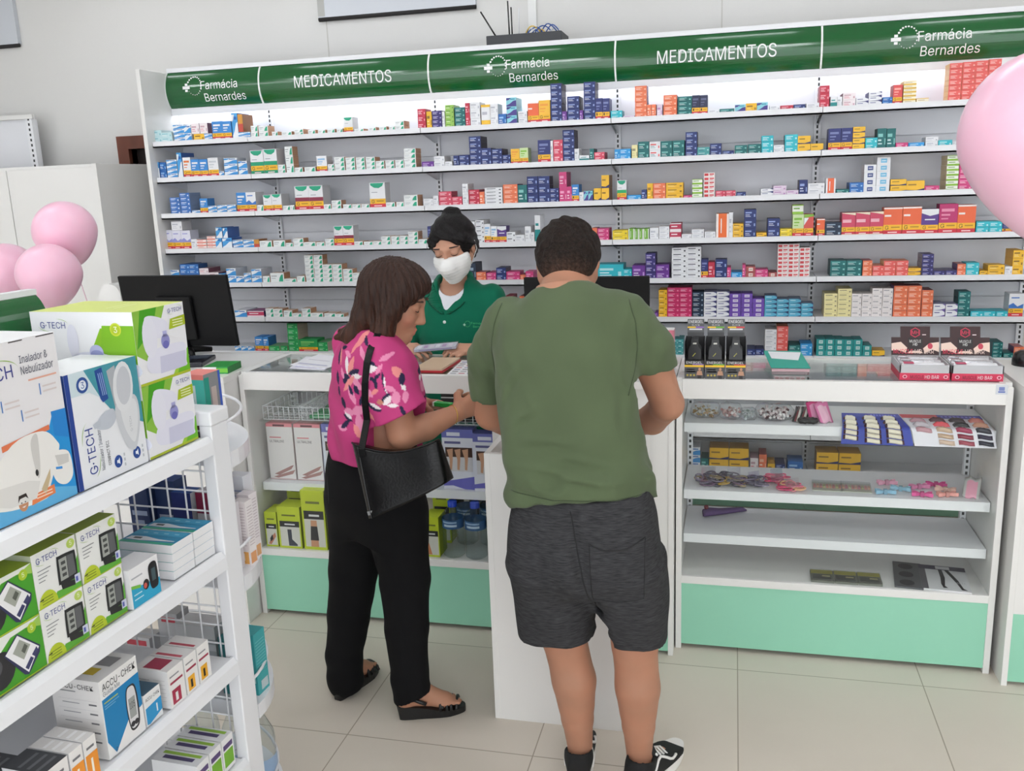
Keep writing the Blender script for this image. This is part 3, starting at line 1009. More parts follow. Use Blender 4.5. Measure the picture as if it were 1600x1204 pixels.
3 3 -0.112 0.050 1.567 0.113 6 RW
3 3 -0.061 0.044 1.567 0.029 2 PR
3 3 -0.016 0.044 1.567 0.028 2 PR
3 3 0.031 0.042 1.567 0.020 1 NV
3 3 0.145 0.055 1.567 0.032 2 WN
3 3 0.201 0.056 1.567 0.044 2 PV
3 3 0.256 0.052 1.567 0.021 1 PV
3 3 0.303 0.036 1.567 0.065 1 NV
1 4 0.379 0.040 1.938 0.095 3 RD
1 4 0.418 0.027 1.938 0.047 1 WT
1 4 0.443 0.020 1.938 0.044 1 W
1 4 0.482 0.053 1.938 0.059 2 PW
1 4 0.536 0.051 1.938 0.035 2 WN
1 4 0.589 0.053 1.938 0.057 3 WN
1 4 0.639 0.040 1.938 0.032 2 BL
1 4 0.679 0.037 1.938 0.080 1 gRD
1 4 0.727 0.051 1.938 0.094 6 CY
1 4 0.781 0.048 1.938 0.020 1 CY
1 4 0.905 0.050 1.938 0.155 7 CO
1 4 0.956 0.049 1.938 0.157 7 CO
1 4 1.006 0.049 1.938 0.159 7 CO
1 4 1.056 0.048 1.938 0.162 7 CO
2 4 0.428 0.052 1.754 0.095 1 gNV
2 4 0.479 0.047 1.754 0.095 1 gNV
2 4 0.529 0.050 1.754 0.098 4 YN
2 4 0.581 0.049 1.754 0.049 2 AQ
2 4 0.624 0.037 1.754 0.086 1 TE
2 4 0.662 0.036 1.754 0.084 1 TE
2 4 0.707 0.049 1.754 0.022 1 PK
2 4 0.766 0.064 1.754 0.020 1 SK
2 4 0.828 0.050 1.754 0.042 2 W
2 4 0.882 0.055 1.754 0.025 1 AQ
2 4 0.919 0.016 1.754 0.017 1 W
3 4 0.359 0.071 1.567 0.049 2 W
3 4 0.420 0.041 1.567 0.068 1 OW
3 4 0.471 0.055 1.567 0.018 1 TE
3 4 0.529 0.058 1.567 0.046 2 BL
3 4 0.584 0.050 1.567 0.121 4 WQ
3 4 0.638 0.055 1.567 0.151 5 WS
3 4 0.702 0.065 1.567 0.054 2 YN
3 4 0.773 0.074 1.567 0.045 1 YN
3 4 0.841 0.059 1.567 0.021 1 PK
3 4 0.920 0.048 1.567 0.148 7 GW
3 4 0.973 0.054 1.567 0.113 5 PK
3 4 1.018 0.029 1.567 0.026 1 TE
4 4 0.384 0.035 1.381 0.076 1 gOR
4 4 0.438 0.070 1.381 0.060 2 DK
4 4 0.503 0.058 1.381 0.100 1 gMC
4 4 0.562 0.059 1.381 0.101 1 gMC
4 4 0.621 0.056 1.381 0.102 1 gMC
4 4 0.688 0.077 1.381 0.118 1 gOR
4 4 0.767 0.077 1.381 0.119 1 gOR
4 4 0.841 0.070 1.381 0.107 1 gPU
4 4 0.915 0.074 1.381 0.127 1 gMG
4 4 0.989 0.072 1.381 0.121 1 gOR
4 4 1.055 0.051 1.381 0.048 2 AQ
4 4 1.107 0.051 1.381 0.047 2 AQ
4 4 1.157 0.047 1.381 0.040 1 gNV
5 4 0.466 0.067 1.196 0.073 3 TE
5 4 0.534 0.066 1.196 0.073 3 TE
5 4 0.591 0.040 1.196 0.071 3 OR
5 4 0.637 0.047 1.196 0.047 2 CO
5 4 0.686 0.050 1.196 0.068 3 CO
5 4 0.738 0.051 1.196 0.068 3 CO
5 4 0.791 0.052 1.196 0.034 2 YN
5 4 0.843 0.048 1.196 0.096 5 VN
5 4 0.894 0.047 1.196 0.021 1 VN
5 4 0.942 0.046 1.196 0.022 1 VN
5 4 0.983 0.034 1.196 0.050 2 OR
5 4 1.028 0.053 1.196 0.054 2 AQ
5 4 1.074 0.032 1.196 0.018 1 YE
5 4 1.123 0.065 1.196 0.044 2 YE
5 4 1.172 0.029 1.196 0.036 1 W
5 4 1.208 0.042 1.196 0.106 3 YE
6 4 0.441 0.057 1.011 0.107 5 CR
6 4 0.501 0.059 1.011 0.129 6 CR
6 4 0.553 0.042 1.011 0.106 4 PS
6 4 0.597 0.042 1.011 0.106 4 PS
6 4 0.640 0.042 1.011 0.130 5 PS
6 4 0.685 0.043 1.011 0.129 5 PS
6 4 0.738 0.058 1.011 0.141 5 OR
6 4 0.797 0.057 1.011 0.141 5 OR
6 4 0.852 0.047 1.011 0.120 4 OR
6 4 0.903 0.049 1.011 0.058 2 WV
6 4 0.954 0.049 1.011 0.057 2 WV
6 4 1.004 0.050 1.011 0.112 4 TE
6 4 1.059 0.051 1.011 0.024 1 AQ
6 4 1.111 0.050 1.011 0.024 1 AQ
6 4 1.161 0.047 1.011 0.023 1 AQ
6 4 1.215 0.058 1.011 0.101 1 gWB
7 4 0.405 0.039 0.827 0.079 3 TQ
7 4 0.446 0.040 0.827 0.079 3 TQ
7 4 0.487 0.040 0.827 0.079 3 TQ
7 4 0.527 0.039 0.827 0.078 3 TQ
7 4 0.567 0.039 0.827 0.078 3 TQ
7 4 0.608 0.039 0.827 0.051 2 TQ
7 4 0.658 0.054 0.827 0.027 1 YN
7 4 1.155 0.041 0.827 0.069 4 TE
7 4 1.200 0.041 0.827 0.021 1 TE
7 4 1.241 0.040 0.827 0.049 2 OR
4 2 -1.474 0.032 1.381 0.087 1 gNV
4 2 -1.262 0.039 1.381 0.106 4 W
4 2 -1.219 0.043 1.381 0.111 5 WB
4 2 -1.180 0.032 1.381 0.091 1 gWR
4 2 -1.147 0.031 1.381 0.080 1 gWR
4 2 -1.107 0.046 1.381 0.079 1 gPU
4 2 -1.062 0.043 1.381 0.050 2 WB
4 2 -1.016 0.046 1.381 0.035 1 W
4 2 -0.975 0.030 1.381 0.075 1 W
4 2 -0.951 0.015 1.381 0.046 1 W
4 2 -0.927 0.027 1.381 0.127 1 WT
4 2 -0.648 0.025 1.381 0.060 1 OR
4 2 -0.606 0.055 1.381 0.057 3 PK
5 2 -1.264 0.033 1.196 0.085 1 DK
5 2 -1.221 0.050 1.196 0.041 2 OR
5 2 -1.170 0.049 1.196 0.037 2 PK
5 2 -1.118 0.050 1.196 0.061 2 NV
5 2 -1.058 0.069 1.196 0.041 2 PK
5 2 -1.009 0.027 1.196 0.025 1 OR
5 2 -0.974 0.039 1.196 0.041 1 PK
5 2 -0.575 0.126 1.196 0.069 1 AQ
5 2 -0.491 0.040 1.196 0.046 2 AQ
6 2 -1.087 0.037 1.011 0.104 2 RD
6 2 -1.011 0.035 1.011 0.104 1 OR
4 3 -0.524 0.073 1.381 0.046 2 YL
4 3 -0.472 0.027 1.381 0.052 1 GV
4 3 -0.448 0.019 1.381 0.050 1 GV
4 3 -0.427 0.020 1.381 0.050 1 GV
4 3 -0.402 0.027 1.381 0.050 1 GV
4 3 -0.364 0.041 1.381 0.054 1 W
4 3 -0.317 0.047 1.381 0.060 3 W
4 3 -0.265 0.052 1.381 0.073 2 RM
4 3 -0.213 0.045 1.381 0.021 1 W
4 3 -0.161 0.056 1.381 0.042 2 W
4 3 -0.106 0.049 1.381 0.031 2 W
4 3 -0.050 0.057 1.381 0.111 1 OV
4 3 -0.012 0.017 1.381 0.116 1 W
4 3 0.021 0.047 1.381 0.064 3 YE
4 3 0.074 0.053 1.381 0.127 3 NV
4 3 0.126 0.045 1.381 0.020 1 YE
4 3 0.178 0.054 1.381 0.084 2 NV
4 3 0.234 0.052 1.381 0.036 2 YL
4 3 0.286 0.048 1.381 0.099 1 gGL
4 3 0.283 0.048 1.481 0.042 1 GW
4 3 0.332 0.041 1.381 0.098 1 gRE
5 3 -0.437 0.062 1.196 0.063 1 PU
5 3 -0.381 0.047 1.196 0.120 4 VI
5 3 -0.325 0.063 1.196 0.065 2 PU
5 3 -0.247 0.069 1.196 0.144 6 WB
5 3 -0.179 0.066 1.196 0.147 6 WB
5 3 -0.129 0.031 1.196 0.086 1 gNV
5 3 -0.097 0.030 1.196 0.073 1 RD
5 3 -0.053 0.053 1.196 0.086 2 NV
5 3 -0.017 0.017 1.196 0.048 1 PK
5 3 0.018 0.049 1.196 0.025 1 SK
5 3 0.051 0.014 1.196 0.059 1 PK
5 3 0.081 0.042 1.196 0.051 2 MR
5 3 0.131 0.056 1.196 0.037 2 PK
5 3 0.180 0.038 1.196 0.022 1 MR
5 3 0.224 0.046 1.196 0.152 8 RW
5 3 0.271 0.047 1.196 0.152 8 RW
5 3 0.320 0.046 1.196 0.134 7 RW
6 3 -0.353 0.017 1.011 0.021 1 PU
6 3 -0.323 0.039 1.011 0.130 5 YE
6 3 -0.274 0.057 1.011 0.141 6 MG
6 3 -0.216 0.058 1.011 0.141 6 MG
6 3 -0.158 0.053 1.011 0.120 5 DK
6 3 -0.101 0.058 1.011 0.119 5 WN
6 3 -0.042 0.057 1.011 0.120 5 WN
6 3 0.014 0.052 1.011 0.110 5 VL
6 3 0.067 0.051 1.011 0.110 5 VL
6 3 0.120 0.052 1.011 0.086 4 VL
6 3 0.175 0.054 1.011 0.100 5 ST
6 3 0.229 0.052 1.011 0.083 4 ST
6 3 0.283 0.054 1.011 0.084 4 ST
6 3 0.338 0.052 1.011 0.063 3 ST
7 3 -0.262 0.021 0.827 0.075 3 TA
7 3 -0.238 0.025 0.827 0.075 3 TA
7 3 0.092 0.037 0.827 0.029 1 NV
7 3 0.131 0.039 0.827 0.029 1 NV
7 3 0.180 0.052 0.827 0.124 5 W
7 3 0.232 0.050 0.827 0.140 5 CO
7 3 0.287 0.052 0.827 0.050 2 TE
7 3 0.341 0.053 0.827 0.057 2 SK
'''
cols = []
for ln in TAB.strip().split('\n'):
    a = ln.split()
    cols.append([int(a[0]), int(a[1])] + [float(v) for v in a[2:6]] + [int(a[6]), a[7]])
cols.sort(key=lambda c: (c[0], c[1], c[2], c[4]))
_cart = {}
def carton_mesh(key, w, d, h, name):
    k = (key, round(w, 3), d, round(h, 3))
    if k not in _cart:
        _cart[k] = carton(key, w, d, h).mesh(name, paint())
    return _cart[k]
insts = []
count = {}
for s, by, x, w, z, h, n, key in cols:
    count[(s, by)] = count.get((s, by), 0) + 1
    q = count[(s, by)]
    kind = 'generic_drug_box' if key in GK else ('white_green_tablet_box' if key == 'WG' else 'medicine_box')
    hh = h / n
    d = R.choice((0.07, 0.08, 0.09)) if key in GK else (R.choice((.06, .07, .08)) if key == 'WG' else R.choice((0.09, 0.105, 0.12)))
    y = YF + 0.025 + R.uniform(0, 0.006)
    for lv in range(n):
        insts.append((kind, key, s, by, q, lv, n, x + R.uniform(-0.0004, 0.0004) * (n > 1), y + R.uniform(0, 0.004), z + lv * hh, w, d, hh - (0.0006 if n > 1 else 0)))
# medicine boxes: the 300 that show largest stand alone, the rest are one mass
med = sorted((i for i in insts if i[0] == 'medicine_box'), key=lambda i: -i[10] * i[12] * (0.2 if (i[3] == 2 and i[2] > 4) else 1))
rest = med[300:]
single = med[:300] + [i for i in insts if i[0] != 'medicine_box']
nstack = count
for kind, key, s, by, q, lv, n, x, y, z, w, d, h in single:
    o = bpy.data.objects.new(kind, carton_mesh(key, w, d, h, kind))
    COL.objects.link(o)
    o.location = (x, y, z)
    look = KEYS[key][0] if key in KEYS else GK[key][0]
    noun = {'medicine_box': 'medicine box', 'generic_drug_box': 'yellow-banded box', 'white_green_tablet_box': 'tablet box'}[kind]
    lev = ('' if n == 1 else (', topmost in' if lv == n - 1 else (', lowest in' if lv == 0 else ', %s up in' % ORD[lv + 1])))
    lab = '%s %s%s %s stack from left, %s, %s' % (look, noun, lev or ',', ORD[q], SHELF[s], BAY[by]) if n > 1 else '%s %s, %s column from left, %s, %s' % (look, noun, ORD[q], SHELF[s], BAY[by])
    tag(o, lab, 'medicine box', {'medicine_box': 'medicine boxes on the wall shelves', 'generic_drug_box': 'yellow-banded medicine boxes on the wall shelves', 'white_green_tablet_box': 'white and green tablet boxes on the wall shelves'}[kind])
b = MB()
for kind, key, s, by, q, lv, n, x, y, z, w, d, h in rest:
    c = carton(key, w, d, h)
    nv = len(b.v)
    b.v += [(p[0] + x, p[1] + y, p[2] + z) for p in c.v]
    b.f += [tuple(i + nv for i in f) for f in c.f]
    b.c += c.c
tag(b.build('stacked_medicine_boxes', paint()), 'the many smaller medicine boxes in low stacks all along the wall shelves', 'medicine boxes', kind='stuff')

# ------------------------------------------------------------------ counters
def wpart(b, name, m, parent, **k):
    """mesh given in world coordinates, made a part of an unrotated thing"""
    o = b.build(name, m, parent, **k)
    p, t = parent, Vector((0, 0, 0))
    while p is not None:
        t += p.location
        p = p.parent
    o.data.transform(Matrix.Translation(-t))
    return o
clear = glass_mat('clear_glass', (0.95, 0.975, 0.965), 1.42)
film = glass_mat('clear_plastic_film', (0.93, 0.94, 0.95), 1.5, 0.12)
SF, SBK = 3.036, 3.43
def slots(b, x0, x1, y, z0, z1, step=0.022):
    z = z0
    while z < z1:
        b.box(x0, x1, y - 0.0006, y, z, z + step * 0.5, (52, 54, 56))
        z += step
def showcase(x0, x1, label, shelves, right_open=False):
    t = thing('display_counter', label, 'counter', ((x0 + x1) / 2, 3.23, 0), group='glass display counters')
    for xa in (x0, x1 - 0.02):
        wpart(MB().box(xa, xa + 0.02, SF, SBK, 0.0, 0.988), 'side_panel', w_lam(), t, bevel=0.001)
    xa, xb = x0 + 0.02, x1 - 0.02
    wpart(MB().box(xa, xb, SF - 0.004, SF + 0.02, 0.932, 1.0), 'front_rail', w_lam(), t, bevel=0.0015)
    wpart(MB().box(xa, xb, SBK - 0.025, SBK, 0.95, 1.0), 'back_rail', w_lam(), t, bevel=0.001)
    for xr in (x0, x1 - 0.035):
        wpart(MB().box(xr, xr + 0.035, SF + 0.02, SBK - 0.025, 0.988, 1.0), 'top_rail', w_lam(), t)
    wpart(MB().box(x0 + 0.035, x1 - 0.035, SF + 0.02, SBK - 0.025, 0.993, 0.999), 'glass_top', clear, t)
    wpart(MB().quad((xa, SF + 0.012, 0.282), (xb, SF + 0.012, 0.282), (xb, SF + 0.012, 0.932), (xa, SF + 0.012, 0.932)), 'glass_front', clear, t)
    wpart(MB().box(xa, xb, SF, SBK, 0.2546, 0.282), 'deck', w_lam(), t, bevel=0.001)
    wpart(MB().box(xa, xb, SF + 0.004, SF + 0.022, 0.018, 0.2546), 'kick_panel', mint(), t)
    for z in shelves:
        b = MB().box(xa + 0.004, xb - 0.004, 3.10, 3.385, z - 0.018, z).box(xa + 0.004, xb - 0.004, 3.095, 3.10, z - 0.032, z + 0.001)
        wpart(b, 'shelf', w_metal(), t)
    for xx in (xa + 0.002, xb - 0.022):
        b = MB().box(xx, xx + 0.02, 3.388, 3.41, 0.282, 0.95)
        slots(b, xx + 0.006, xx + 0.014, 3.388, 0.30, 0.94)
        wpart(b, 'slotted_upright', paint(), t)
    return t
RX0, RX1 = -0.179, 0.861
LX0, LX1 = -1.832, -0.815
rs = showcase(RX0, RX1, 'white glass display counter holding nail cards and hair clips, mint base', (0.83, 0.585, 0.42))
wpart(MB().box(0.808, 0.842, SF - 0.0048, SF - 0.004, 0.967, 0.998, (206, 210, 216)).box(0.815, 0.835, SF - 0.0052, SF - 0.0048, 0.973, 0.977, (70, 96, 176)).box(0.817, 0.833, SF - 0.0052, SF - 0.0048, 0.979, 0.991, (120, 134, 190)), 'maker_sticker', paint(), rs)
ls = showcase(LX0, LX1, 'white glass display counter behind the pink-bloused woman, mint base', (0.54,))
wpart(MB().box(LX0 + 0.026, LX1 - 0.026, 3.11, 3.385, 0.786, 0.792), 'glass_shelf', clear, ls)
def cabinet(name, x0, x1, y0, label, z=1.0, base=True, y1=SBK, mintz=0.255):
    t = thing(name, label, 'counter', ((x0 + x1) / 2, (y0 + y1) / 2, 0))
    wpart(MB().box(x0, x1, y0 - 0.004, y1, z - 0.025, z), 'top', w_lam(), t, bevel=0.0015)
    wpart(MB().box(x0 + 0.002, x0 + 0.02, y0, y1, 0.0, z - 0.025), 'side_panel', w_lam(), t, bevel=0.001)
    wpart(MB().box(x1 - 0.02, x1 - 0.002, y0, y1, 0.0, z - 0.025), 'side_panel', w_lam(), t, bevel=0.001)
    wpart(MB().box(x0 + 0.02, x1 - 0.02, y0 + 0.004, y0 + 0.02, mintz if base else 0.0, z - 0.025), 'front_panel', w_lam(), t)
    if base:
        wpart(MB().box(x0 + 0.02, x1 - 0.02, y0 + 0.004, y0 + 0.02, 0.015, mintz), 'kick_panel', mint(), t)
    return t
cabinet('cash_counter', -0.812, -0.182, 2.975, 'white cash counter behind the bending man, jutting ahead of the glass counters')
cabinet('end_counter', 0.878, 2.1, 2.968, 'white counter with mint base beyond the nail card display counter')
cabinet('plain_counter', -2.95, -1.836, 2.941, 'white counter carrying the black monitor, beside the round-shelved stand', base=False)
# white kiosk the man leans on: open tray on top
KX0, KX1, KY0, KY1 = -0.714, -0.262, 2.49, 2.965
t = thing('kiosk_stand', 'tall white box stand with sunken top, in front of the bending man', 'stand', ((KX0 + KX1) / 2, (KY0 + KY1) / 2, 0))
wpart(MB().box(KX0, KX0 + 0.018, KY0, KY1, 0, 0.885), 'side_panel', w_lam(), t, bevel=0.001)
wpart(MB().box(KX1 - 0.018, KX1, KY0, KY1, 0, 0.885), 'side_panel', w_lam(), t, bevel=0.001)
wpart(MB().box(KX0 + 0.018, KX1 - 0.018, KY0 + 0.001, KY0 + 0.017, 0, 0.884), 'front_panel', w_lam(), t)
wpart(MB().box(KX0 + 0.018, KX1 - 0.018, KY1 - 0.018, KY1, 0, 0.884), 'back_panel', w_lam(), t)
wpart(MB().box(KX0 + 0.018, KX1 - 0.018, KY0 + 0.017, KY1 - 0.018, 0.835, 0.852), 'tray', w_lam(), t)

# ------------------------------------------------------------------ on the counters
BLK = (18, 18, 20)
def monitor(label, loc, rz, tilt, w, h, stand_h):
    t = thing('computer_monitor', label, 'monitor', loc, rz)
    s, c = math.sin(tilt), math.cos(tilt)
    ez = V((0, -s, c))
    ey = V((0, c, s))
    o = V((-w / 2, 0, stand_h))
    b = MB().obox(o, (w, 0, 0), ey * 0.018, ez * h, BLK)
    sc_ = b.build('screen_housing', mat('black_plastic', (13, 13, 14), 0.5, spec=.25, bump=(300, 0.03)), t, bevel=0.003)
    q = MB().obox(V((-w * 0.16, 0, stand_h)) - ey * 0.022 + ez * h * 0.1, (w * 0.32, 0, 0), ey * 0.022, ez * h * 0.62, BLK)
    q.build('rear_bulge', MATS['black_plastic'], t, bevel=0.006)
    f = MB()
    f.face_rect(frame(o + ey * 0.0186 + V((w, 0, 0)), (-1, 0, 0), ez), 0.008, w - 0.008, 0.016, h - 0.008, (12, 14, 18))
    f.build('screen', mat('dark_screen', (10, 12, 16), 0.15), sc_)
    st = MB().box(-0.03, 0.03, -0.02, 0.015, 0.012, stand_h + h * 0.35)
    st.build('neck', MATS['black_plastic'], t, bevel=0.004)
    ft = MB()
    for sx in (-1, 1):
        ft.tube([(0, 0, 0.022), (sx * 0.05, -0.03, 0.02), (sx * 0.092, -0.085, 0.011)], [0.016, 0.014, 0.011], n=10)
        ft.tube([(0, 0, 0.022), (sx * 0.05, 0.03, 0.02), (sx * 0.085, 0.07, 0.011)], [0.016, 0.014, 0.011], n=10)
    ft.build('foot', MATS['black_plastic'], t, smooth=True)
    return t
m1 = monitor('black computer monitor seen from behind on the plain white counter', (-2.275, 3.37, 1.0), 0.0, 0.13, 0.512, 0.305, 0.038)
monitor('black computer monitor behind the bending man\'s shoulders', (-0.535, 3.36, 1.0), 0.0, 0.03, 0.475, 0.30, 0.015)
# white arch-topped panel beside the monitor
b = MB()
pts = [(-0.055, 0)] + [(-0.055 + 0.055 - 0.055 * math.cos(a), 0.245 + 0.055 * math.sin(a)) for a in np.linspace(0, PI, 13)] + [(0.055, 0)]
n = len(pts)
b.poly([(x, 0, z) for x, z in pts]); b.poly([(x, 0.16, z) for x, z in reversed(pts)])
for i in range(n):
    (xa, za), (xb, zb) = pts[i], pts[(i + 1) % n]
    b.quad((xa, 0.16, za), (xb, 0.16, zb), (xb, 0, zb), (xa, 0, za))
tag(b.build('counter_divider', w_lam(), loc=(-2.648, 3.42, 1.0)), 'white round-topped divider standing beside the black monitor', 'divider')
# small things near the monitor
t = thing('pin_pad', 'dark flat card terminal lying on the white counter below the monitor', 'card terminal', (-2.11, 3.19, 1.0), 0.25)
MB().box(-0.055, 0.055, -0.09, 0.09, 0, 0.018, (34, 36, 44)).build('body', gloss(), t, bevel=0.004)
MB().box(-0.045, 0.045, 0.01, 0.075, 0.0182, 0.0188, (70, 80, 96)).build('display', gloss(), t)
def plain_box(name, label, cat, loc, rz, size, col, marks, side=None, top=None, group=None, m=None):
    w, d, h = size
    b = MB().box(-w / 2, w / 2, 0, d, 0, h, col, side=side or col, top=top or col)
    F = frame((-w / 2, 0, 0), (1, 0, 0), (0, 0, 1))
    for q in marks:
        b.face_rect(F, q[0] * w, q[1] * w, q[2] * h, q[3] * h, q[4], 0.0004 + 0.0002 * (len(q) > 5))
    o = b.build(name, m or paint(), None, loc=loc)
    o.rotation_euler = (0, 0, rz)
    return tag(o, label, cat, group)
plain_box('medicine_box', 'green and white medicine box lying flat at the plain counter\'s edge', 'medicine box', (-1.905, 3.0, 1.0), 0.10, (0.10, 0.12, 0.026), (40, 160, 70), [(.0, .55, .0, 1, (238, 240, 240)), (.55, 1, .2, .8, (120, 200, 60))], side=(24, 120, 50), top=(44, 150, 66))
plain_box('medicine_box', 'dark blue and white box standing beside the flat card terminal', 'medicine box', (-2.20, 3.10, 1.0), 0.1, (0.10, 0.05, 0.045), (54, 70, 140), [(.1, .8, .1, .3, (230, 232, 240)), (.1, .7, .6, .7, (180, 190, 220))], side=(40, 50, 110))
plain_box('product_carton', 'white carton with pink lid standing behind the man\'s right arm', 'box', (-0.245, 3.27, 1.0), 0, (0.085, 0.06, 0.128), (240, 238, 236), [(0, 1, .62, 1, (226, 134, 152)), (.12, .6, .3, .36, (210, 170, 178))], side=(228, 160, 172))
plain_box('product_carton', 'small white and blue carton on cash counter near man\'s elbow', 'box', (-0.215, 3.10, 1.0), 0, (0.05, 0.04, 0.075), (232, 238, 242), [(.1, .9, .1, .26, (90, 140, 190)), (.2, .8, .5, .6, (150, 180, 210))])
b = MB().lathe([(0.0, 0.052), (0.02, 0.05), (0.036, 0.04), (0.042, 0.022), (0.042, 0.0)], n=24, col=(20, 20, 22))
tag(b.build('barcode_reader_base', gloss(), loc=(0.975, 3.34, 1.0), smooth=True), 'small black domed gadget on the white counter beyond the bar boxes', 'gadget')
# paper things on the left glass counter
def sheet(name, label, cat, pts, th, col, z=0.9992, marks=(), m=None):
    b = MB()
    n = len(pts)
    P0 = [(x, y, z) for x, y in pts]
    P1 = [(x, y, z + th) for x, y in pts]
    b.poly(P1, col).poly(P0[::-1], col)
    for i in range(n):
        j = (i + 1) % n
        b.quad(P0[i], P0[j], P1[j], P1[i], col)
    A, B, D = V(P1[0]), V(P1[1]), V(P1[3])
    for (u0, u1, v0, v1, c) in marks:
        def Q(u, v): return A + (B - A) * u + (D - A) * v + V((0, 0, 0.0004))
        b.quad(Q(u0, v0), Q(u1, v0), Q(u1, v1), Q(u0, v1), c)
    ctr = V((sum(p[0] for p in pts) / n, sum(p[1] for p in pts) / n, z))
    o = b.build(name, m or paint(), loc=ctr)
    o.data.transform(Matrix.Translation(-ctr))
    return tag(o, label, cat)
sheet('paper_leaflet', 'lower of two white leaflets on the left glass counter top', 'leaflet', [(-1.66, 3.12), (-1.50, 3.09), (-1.53, 3.32), (-1.70, 3.35)], 0.002, (232, 232, 242), marks=[(.1, .8, .1, .3, (200, 200, 226))])
sheet('paper_leaflet', 'upper white leaflet fanned across another on the glass counter', 'leaflet', [(-1.68, 3.17), (-1.50, 3.11), (-1.46, 3.33), (-1.66, 3.38)], 0.003, (240, 240, 246), z=1.0016, marks=[(.1, .9, .12, .2, (190, 190, 214)), (.1, .7, .5, .54, (200, 196, 210))])
t = thing('notebook', 'kraft notebook with red cover edge on the glass counter', 'notebook', (-1.08, 3.18, 0.9995), -0.02)
MB().poly([(-.055, -.1, .016), (.055, -.1, .016), (.06, .11, .016), (-.05, .11, .016)], (206, 176, 148)).box(-.055, .055, -.1, .11, .008, .0158, (214, 190, 164)).build('pages', paint(), t)
MB().box(-.058, .058, -.103, .112, 0, .0078, (190, 36, 48)).build('cover', paint(), t)
mk = []
for r in range(7):
    for c in range(4):
        mk.append((.06 + c * .23, .06 + c * .23 + .16, .05 + r * .13, .05 + r * .13 + .05, ((150, 150, 160), (200, 90, 110), (120, 120, 170), (90, 90, 96))[(r * 3 + c * 5) % 4]))
sheet('price_sheet', 'white printed price sheet under the masked woman\'s left hand', 'sheet', [(-1.0, 3.05), (-0.86, 3.05), (-0.88, 3.32), (-1.02, 3.31)], 0.0012, (240, 238, 240), marks=mk)
# teal leaflet on the right glass counter
t = thing('leaflet_holder', 'teal leaflet with white panel in a clear holder on glass top', 'leaflet', (0.2, 3.25, 0.9995))
b = MB().obox((-.065, -.07, .012), (.13, .0, 0), (-.02, .21, .02), (0, 0, .0015), (50, 168, 150))
b.poly([(-.06, .04, .0245), (.03, .02, .0225), (.045, .12, .032), (-.07, .13, .033)], (240, 242, 246))
b.build('leaflet', paint(), t)
MB().box(-.062, .062, -.068, .1, 0, .010, (214, 178, 184)).build('base_card', paint(), t)

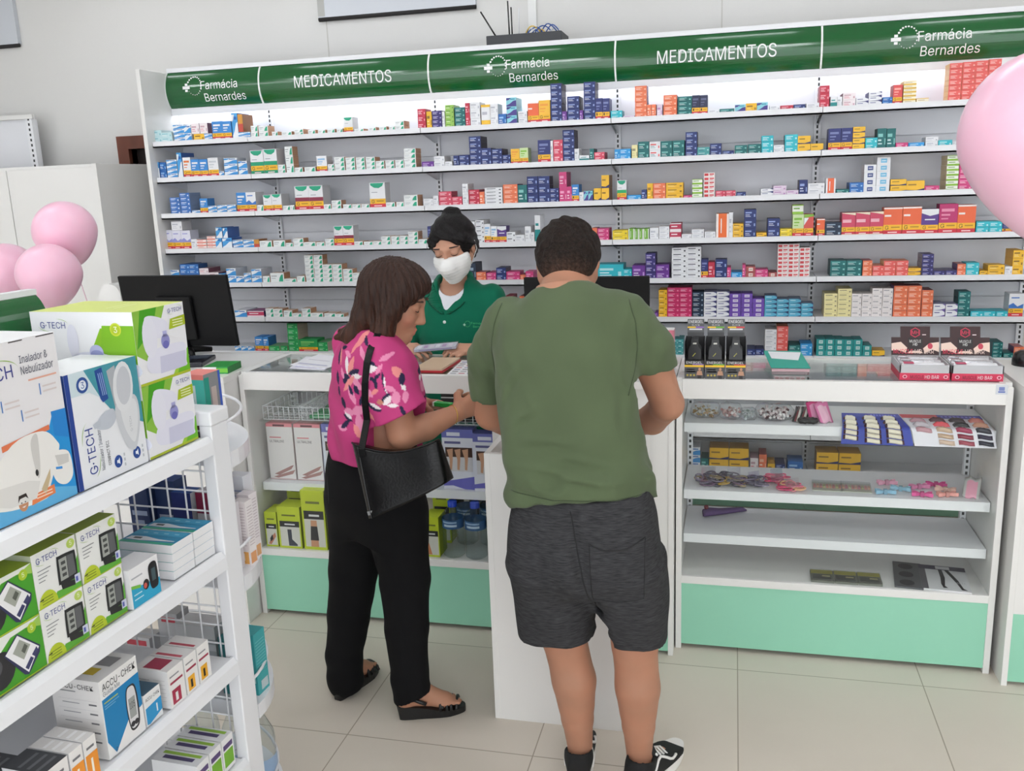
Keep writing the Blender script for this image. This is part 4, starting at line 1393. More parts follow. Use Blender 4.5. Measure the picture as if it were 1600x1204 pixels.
# three black gel-sachet dispensers
def dispenser(x, label, acc):
    t = thing('sachet_dispenser', label, 'dispenser box', (x, 3.045, 1.0), group='black sachet dispensers')
    w, d = 0.064, 0.11
    dark, gr = (40, 40, 42), (92, 94, 96)
    b = MB().box(-w / 2, w / 2, 0, d, 0, 0.062, dark, side=(60, 61, 63))
    for s in (-1, 1):          # sloping cheeks
        xx = s * w / 2
        b.poly([(xx, 0, .062), (xx, .012, .125), (xx, d, .128), (xx, d, .062)], gr)
        b.poly([(xx - s * .001, d, .062), (xx - s * .001, d, .128), (xx - s * .001, .012, .125), (xx - s * .001, 0, .062)], dark)
    b.quad((-w / 2, d, .062), (w / 2, d, .062), (w / 2, d, .128), (-w / 2, d, .128), dark)
    F = frame((-w / 2, 0, 0), (1, 0, 0), (0, 0, 1))
    b.face_rect(F, 0, w, .0, .040, (84, 85, 86))
    b.face_rect(F, 0, w, .040, .047, (244, 200, 50)); b.face_rect(F, .42 * w, w, .047, .0505, acc)
    b.face_text(F, 'ENERGEL', w / 2, .0515, .008, (240, 240, 240), width=.052, bold=True, align='c')
    for k in range(3): b.face_ell(F, .010 + k * .011, .012, .0035, .0035, (190, 170, 70))
    b.face_rect(F, .006, .038, .022, .026, (150, 150, 150)); b.face_rect(F, .006, .034, .030, .033, (190, 190, 190))
    # small printed athlete
    sk = (196, 150, 122)
    b.face_ell(F, .050, .033, .0042, .0052, sk, .0006); b.face_poly(F, [(.043, .027), (.057, .027), (.060, .012), (.055, .012), (.054, .006), (.045, .006), (.044, .014), (.039, .010)], sk, .0006)
    b.face_poly(F, [(.044, .012), (.055, .012), (.056, 0), (.043, 0)], (50, 46, 50), .0007)
    b.build('box_base', paint(), t)
    h = MB().obox((-w * .44, d, .126), (w * .88, 0, 0), (0, .004, 0), (0, .012, .058), gr)
    F = frame((-w * .44, d, .126), (1, 0, 0), V((0, .012, .058)))
    hh = .0585
    h.face_rect(F, 0, w * .88, 0, .014, (70, 71, 73)); h.face_rect(F, .006, .05, .022, .027, (226, 226, 226))
    h.face_rect(F, 0, .028, .029, .034, (244, 200, 50)); h.face_rect(F, .028, .056, .029, .034, acc)
    h.face_text(F, 'ENERGEL', w * .44, .046, .010, (244, 244, 244), width=.050, bold=True, align='c')
    h.face_text(F, 'BLACK', w * .44, .0365, .006, (200, 200, 200), width=.026, align='c')
    h.build('header_card', paint(), t)
    for k in range(3):         # sachets leaning in the tray
        y = .022 + k * .028
        s = MB()
        prof = [(-.020, .0), (.020, .0), (.022, .02), (.021, .048), (.012, .060), (.013, .068), (.011, .082), (-.011, .082), (-.013, .068), (-.012, .060), (-.021, .048), (-.022, .02)]
        tf = lambda x, z, o: (x, y + o + z * .18, .046 + z)
        s.poly([tf(x, z, 0) for x, z in prof], (16, 16, 17)).poly([tf(x, z, .006) for x, z in reversed(prof)], (16, 16, 17))
        for i in range(len(prof)):
            (xa, za), (xb, zb) = prof[i], prof[(i + 1) % len(prof)]
            s.quad(tf(xa, za, .006), tf(xb, zb, .006), tf(xb, zb, 0), tf(xa, za, 0), (26, 26, 27))
        s.poly([tf(x, z, -.0006) for x, z in ((-.006, .066), (.006, .066), (.006, .071), (-.006, .071))], (200, 200, 190))
        s.poly([tf(x, z, -.0006) for x, z in ((-.008, .026), (.002, .038), (.004, .036), (-.005, .025))], (160, 156, 60))
        s.build('sachet', gloss(), t)
dispenser(-0.121, 'black gel sachet dispenser with violet stripe, beside the bending man', (150, 110, 190))
dispenser(-0.053, 'black gel sachet dispenser with green stripe, between two alike', (110, 180, 60))
dispenser(0.015, 'black gel sachet dispenser with red stripe, next to the teal leaflet', (214, 70, 70))

# two chocolate bar boxes with open lids
def bar_box(x, label):
    t = thing('bar_carton', label, 'display carton', (x, 3.07, 1.0), group='chocolate bar cartons')
    w, d = 0.150, 0.17
    pk, sv, br = (206, 46, 82), (186, 187, 190), (52, 24, 26)
    b = MB().box(-w / 2, w / 2, 0, d, 0, .024, pk, side=(190, 40, 70))
    # silver upper walls round an open top
    for x0, x1, y0, y1 in ((-w / 2, w / 2, 0, .003), (-w / 2, w / 2, d - .003, d), (-w / 2, -w / 2 + .003, 0, d), (w / 2 - .003, w / 2, 0, d)):
        b.box(x0, x1, y0, y1, .024, .050, sv)
    F = frame((-w / 2, 0, 0), (1, 0, 0), (0, 0, 1))
    b.face_text(F, 'MUSCLE', .032, .006, .011, (96, 20, 40), width=.040, bold=True)
    b.face_text(F, 'HD BAR', .076, .006, .011, (246, 226, 230), width=.042, bold=True)
    for xx in (.016, .138): b.face_ell(F, xx, .012, .007, .006, (236, 170, 184)); b.face_ell(F, xx, .012, .004, .0034, (160, 40, 66), .0009)
    b.build('tray', paint(), t)
    for k in range(3):   # foil wrapped bars
        y0 = .012 + k * .052
        s = MB().tube([(-.066, y0 + .02, .036), (-.06, y0 + .02, .037), (.06, y0 + .02, .037), (.066, y0 + .02, .036)], [.006, .016, .016, .006], (238, 238, 242), n=10)
        s.box(-.06, -.03, y0 + .008, y0 + .030, .0505, .0535, (206, 90, 120))
        s.build('foil_bar', mat('silver_foil', (226, 226, 232), 0.25, metal=0.6, bump=(90, 0.4)) if k else paint(), t, smooth=True)
    lid = MB().obox((-w / 2, d, .045), (w, 0, 0), (0, .006, 0), (0, .02, .062), br)
    F = frame((-w / 2, d, .045), (1, 0, 0), V((0, .02, .062)))
    H = .065
    for pts in ([(.0, .045), (.03, .050), (.05, .030), (.045, .012), (.02, .022), (.0, .02)], [(.15, .05), (.12, .046), (.10, .028), (.105, .012), (.13, .024), (.15, .016)], [(.05, .012), (.1, .012), (.09, .02), (.06, .02)]):
        lid.face_poly(F, pts, (232, 204, 188))
    lid.face_poly(F, [(.052, .065), (.098, .065), (.098, .034), (.075, .018), (.052, .034)], (34, 26, 28), .0007)
    lid.face_text(F, 'MUSCLE', .075, .048, .009, (220, 220, 216), lift=.001, width=.036, bold=True, align='c')
    lid.face_text(F, 'HD', .075, .037, .009, (220, 220, 216), lift=.001, width=.014, bold=True, align='c')
    lid.face_text(F, 'MUSCLE', .006, .010, .015, (220, 50, 84), lift=.001, width=.062, bold=True)
    lid.face_text(F, 'HD BAR', .074, .010, .015, (222, 196, 186), lift=.001, width=.060, bold=True)
    lid.face_ell(F, .122, .036, .008, .010, (190, 60, 80), .0008)
    lid.build('lid_panel', paint(), t)
    hd = MB().obox((-w * .31, d + .02, .107), (w * .62, 0, 0), (0, .004, 0), (0, .010, .036), br)
    F = frame((-w * .31, d + .02, .107), (1, 0, 0), V((0, .010, .036)))
    cx, cy = w * .31, .017
    hx = [(cx + .017 * math.cos(a), cy + .017 * math.sin(a)) for a in [PI / 6 + k * PI / 3 for k in range(6)]]
    hi = [(cx + .0145 * math.cos(a), cy + .0145 * math.sin(a)) for a in [PI / 6 + k * PI / 3 for k in range(6)]]
    hd.face_poly(F, hx, (214, 44, 84)); hd.face_poly(F, hi, br, .0007)
    hd.face_text(F, 'MH', cx, cy - .006, .012, (214, 44, 84), lift=.001, width=.022, bold=True, align='c')
    hd.face_rect(F, cx + .022, cx + .034, cy - .009, cy - .006, (220, 200, 200))
    hd.build('header_card', paint(), t)
bar_box(0.606, 'open brown and silver chocolate bar carton nearer the teal leaflet')
bar_box(0.762, 'open brown and silver chocolate bar carton at the counter\'s far end')

# ------------------------------------------------------------------ inside the nail-card counter
def blob_bag(name, label, cat, c, sx, sy, sz, col, inner, n_in, cat_col=None, rz=0.0):
    """a clear pouch with small things inside it"""
    t = thing(name, label, cat, c, rz)
    b = MB()
    N, M = 14, 7
    for i in range(M + 1):
        for k in range(N):
            a = 2 * PI * k / N
            e = abs(math.cos(a)) ** 0.5 * (1 if math.cos(a) > 0 else -1), abs(math.sin(a)) ** 0.5 * (1 if math.sin(a) > 0 else -1)
            ph = PI * i / M
            r = max(0.02, math.sin(ph)) ** 0.6
            b.v.append((sx * r * e[0], sy * r * e[1], sz * (0.5 - 0.5 * math.cos(ph)) + R.uniform(-.002, .002) + .001))
    for i in range(M):
        for k in range(N):
            k2 = (k + 1) % N
            b.f.append((i * N + k, i * N + k2, (i + 1) * N + k2, (i + 1) * N + k)); b.c.append(col)
    q = MB()
    for k in range(n_in):
        a, rr = R.uniform(0, 2 * PI), math.sqrt(R.random()) * .8
        x, y, z = sx * rr * math.cos(a), sy * rr * math.sin(a), sz * R.uniform(.15, .62)
        c_ = R.choice(inner)
        s = R.uniform(.004, .007)
        q.lathe([(0, -s), (s * .9, -s * .3), (s * .9, s * .3), (0, s)], (x, y, z + s * .5), c_, n=6)
    q.build('contents', gloss(), t, smooth=True)
    b.build('pouch', film, t, smooth=True)
    return t
Z = 0.8305
blob_bag('clear_pouch', 'clear pouch of tan clips at the shelf end beside the bending man', 'pouch', (-0.085, 3.19, Z), 0.055, 0.060, 0.049, WHITE, [(196, 168, 120), (176, 140, 96), (232, 224, 214), (236, 232, 228)], 60)
blob_bag('clear_pouch', 'clear pouch of rosy striped clips leaning next to tan clips', 'pouch', (0.0, 3.17, Z), 0.042, 0.050, 0.055, WHITE, [(226, 190, 186), (214, 160, 156), (244, 234, 232), (240, 226, 224)], 70)
blob_bag('clear_pouch', 'flattened clear pouch of pale odds and ends, third along the shelf', 'pouch', (0.062, 3.17, Z), 0.030, 0.050, 0.037, WHITE, [(200, 204, 204), (170, 180, 176)], 20)
blob_bag('clear_pouch', 'wide clear pouch filled with pearly beads and dark studs', 'pouch', (0.150, 3.18, Z), 0.068, 0.060, 0.051, WHITE, [(238, 222, 222), (228, 206, 206), (244, 238, 236), (90, 50, 56)], 170)
b = MB()
for k in range(7):
    x = 0.222 + k * .007
    b.tube([(x - .012, 3.135, Z + .006), (x, 3.19, Z + .020 + .004 * (k % 3)), (x + .006, 3.24, Z + .03)], .0035, ((30, 28, 30), (120, 50, 60), (220, 214, 206))[k % 3], n=6)
tag(b.build('hair_stick', gloss(), smooth=True), 'bundle of dark and white hair sticks on the top display shelf', 'hair accessories', kind='stuff')
for k, (x, lab) in enumerate(((0.245, 'dark shiny scrunchie beside the hair sticks'), (0.272, 'dark shiny scrunchie against the pink pouches'))):
    pts = [(0.013 * math.cos(a), 0.013 * math.sin(a), .009 + .0015 * math.sin(6 * a)) for a in np.linspace(0, 2 * PI, 24, endpoint=False)]
    tag(MB().tube(pts, .0085, (24, 24, 28), n=8, closed=True).build('scrunchie', gloss(), loc=(x, 3.135, Z), smooth=True), lab, 'scrunchie', 'dark scrunchies')
def pouch(label, c, w, h, lean, rz, col, col2):
    b = MB()
    N = 6
    for i in range(N + 1):
        v = i / N
        for k in range(N + 1):
            u = k / N * 2 - 1
            th = .008 * (1 - u * u) * math.sin(PI * min(v + .1, 1))
            b.v.append((u * w / 2, v * h * lean - th, v * h * math.sqrt(max(0, 1 - lean * lean)) + .004 * math.sin(5 * u + 3 * v)))
    for i in range(N):
        for k in range(N):
            b.f.append((i * (N + 1) + k, i * (N + 1) + k + 1, (i + 1) * (N + 1) + k + 1, (i + 1) * (N + 1) + k)); b.c.append(col2 if k in (0, N - 1) or i == N - 1 else col)
    o = b.build('foil_pouch', gloss(), loc=c, smooth=True)
    s = o.modifiers.new('thick', 'SOLIDIFY'); s.thickness = .005
    o.rotation_euler = (0, 0, rz)
    return tag(o, label, 'pouch', 'pink foil pouches')
pouch('deep pink foil pouch leaning, nearest the hair sticks', (0.292, 3.16, Z + .003), .055, .07, .5, 0.35, (232, 150, 190), (206, 50, 120))
pouch('pale pink foil pouch leaning between darker pouch and blue card', (0.322, 3.14, Z + .003), .05, .075, .6, 0.5, (238, 182, 206), (224, 120, 170))
pouch('upright pink foil pouch behind the leaning ones', (0.318, 3.22, Z + .003), .05, .085, .25, 0.9, (240, 190, 212), (220, 100, 150))
# the two big cards, bent over the shelf edge
def big_card(label, xa, xb, xc, xd, col, head, rows, gap, hang=.060):
    """xa..xb at the back edge, xc..xd at the hanging edge"""
    t = thing('product_card', label, 'product card', ((xa + xb) / 2, 3.2, Z))
    Ls = .100
    tot = Ls + hang
    def P(u, s, lift=0.0):
        x = (xa + (xc - xa) * s) * (1 - u) + (xb + (xd - xb) * s) * u
        d = s * tot
        if d < Ls - .015:
            y, z, ny, nz = 3.185 - d, Z + .006 + .020 * (1 - d / Ls), 0, 1
        else:
            e = min(1, (d - Ls + .015) / .03)
            a = e * PI / 2 * .93
            y = 3.185 - (Ls - .015) - .019 * math.sin(a) - max(0, d - Ls - .015) * .09
            z = Z + .0085 - .019 * (1 - math.cos(a)) - max(0, d - Ls - .015)
            ny, nz = -math.sin(a), math.cos(a)
        return V((x, y + ny * lift, z + nz * lift))
    b = MB()
    N = 24
    for i in range(N):
        s0, s1 = i / N, (i + 1) / N
        for k, (u0, u1) in enumerate(((0, .46), (.46, 1))):
            c = (head[0] if k == 0 else head[1]) if s1 < .20 else col
            b.quad(P(u0, s1), P(u1, s1), P(u1, s0), P(u0, s0), c)
            b.quad(P(u0, s0, -.002), P(u1, s0, -.002), P(u1, s1, -.002), P(u0, s1, -.002), col)
    for k in range(9):
        u = .5 + k * .05
        b.quad(P(u, .12, .0008), P(u + .028, .12, .0008), P(u + .028, .06, .0008), P(u, .06, .0008), tuple(min(255, v + 60) for v in head[1]))
    wpart(b, 'backing_card', paint(), t)
    for (u, w, ss, cols) in rows:
        for j, s in enumerate(ss):
            c = cols[j % len(cols)]
            q = MB()
            M, N2 = 8, 5
            n0 = len(q.v)
            for i in range(N2 + 1):
                for k in range(M + 1):
                    uu, vv = k / M * 2 - 1, i / N2 * 2 - 1
                    th = .0125 * (1 - uu ** 4) * (1 - vv ** 4) + .0012 + .001 * math.sin(9 * uu + j)
                    q.v.append(tuple(P(u + w * (uu + 1) / 2, s + .047 * vv + .014 * math.sin(2 * uu), th)))
            for i in range(N2):
                for k in range(M):
                    q.f.append((i * (M + 1) + k, i * (M + 1) + k + 1, (i + 1) * (M + 1) + k + 1, (i + 1) * (M + 1) + k)); q.c.append(c if 0 < k < M - 1 or len(cols) > 1 else (70, 36, 44))
            wpart(q, 'blister_pack', gloss(), t, smooth=True)
ivory = [(236, 228, 208)]
big_card('blue hanging card with three columns of ivory false nail packs', 0.372, 0.553, 0.362, 0.588, (46, 66, 170), ((70, 80, 180), (90, 96, 190)),
         [(.02, .22, (.30, .50, .64, .75, .86), ivory), (.33, .24, (.28, .46, .60, .71, .81, .92), ivory), (.64, .24, (.28, .46, .60, .71, .81, .92), ivory)], 0)
big_card('white hanging card with four columns of coloured hair clips', 0.556, 0.806, 0.592, 0.838, (236, 234, 242), ((226, 96, 108), (92, 88, 178)),
         [(.06, .19, (.34, .52, .66), [(190, 150, 160), (200, 190, 198), (210, 160, 170)]), (.31, .19, (.30, .50, .65, .78, .91), [(96, 60, 70), (226, 84, 96), (214, 186, 160), (206, 176, 150), (222, 196, 176)]),
          (.55, .19, (.30, .50, .65, .78, .91), [(70, 60, 66), (36, 34, 40), (176, 70, 100), (150, 60, 80), (170, 80, 96)]), (.79, .18, (.30, .50, .65, .78, .91), [(200, 120, 110), (196, 140, 116), (60, 60, 72), (56, 50, 76), (44, 46, 60)])], 0)
# second shelf: packets of hair ties, strips and bows
Z = 0.5855
def tie_packet(label, x, y, w, d, h, cols, n=16, film_on=True):
    t = thing('hair_tie_packet', label, 'packet', (x, y, Z))
    q = MB()
    for k in range(n):
        cx, cy = R.uniform(-w * .32, w * .32), R.uniform(-d * .3, d * .3)
        r = R.uniform(.014, .022)
        a0 = R.uniform(0, PI)
        z = .004 + (k / n) * h * .7
        pts = [(cx + r * 1.3 * math.cos(a) * math.cos(a0) - r * .7 * math.sin(a) * math.sin(a0), cy + r * 1.3 * math.cos(a) * math.sin(a0) + r * .7 * math.sin(a) * math.cos(a0), z + .003 * math.sin(a + k)) for a in np.linspace(0, 2 * PI, 14, endpoint=False)]
        q.tube(pts, .0028, R.choice(cols), n=6, closed=True)
    q.build('hair_ties', matte(), t, smooth=True)
    if film_on:
        f = MB()
        for k in range(1):
            f.obox((-w / 2 + .3 * w, -d / 2, h * .72 + .002 * k), (w * .42, .01, .004), (0, d, .006), (0, 0, .0008))
        f.build('plastic_sleeve', film, t)
gm = [(110, 106, 124), (90, 88, 100), (140, 130, 150), (168, 150, 120), (120, 96, 120)]
tie_packet('packet of grey and mauve hair ties, shelf end beside the man', -0.075, 3.19, .12, .15, .032, gm, 22)
tie_packet('packet of grey and tan hair ties, second along the shelf', 0.015, 3.18, .11, .14, .036, gm + [(196, 160, 80)], 22)
tie_packet('packet of dark grey hair ties beside the pink packets', 0.085, 3.17, .09, .13, .030, gm, 18)
pk = [(232, 120, 150), (240, 160, 170), (214, 80, 120), (240, 190, 150)]
tie_packet('packet of coral and pink hair ties lying farther back', 0.165, 3.22, .10, .12, .028, pk, 16)
tie_packet('packet of bright pink hair ties at the shelf\'s front edge', 0.215, 3.15, .11, .08, .022, pk, 16)
b_cols = [(226, 120, 110), (232, 160, 120), (206, 90, 110), (200, 190, 110)]
for k, (x, lab) in enumerate(((0.335, 'clear flat strip pack of coral clips, next to pink ties'), (0.43, 'clear flat strip pack of orange clips, next to the bows'))):
    t = thing('clip_strip', lab, 'packet', (x, 3.18, Z), -0.05)
    q = MB().box(-.05, .05, -.04, .05, 0, .003, (196, 200, 186))
    for i in range(9):
        q.box(-.046 + i * .0105, -.038 + i * .0105, -.012, .014, .003, .009, b_cols[(i + k) % 4])
    q.build('clips', paint(), t)
    MB().box(-.05, .05, -.04, .05, .0095, .0105).build('clear_cover', film, t)
def bow(label, x, y, rz, col):
    t = thing('hair_bow', label, 'hair bow', (x, y, Z), rz, 'hair bows')
    q = MB()
    for s in (-1, 1):
        pts = [(s * .004, 0), (s * .02, .011), (s * .032, .012), (s * .030, .0), (s * .033, -.012), (s * .02, -.010)]
        q.poly([(x_, y_, .012 + .004 * abs(y_) / .012) for x_, y_ in (pts if s > 0 else pts[::-1])], col)
        q.poly([(x_, y_, .003) for x_, y_ in (pts[::-1] if s > 0 else pts)], col)
        for i in range(6):
            a, c = pts[i], pts[(i + 1) % 6]
            q.quad((a[0], a[1], .003), (c[0], c[1], .003), (c[0], c[1], .012 + .004 * abs(c[1]) / .012), (a[0], a[1], .012 + .004 * abs(a[1]) / .012), col)
    q.build('loops', matte(), t)
    MB().box(-.006, .006, -.007, .007, 0, .017, tuple(int(v * .85) for v in col)).build('knot', matte(), t)
for args in (('pale blue hair bow at the front, beside orange strip pack', .520, 3.14, .1, (150, 196, 220)), ('pale blue hair bow behind another blue one', .575, 3.18, -.2, (160, 204, 224)), ('soft pink hair bow behind the blue pair', .54, 3.24, .2, (240, 176, 200)),
             ('bright pink hair bow in the middle front of the bows', .635, 3.13, -.1, (228, 100, 160)), ('rose pink hair bow behind the bright pink one', .64, 3.21, .3, (236, 150, 190)), ('magenta hair bow toward the back of the bows', .70, 3.24, .0, (220, 80, 150)),
             ('salmon hair bow at the front near the side panel', .715, 3.14, .2, (240, 170, 160)), ('pale peach hair bow between salmon and magenta bows', .72, 3.19, -.3, (244, 200, 186))):
    bow(*args)
pouch('pink and clear pouch leaning by the display\'s side panel', (0.785, 3.13, Z + .003), .05, .08, .75, -0.3, (238, 170, 190), (200, 200, 196))
# third shelf: a purple cloth slipper-shaped toe separator
t = thing('cloth_case', 'purple cloth case with small dark red ball, on empty shelf', 'cloth case', (-0.092, 3.27, 0.4205), 0.48)
b = MB()
rings = []
for s, (x, ry, rz_) in enumerate(((0, .004, .004), (.004, .018, .014), (.03, .020, .016), (.07, .017, .012), (.12, .014, .010), (.165, .010, .008), (.178, .003, .003))):
    rings.append([(x, ry * math.cos(a), rz_ + rz_ * math.sin(a) * .98) for a in np.linspace(0, 2 * PI, 12, endpoint=False)])
b.v = [p for r_ in rings for p in r_]
for i in range(6):
    for k in range(12):
        b.f.append((i * 12 + k, i * 12 + (k + 1) % 12, (i + 1) * 12 + (k + 1) % 12, (i + 1) * 12 + k)); b.c.append((100, 74, 124))
b.build('case', matte(), t, smooth=True)
MB().lathe([(0, -.009), (.007, -.006), (.009, 0), (.007, .006), (0, .009)], (.012, 0, .036), (116, 40, 52), n=12).build('ball', matte(), t, smooth=True)
# deck: flat packs
Z = 0.2825
for k in range(3):
    t = thing('flat_packet', ('flat grey-yellow packet on the display floor, beside the bare end', 'flat grey-yellow packet between two alike on the display floor', 'flat grey-yellow packet nearest the dark stocking packs')[k], 'packet', (0.322 + k * .078, 3.10, Z), -.02, 'flat packets on the display floor')
    MB().box(-.038, .038, -.045, .045, 0, .007, (120, 122, 112)).box(-.036, .036, .015, .043, .007, .0085, (190, 180, 60)).box(-.032, .03, -.03, .005, .007, .009, (66, 66, 64)).box(.0, .026, -.012, -.004, .009, .010, (214, 206, 150)).build('packet', paint(), t)
    MB().box(-.038, .038, -.045, .045, .0105, .0115).build('clear_cover', film, t)
t = thing('stocking_pack', 'dark grey pack of fishnet stockings with three round windows', 'stocking pack', (0.625, 3.15, Z), -.12)
q = MB().box(-.06, .03, -.1, .11, 0, .006, (92, 92, 96))
for k in range(3):
    q.lathe([(0, .0068), (.024, .0066)], (-.02, -.065 + k * .068, 0), (40, 40, 44), n=18)
q.build('card', paint(), t)
t = thing('stocking_pack', 'flat white stocking pack printed with black legs in heels', 'stocking pack', (0.725, 3.145, Z), -.1)
q = MB().box(-.075, .075, -.1, .1, 0, .006, (222, 222, 224))
F = frame((-.075, -.1, .006), (1, 0, 0), (0, 1, 0))
q.face_rect(F, 0, .15, .165, .2, (70, 64, 84)); q.face_rect(F, .055, .1, .17, .195, (214, 214, 216), .0006); q.face_rect(F, 0, .02, 0, .165, (96, 94, 100))
lg = (38, 36, 40)
q.face_poly(F, [(.062, .165), (.074, .165), (.078, .10), (.072, .035), (.080, .018), (.066, .018), (.062, .05), (.064, .10)], lg, .0006)
q.face_poly(F, [(.082, .165), (.095, .165), (.118, .085), (.128, .025), (.140, .010), (.122, .012), (.112, .06), (.098, .11)], lg, .0006)
q.face_text(F, 'ALTA', .110, .06, .012, (190, 190, 196), lift=.0007, width=.03)
q.build('card', paint(), t)
# goods on the low gondola shelf seen through the counter
def low_stack(key, x0, w, z, hh, n, place):
    for lv in range(n):
        o = bpy.data.objects.new('medicine_box', carton_mesh(key, w, .11, hh, 'medicine_box'))
        COL.objects.link(o)
        o.location = (x0, YF + .03, z + lv * hh)
        tag(o, '%s box %s, %s' % (KEYS[key][0], ('lowest in pile', 'topmost in pile' if n == 2 else 'midway up pile', 'topmost in pile')[lv] if n > 1 else 'standing alone', place), 'medicine box', 'medicine boxes on the lowest wall shelf')
Zl = 0.2465
LP = 'low shelf, %s'
low_stack('LB', -0.175, .07, Zl, .038, 3, LP % 'far end')
low_stack('TE', -0.118, .035, Zl, .06, 1, LP % 'beside yellow boxes')
low_stack('YN', -0.05, .092, Zl, .058, 2, LP % 'second pile from man')
low_stack('YN', 0.045, .092, Zl, .058, 2, LP % 'third pile from man')
low_stack('PW', 0.118, .038, Zl, .07, 1, LP % 'right of yellow boxes')
low_stack('OR', 0.158, .036, Zl, .09, 1, LP % 'mid shelf')
low_stack('YN', 0.198, .034, Zl, .045, 1, LP % 'beside orange box')
low_stack('NV', 0.24, .044, Zl, .022, 2, LP % 'short pile')
low_stack('BL', 0.31, .07, Zl, .06, 1, LP % 'before the empty stretch')
low_stack('YN', 0.455, .098, Zl, .055, 2, LP % 'nearer yellow pile past the blue box')
low_stack('YN', 0.557, .098, Zl, .055, 2, LP % 'end yellow pile past the blue box')
low_stack('OR', 0.33, .05, 0.4465, .11, 1, 'shelf above, behind pink pouches')

# ------------------------------------------------------------------ inside the counter behind the woman
def wire_basket(label, x0, x1, y0, y1, z0, z1):
    t = thing('wire_basket', label, 'basket', ((x0 + x1) / 2, (y0 + y1) / 2, z0), group='white wire baskets')
    r = .0016
    c = (232, 234, 230)
    hx, hy, h = (x1 - x0) / 2, (y1 - y0) / 2, z1 - z0
    b = MB()
    for z, rr in ((r, r), (h * .5, r), (h, r * 1.7)):
        b.tube([(-hx, -hy, z), (hx, -hy, z), (hx, hy, z), (-hx, hy, z)], rr, c, n=6, closed=True)
    n = 7
    for k in range(n + 1):
        x = -hx + 2 * hx * k / n
        b.tube([(x, -hy, h), (x, -hy, r), (x, hy, r), (x, hy, h)], r, c, n=6)
        y = -hy + 2 * hy * k / n
        b.tube([(-hx, y, h), (-hx, y, r), (hx, y, r), (hx, y, h)], r, c, n=6)
    b.build('wire_mesh', w_metal(), t, smooth=True)
wire_basket('white wire basket on glass shelf, nearer the round-shelved stand', -1.79, -1.635, 3.12, 3.37, .7925, .845)
wire_basket('white wire basket with green packets, behind the woman\'s back', -1.625, -1.46, 3.12, 3.37, .7925, .845)
wire_basket('white wire basket under the woman\'s hands', -1.08, -0.87, 3.12, 3.37, .7925, .835)
for k in range(3):
    plain_box('green_packet', ('flat green packet in the wire basket, front one', 'flat green packet in the wire basket, middle one', 'flat green packet in the wire basket, rear one')[k], 'packet', (-1.545, 3.14 + k * .07, .797), .1, (.11, .05, .012), (60, 150, 96), [(.1, .8, .3, .6, (200, 230, 210))])
plain_box('black_packet', 'black packet with white curled lettering behind the woman\'s hands', 'packet', (-0.955, 3.15, .797), 0, (.21, .10, .115), (24, 24, 26), [(.0, 1, .78, .82, (220, 220, 220)), (.45, .60, .3, .5, (225, 225, 225)), (.66, .80, .34, .54, (225, 225, 225)), (.84, .97, .38, .58, (225, 225, 225))])
# pink-topped compression stocking boxes
def ultra_box(x, label):
    w, d, h = .113, .07, .232
    b = MB().box(-w / 2, w / 2, 0, d, 0, h, (238, 233, 232), side=(228, 214, 214), top=(232, 150, 156))
    F = frame((-w / 2, 0, 0), (1, 0, 0), (0, 0, 1))
    b.face_rect(F, 0, w, h - .014, h, (236, 150, 158)); b.face_rect(F, .03, .08, h - .012, h - .004, (110, 70, 76), .0006)
    b.face_text(F, 'ULTRALINE', .012, h - .078, .010, (120, 112, 116), width=.062)
    b.face_rect(F, .012, .062, h - .060, h - .055, (230, 150, 158))
    for (x0, z0, x1, z1) in ((.02, .022, .095, .050), (.015, .010, .10, .030)):     # printed leg
        b.face_poly(F, [(x0, z0), (x0 + .02, z0 - .004), (x1, z1 - .006), (x1 + .012, z1 + .012), (x1, z1 + .008)], (176, 134, 130), .0006)
    b.face_rect(F, 0, w, 0, .004, (220, 190, 190))
    tag(b.build('stocking_box', paint(), loc=(x, 3.135, .541)), label, 'stocking box', 'white and pink stocking boxes')
ultra_box(-1.737, 'white stocking box with pink top, end one by the counter\'s side panel')
ultra_box(-1.617, 'white stocking box with pink top, next to the woman\'s back')
def legs_box(x, y, label, w=.122, h=.235, z=.541, lift=0):
    b = MB().box(-w / 2, w / 2, 0, .06, 0, h, (226, 228, 240), side=(120, 122, 190), top=(110, 112, 186))
    F = frame((-w / 2, 0, 0), (1, 0, 0), (0, 0, 1))
    b.face_rect(F, 0, w, h * .86, h, (112, 116, 190)); b.face_rect(F, .02, w - .05, h * .89, h * .95, (226, 228, 244), .0006)
    b.face_rect(F, .01, w * .6, h * .76, h * .80, (100, 100, 150))
    b.face_rect(F, .012, w - .004, h * .30, h * .70, (214, 212, 216), .0005)
    b.face_rect(F, .012, w - .004, h * .54, h * .70, (70, 44, 34), .0006)
    sk = (204, 156, 126)
    for k in range(3):
        x0 = .018 + k * .030
        b.face_poly(F, [(x0, h * .66), (x0 + .024, h * .68), (x0 + .022, h * .50), (x0 + .017, h * .32), (x0 + .008, h * .33), (x0 + .010, h * .50)], sk, .0008)
    b.face_poly(F, [(0, .0), (w, .0), (w, h * .22), (w * .5, h * .17), (0, h * .12)], (110, 108, 196), .0006)
    b.face_poly(F, [(0, .0), (w * .7, .0), (w * .3, h * .06), (0, h * .05)], (230, 230, 244), .0008)
    tag(b.build('stocking_box', paint(), loc=(x, y, z)), label, 'stocking box', 'lilac stocking boxes with printed legs')
legs_box(-1.494, 3.135, 'lilac stocking box half hidden behind the woman\'s back')
legs_box(-0.994, 3.115, 'lilac stocking box under the woman\'s hands, printed with three legs')
legs_box(-0.868, 3.10, 'lilac stocking box against the white kiosk side, printed with legs', h=.225)
